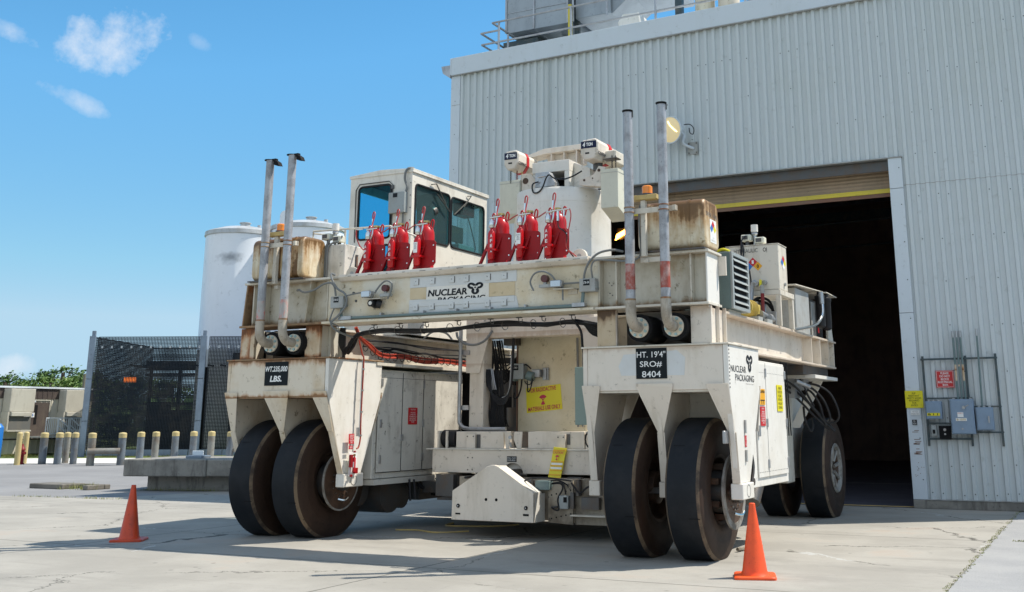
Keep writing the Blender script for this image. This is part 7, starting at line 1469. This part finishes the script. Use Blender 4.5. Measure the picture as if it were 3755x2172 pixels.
# ---- louvre box
k = MB(); k.box(-5.4, -4.69, 14.94, 15.78, 3.43, 4.26); lv = k.build('louvre_box', 'tealp', T, bevel=.006)
k = MB(); k.box(-4.689, -4.655, 14.94, 15.01, 3.43, 4.26); k.box(-4.689, -4.655, 15.71, 15.78, 3.43, 4.26); k.box(-4.689, -4.655, 15.011, 15.709, 3.43, 3.48); k.box(-4.689, -4.655, 15.011, 15.709, 4.21, 4.26); k.build('louvre_frame', 'boxg', lv, bevel=.003)
k = MB(); k.box(-4.688, -4.684, 15.011, 15.709, 3.481, 4.209); k.build('louvre_void', 'dark', lv)
for j in range(7):
    z = 3.50 + j * .102; k = MB(); k.plate([(-4.68, 15.02, z + .075), (-4.68, 15.70, z + .075), (-4.635, 15.70, z + .02), (-4.635, 15.02, z + .02)], (-.006, 0, -.004)); k.build('louvre_blade', 'boxg', lv)
k = MB(); k.box(-5.3, -4.75, 15.0, 15.6, 3.383, 3.429); k.box(-4.9, -4.76, 15.0, 15.2, 4.261, 4.275); k.build('louvre_base', 'shade', lv)
k = MB(); k.tube([(-4.9, 15.0, 4.28), (-4.8, 15.0, 4.31), (-4.72, 15.05, 4.28)], .02); k.build('yellow_cable', 'ysign', T)
# ---- hydraulic tank
ht = MB(); ht.box(-5.58, -4.67, 17.60, 18.13, 3.99, 4.76); ht = ht.build('hydraulic_tank', 'shade', T, bevel=.01)
k = MB(); k.box(-5.59, -4.66, 17.59, 18.14, 4.761, 4.772); k.build('tank_lid', 'shade', ht)
text('HYDRAULIC', ht, 'fade', (-5.44, 17.5985, 4.64), .42, .07, bold=.01); text('OI', ht, 'ink', (-4.93, 17.5985, 4.64), .07, .07, bold=.01)
k = MB()
for i, (cx, cz, mmm) in enumerate(((-5.03, 4.40, 'osign'), (-5.115, 4.475, 'rsign'), (-5.20, 4.40, 'bsign'))):
    k = MB(); r_ = .078; k.add([(cx, 17.597, cz - r_), (cx + r_, 17.597, cz), (cx, 17.597, cz + r_), (cx - r_, 17.597, cz)], [(0, 1, 2, 3)]); q = k.build('hazard_label', mmm, ht)
    if i == 0: text('0', q, 'ink', (cx - .018, 17.596, cz - .03), .036, .06, bold=.03)
    if i == 1: text('1', q, 'wtext', (cx - .018, 17.596, cz - .03), .036, .06, bold=.03)
diamond(ht, (-4.669, 17.90, 4.47), .17, .13, **YZ)
k = MB(); k.cyl((-5.06, 17.60, 4.10), (-5.06, 17.50, 4.10), .045); k.cyl((-4.92, 17.60, 4.11), (-4.92, 17.54, 4.11), .04); k.cyl((-4.665, 17.9, 4.10), (-4.64, 17.9, 4.10), .03); k.tube([(-5.06, 17.52, 4.10), (-5.09, 17.5, 4.12), (-5.12, 17.5, 4.0), (-5.12, 17.4, 3.7)], .035, 8); k.build('valve', 'galv', ht)
k = MB(); k.box(-4.98, -4.95, 17.46, 17.52, 4.04, 4.15); k.build('valve_handle', 'ysign', ht)
k = MB(); k.cyl((-4.94, 17.48, 3.98), (-4.94, 17.48, 3.56), .03, seg=10); k.build('suction_hose', 'hydr', ht); k = MB(); k.cyl((-4.94, 17.48, 4.06), (-4.94, 17.48, 3.92), .035); k.build('hose_clamp', 'boxd', ht)
worklights(-5.12, 17.8, 4.77, 5.15)
k = MB(); k.tube([(-5.25, 17.7, 4.95), (-5.3, 17.6, 4.85), (-5.3, 17.55, 4.6), (-5.32, 17.5, 4.4)], .014, 6); k.tube([(-5.28, 17.6, 4.8), (-5.26, 17.55, 4.6), (-5.3, 17.5, 4.4), (-5.15, 17.5, 4.3), (-5.13, 17.5, 3.7)], .014, 6); k.split('light_cable', 'blk', ht)
k = MB()
for x in (-5.5, -4.71):
    for yy in (17.60, 18.40): k.box(x - .04, x + .04, yy, yy + .07, 3.378, 3.92)
k.box(-5.55, -4.66, 17.59, 17.68, 3.90, 3.985); k.box(-5.55, -4.66, 18.40, 18.49, 3.90, 3.985); k.box(-4.75, -4.66, 17.681, 18.399, 3.90, 3.985); k.box(-5.55, -5.46, 17.681, 18.399, 3.90, 3.985); k.build('tank_stand', 'shade', T, bevel=.004)
k = MB(); k.cyl((-4.95, 16.45, 3.60), (-4.95, 16.85, 3.60), .13, seg=18); k.box(-5.02, -4.86, 16.86, 17.05, 3.52, 3.68); q = k.build('pump_motor', 'yel', T, bevel=.01)
k = MB()
for j in range(6): k.cyl((-4.95, 16.5 + j * .055, 3.60), (-4.95, 16.515 + j * .055, 3.60), .14, seg=18)
k.build('cooling_fins', 'yel', q)
k = MB(); k.tube([(-4.85, 17.0, 3.55), (-4.85, 17.7, 3.50), (-4.85, 17.9, 3.50)], .045, 10); k.tube([(-4.95, 17.2, 3.45), (-4.95, 17.9, 3.45)], .04, 8, 1); k.box(-5.0, -4.8, 17.75, 17.80, 3.40, 3.64); k.box(-5.0, -4.8, 17.0, 17.03, 3.40, 3.55); k.cyl((-4.8, 17.3, 3.5), (-4.8, 17.42, 3.5), .06); k.cyl((-5.1, 18.0, 3.38), (-5.1, 18.0, 3.85), .07); k.cyl((-5.3, 17.9, 3.38), (-5.3, 17.9, 3.8), .09); k.box(-5.5, -5.2, 18.1, 18.3, 3.4, 3.75); k.build('hydraulic_fittings', 'galv', T)
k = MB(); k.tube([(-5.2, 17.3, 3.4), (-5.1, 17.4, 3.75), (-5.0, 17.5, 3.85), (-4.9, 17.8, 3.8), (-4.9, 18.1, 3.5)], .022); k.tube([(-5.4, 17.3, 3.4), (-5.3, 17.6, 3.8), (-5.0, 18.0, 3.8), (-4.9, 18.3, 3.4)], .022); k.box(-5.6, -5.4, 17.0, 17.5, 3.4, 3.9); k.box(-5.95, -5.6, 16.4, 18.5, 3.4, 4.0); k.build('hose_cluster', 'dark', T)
k = MB(); k.box(-4.95, -4.8, 16.7, 16.95, 3.379, 3.47); k.box(-4.82, -4.74, 17.0, 17.3, 3.379, 3.45); k.split('motor_mount', 'boxd', T)
# ---- rear cabinet with accumulators
k = MB(); k.box(-5.6, -4.78, 19.05, 20.05, 3.378, 4.18); rc = k.build('rear_cabinet', 'boxd', T, bevel=.008)
k = MB(); k.plate([(-5.6, 18.8, 4.20), (-4.70, 18.8, 4.20), (-4.70, 20.95, 4.28), (-5.6, 20.95, 4.28)], (0, 0, .015)); k.plate([(-5.6, 20.96, 4.275), (-4.64, 20.96, 4.275), (-4.64, 21.85, 4.26), (-5.6, 21.85, 4.26)], (0, 0, .015)); k.split('shade_plate', 'shade', rc)
k = MB(); k.box(-5.6, -4.95, 20.1, 21.8, 3.378, 4.15); k.build('dark_recess', 'steel', rc)
k = MB(); k.prism([(21.42, 4.10), (21.60, 4.10), (21.85, 3.39), (21.42, 3.39)], 'x', -4.80, -4.76); k.build('end_panel', 'shade', rc)
for y0 in (20.62, 21.15):
    k = MB(); k.lathe([(3.55, 0), (3.56, .05), (3.60, .085), (4.10, .088), (4.12, .10), (4.18, .10), (4.20, .06), (4.26, .05)], (-4.70, y0, 0), 'z', 20); k.build('accumulator', 'blk', T)
k = MB(); k.tube([(-4.62, 20.38, 4.18), (-4.60, 20.36, 3.98), (-4.58, 20.2, 3.75), (-4.60, 19.7, 3.55), (-4.68, 19.0, 3.44), (-4.72, 18.6, 3.40)], .028, 8); k.build('steel_hose', 'chrome', T); k = MB(); k.cyl((-4.62, 20.38, 4.22), (-4.61, 20.37, 4.0), .045); k.build('hose_end', 'galv', T)
k = MB(); k.box(-4.84, -4.83, 20.92, 21.0, 3.5, 3.66); k.build('red_tag', 'rsign', T)
# ---- rear right wheel bracket and hoses
k = MB(); k.box(-6.3, -4.70, 19.9, 21.75, 2.60, 2.665); k.build('rear_turntable', 'clean', T, bevel=.004)
k = MB(); k.box(-6.2, -4.85, 19.6, 21.6, 2.668, 2.834); k.cyl((-5.6, 20.9, 2.668), (-5.6, 20.9, 2.80), .7, seg=32); k.build('slew_ring', 'steel', T)
k = MB(); k.plate([(-5.12, 21.42, 2.60), (-4.92, 21.42, 2.60), (-5.42, 21.42, 1.70), (-5.62, 21.42, 1.70)], (0, .03, 0)); k.plate([(-5.6, 20.95, 2.60), (-5.56, 20.95, 2.60), (-5.56, 20.95, .75), (-5.6, 20.95, .75)], (0, 1.3, 0)); k.split('rear_leg', 'clean', T, bevel=.004)
k = MB(); k.box(-5.68, -5.46, 20.5, 21.0, .7, 1.75); k.prism([(20.7, 1.75), (21.0, 1.75), (21.0, 2.6), (20.9, 2.6)], 'x', -5.6, -5.45); k.build('rear_fork', 'shade', T, bevel=.02)
k = MB(); k.box(-6.4, -5.0, 20.2, 20.6, 2.4, 2.6); k.box(-5.3, -5.1, 19.9, 20.3, 2.25, 2.6); k.cyl((-5.0, 19.6, 2.55), (-4.85, 20.0, 2.45), .04); k.build('steering_manifold', 'galv', T)
k = MB()
for p in ([(-5.05, 20.4, 2.52), (-4.85, 20.5, 2.50), (-4.62, 20.6, 2.35), (-4.50, 20.7, 2.05), (-4.52, 20.75, 1.86), (-4.68, 20.75, 1.80), (-4.85, 20.6, 1.95), (-5.0, 20.4, 2.2)],
          [(-5.05, 20.4, 2.48), (-4.90, 20.5, 2.42), (-4.74, 20.6, 2.22), (-4.66, 20.7, 1.95), (-4.68, 20.75, 1.80)],
          [(-5.1, 20.4, 2.42), (-4.95, 20.5, 2.38), (-4.82, 20.6, 2.15), (-4.78, 20.65, 1.95), (-4.74, 20.7, 1.75)],
          [(-5.5, 19.0, 2.62), (-5.3, 19.6, 2.52), (-5.1, 20.1, 2.35), (-4.85, 20.6, 1.98), (-4.66, 20.9, 1.70), (-4.62, 20.95, 1.66)],
          [(-5.5, 18.8, 2.58), (-5.3, 19.5, 2.48), (-5.12, 20.1, 2.25), (-4.9, 20.5, 1.92), (-4.72, 20.8, 1.68)],
          [(-5.5, 18.6, 2.60), (-5.2, 19.3, 2.58), (-5.05, 19.9, 2.42), (-4.92, 20.4, 2.1), (-4.75, 20.7, 1.80), (-4.62, 20.85, 1.64)],
          [(-5.15, 20.0, 2.80), (-5.05, 20.1, 2.62), (-4.98, 20.3, 2.35), (-4.9, 20.5, 2.1)],
          [(-5.1, 20.5, 2.1), (-5.08, 20.5, 1.85), (-5.0, 20.55, 1.65), (-4.96, 20.6, 1.75), (-4.98, 20.6, 1.9)]):
    k.tube(p, .022, 8)
k.split('steering_hose', 'blk', T)
k = MB()
for j in range(4): k.tube([(-4.78, 17.8 + j * .12, 2.8), (-4.78, 17.85 + j * .12, 2.2), (-4.8, 17.9 + j * .15, 1.6)], .012, 6)
k.split('thin_cable', 'blk', T)
k = MB(); k.box(-6.2, -4.85, 17.7, 20.4, 1.1, 2.7) if False else k.box(-6.3, -5.6, 17.7, 19.6, 1.0, 2.75); k.build('rear_cabinet_body', 'shade', T)
# ---- rear left leg seen through the gap
k = MB(); k.box(-12.9, -11.5, 20.6, 21.7, 1.9, 2.83); k.build('rear_leg_box', 'shade', T)
k = MB(); k.box(-11.62, -10.25, 18.66, 18.72, .95, 2.83); k.build('gap_shade_panel', 'dark', T)  # black panel added to darken the gap between cabinet and portal
# hose lying on the ground under the vehicle
k = MB(); k.tube([(-11.0, 17.6, .03), (-10.9, 17.2, .02), (-10.4, 17.3, .02), (-10.0, 17.5, .02), (-9.8, 17.9, .02)], .018, 6); k.tube([(-11.3, 16.2, .02), (-10.9, 16.3, .02), (-10.4, 16.1, .02), (-10.0, 16.5, .02)], .016, 6)
tag(k.build('ground_cable', 'chan'), 'thin brown cable lying on the concrete under the vehicle', 'cable')
k = MB(); k.tube([(-4.95, 15.6, .05), (-4.9, 16.0, .03), (-4.85, 16.5, .03)], .025, 6); tag(k.build('ground_pipe', 'grime'), 'short pipe lying on the ground behind the right tyre', 'pipe')
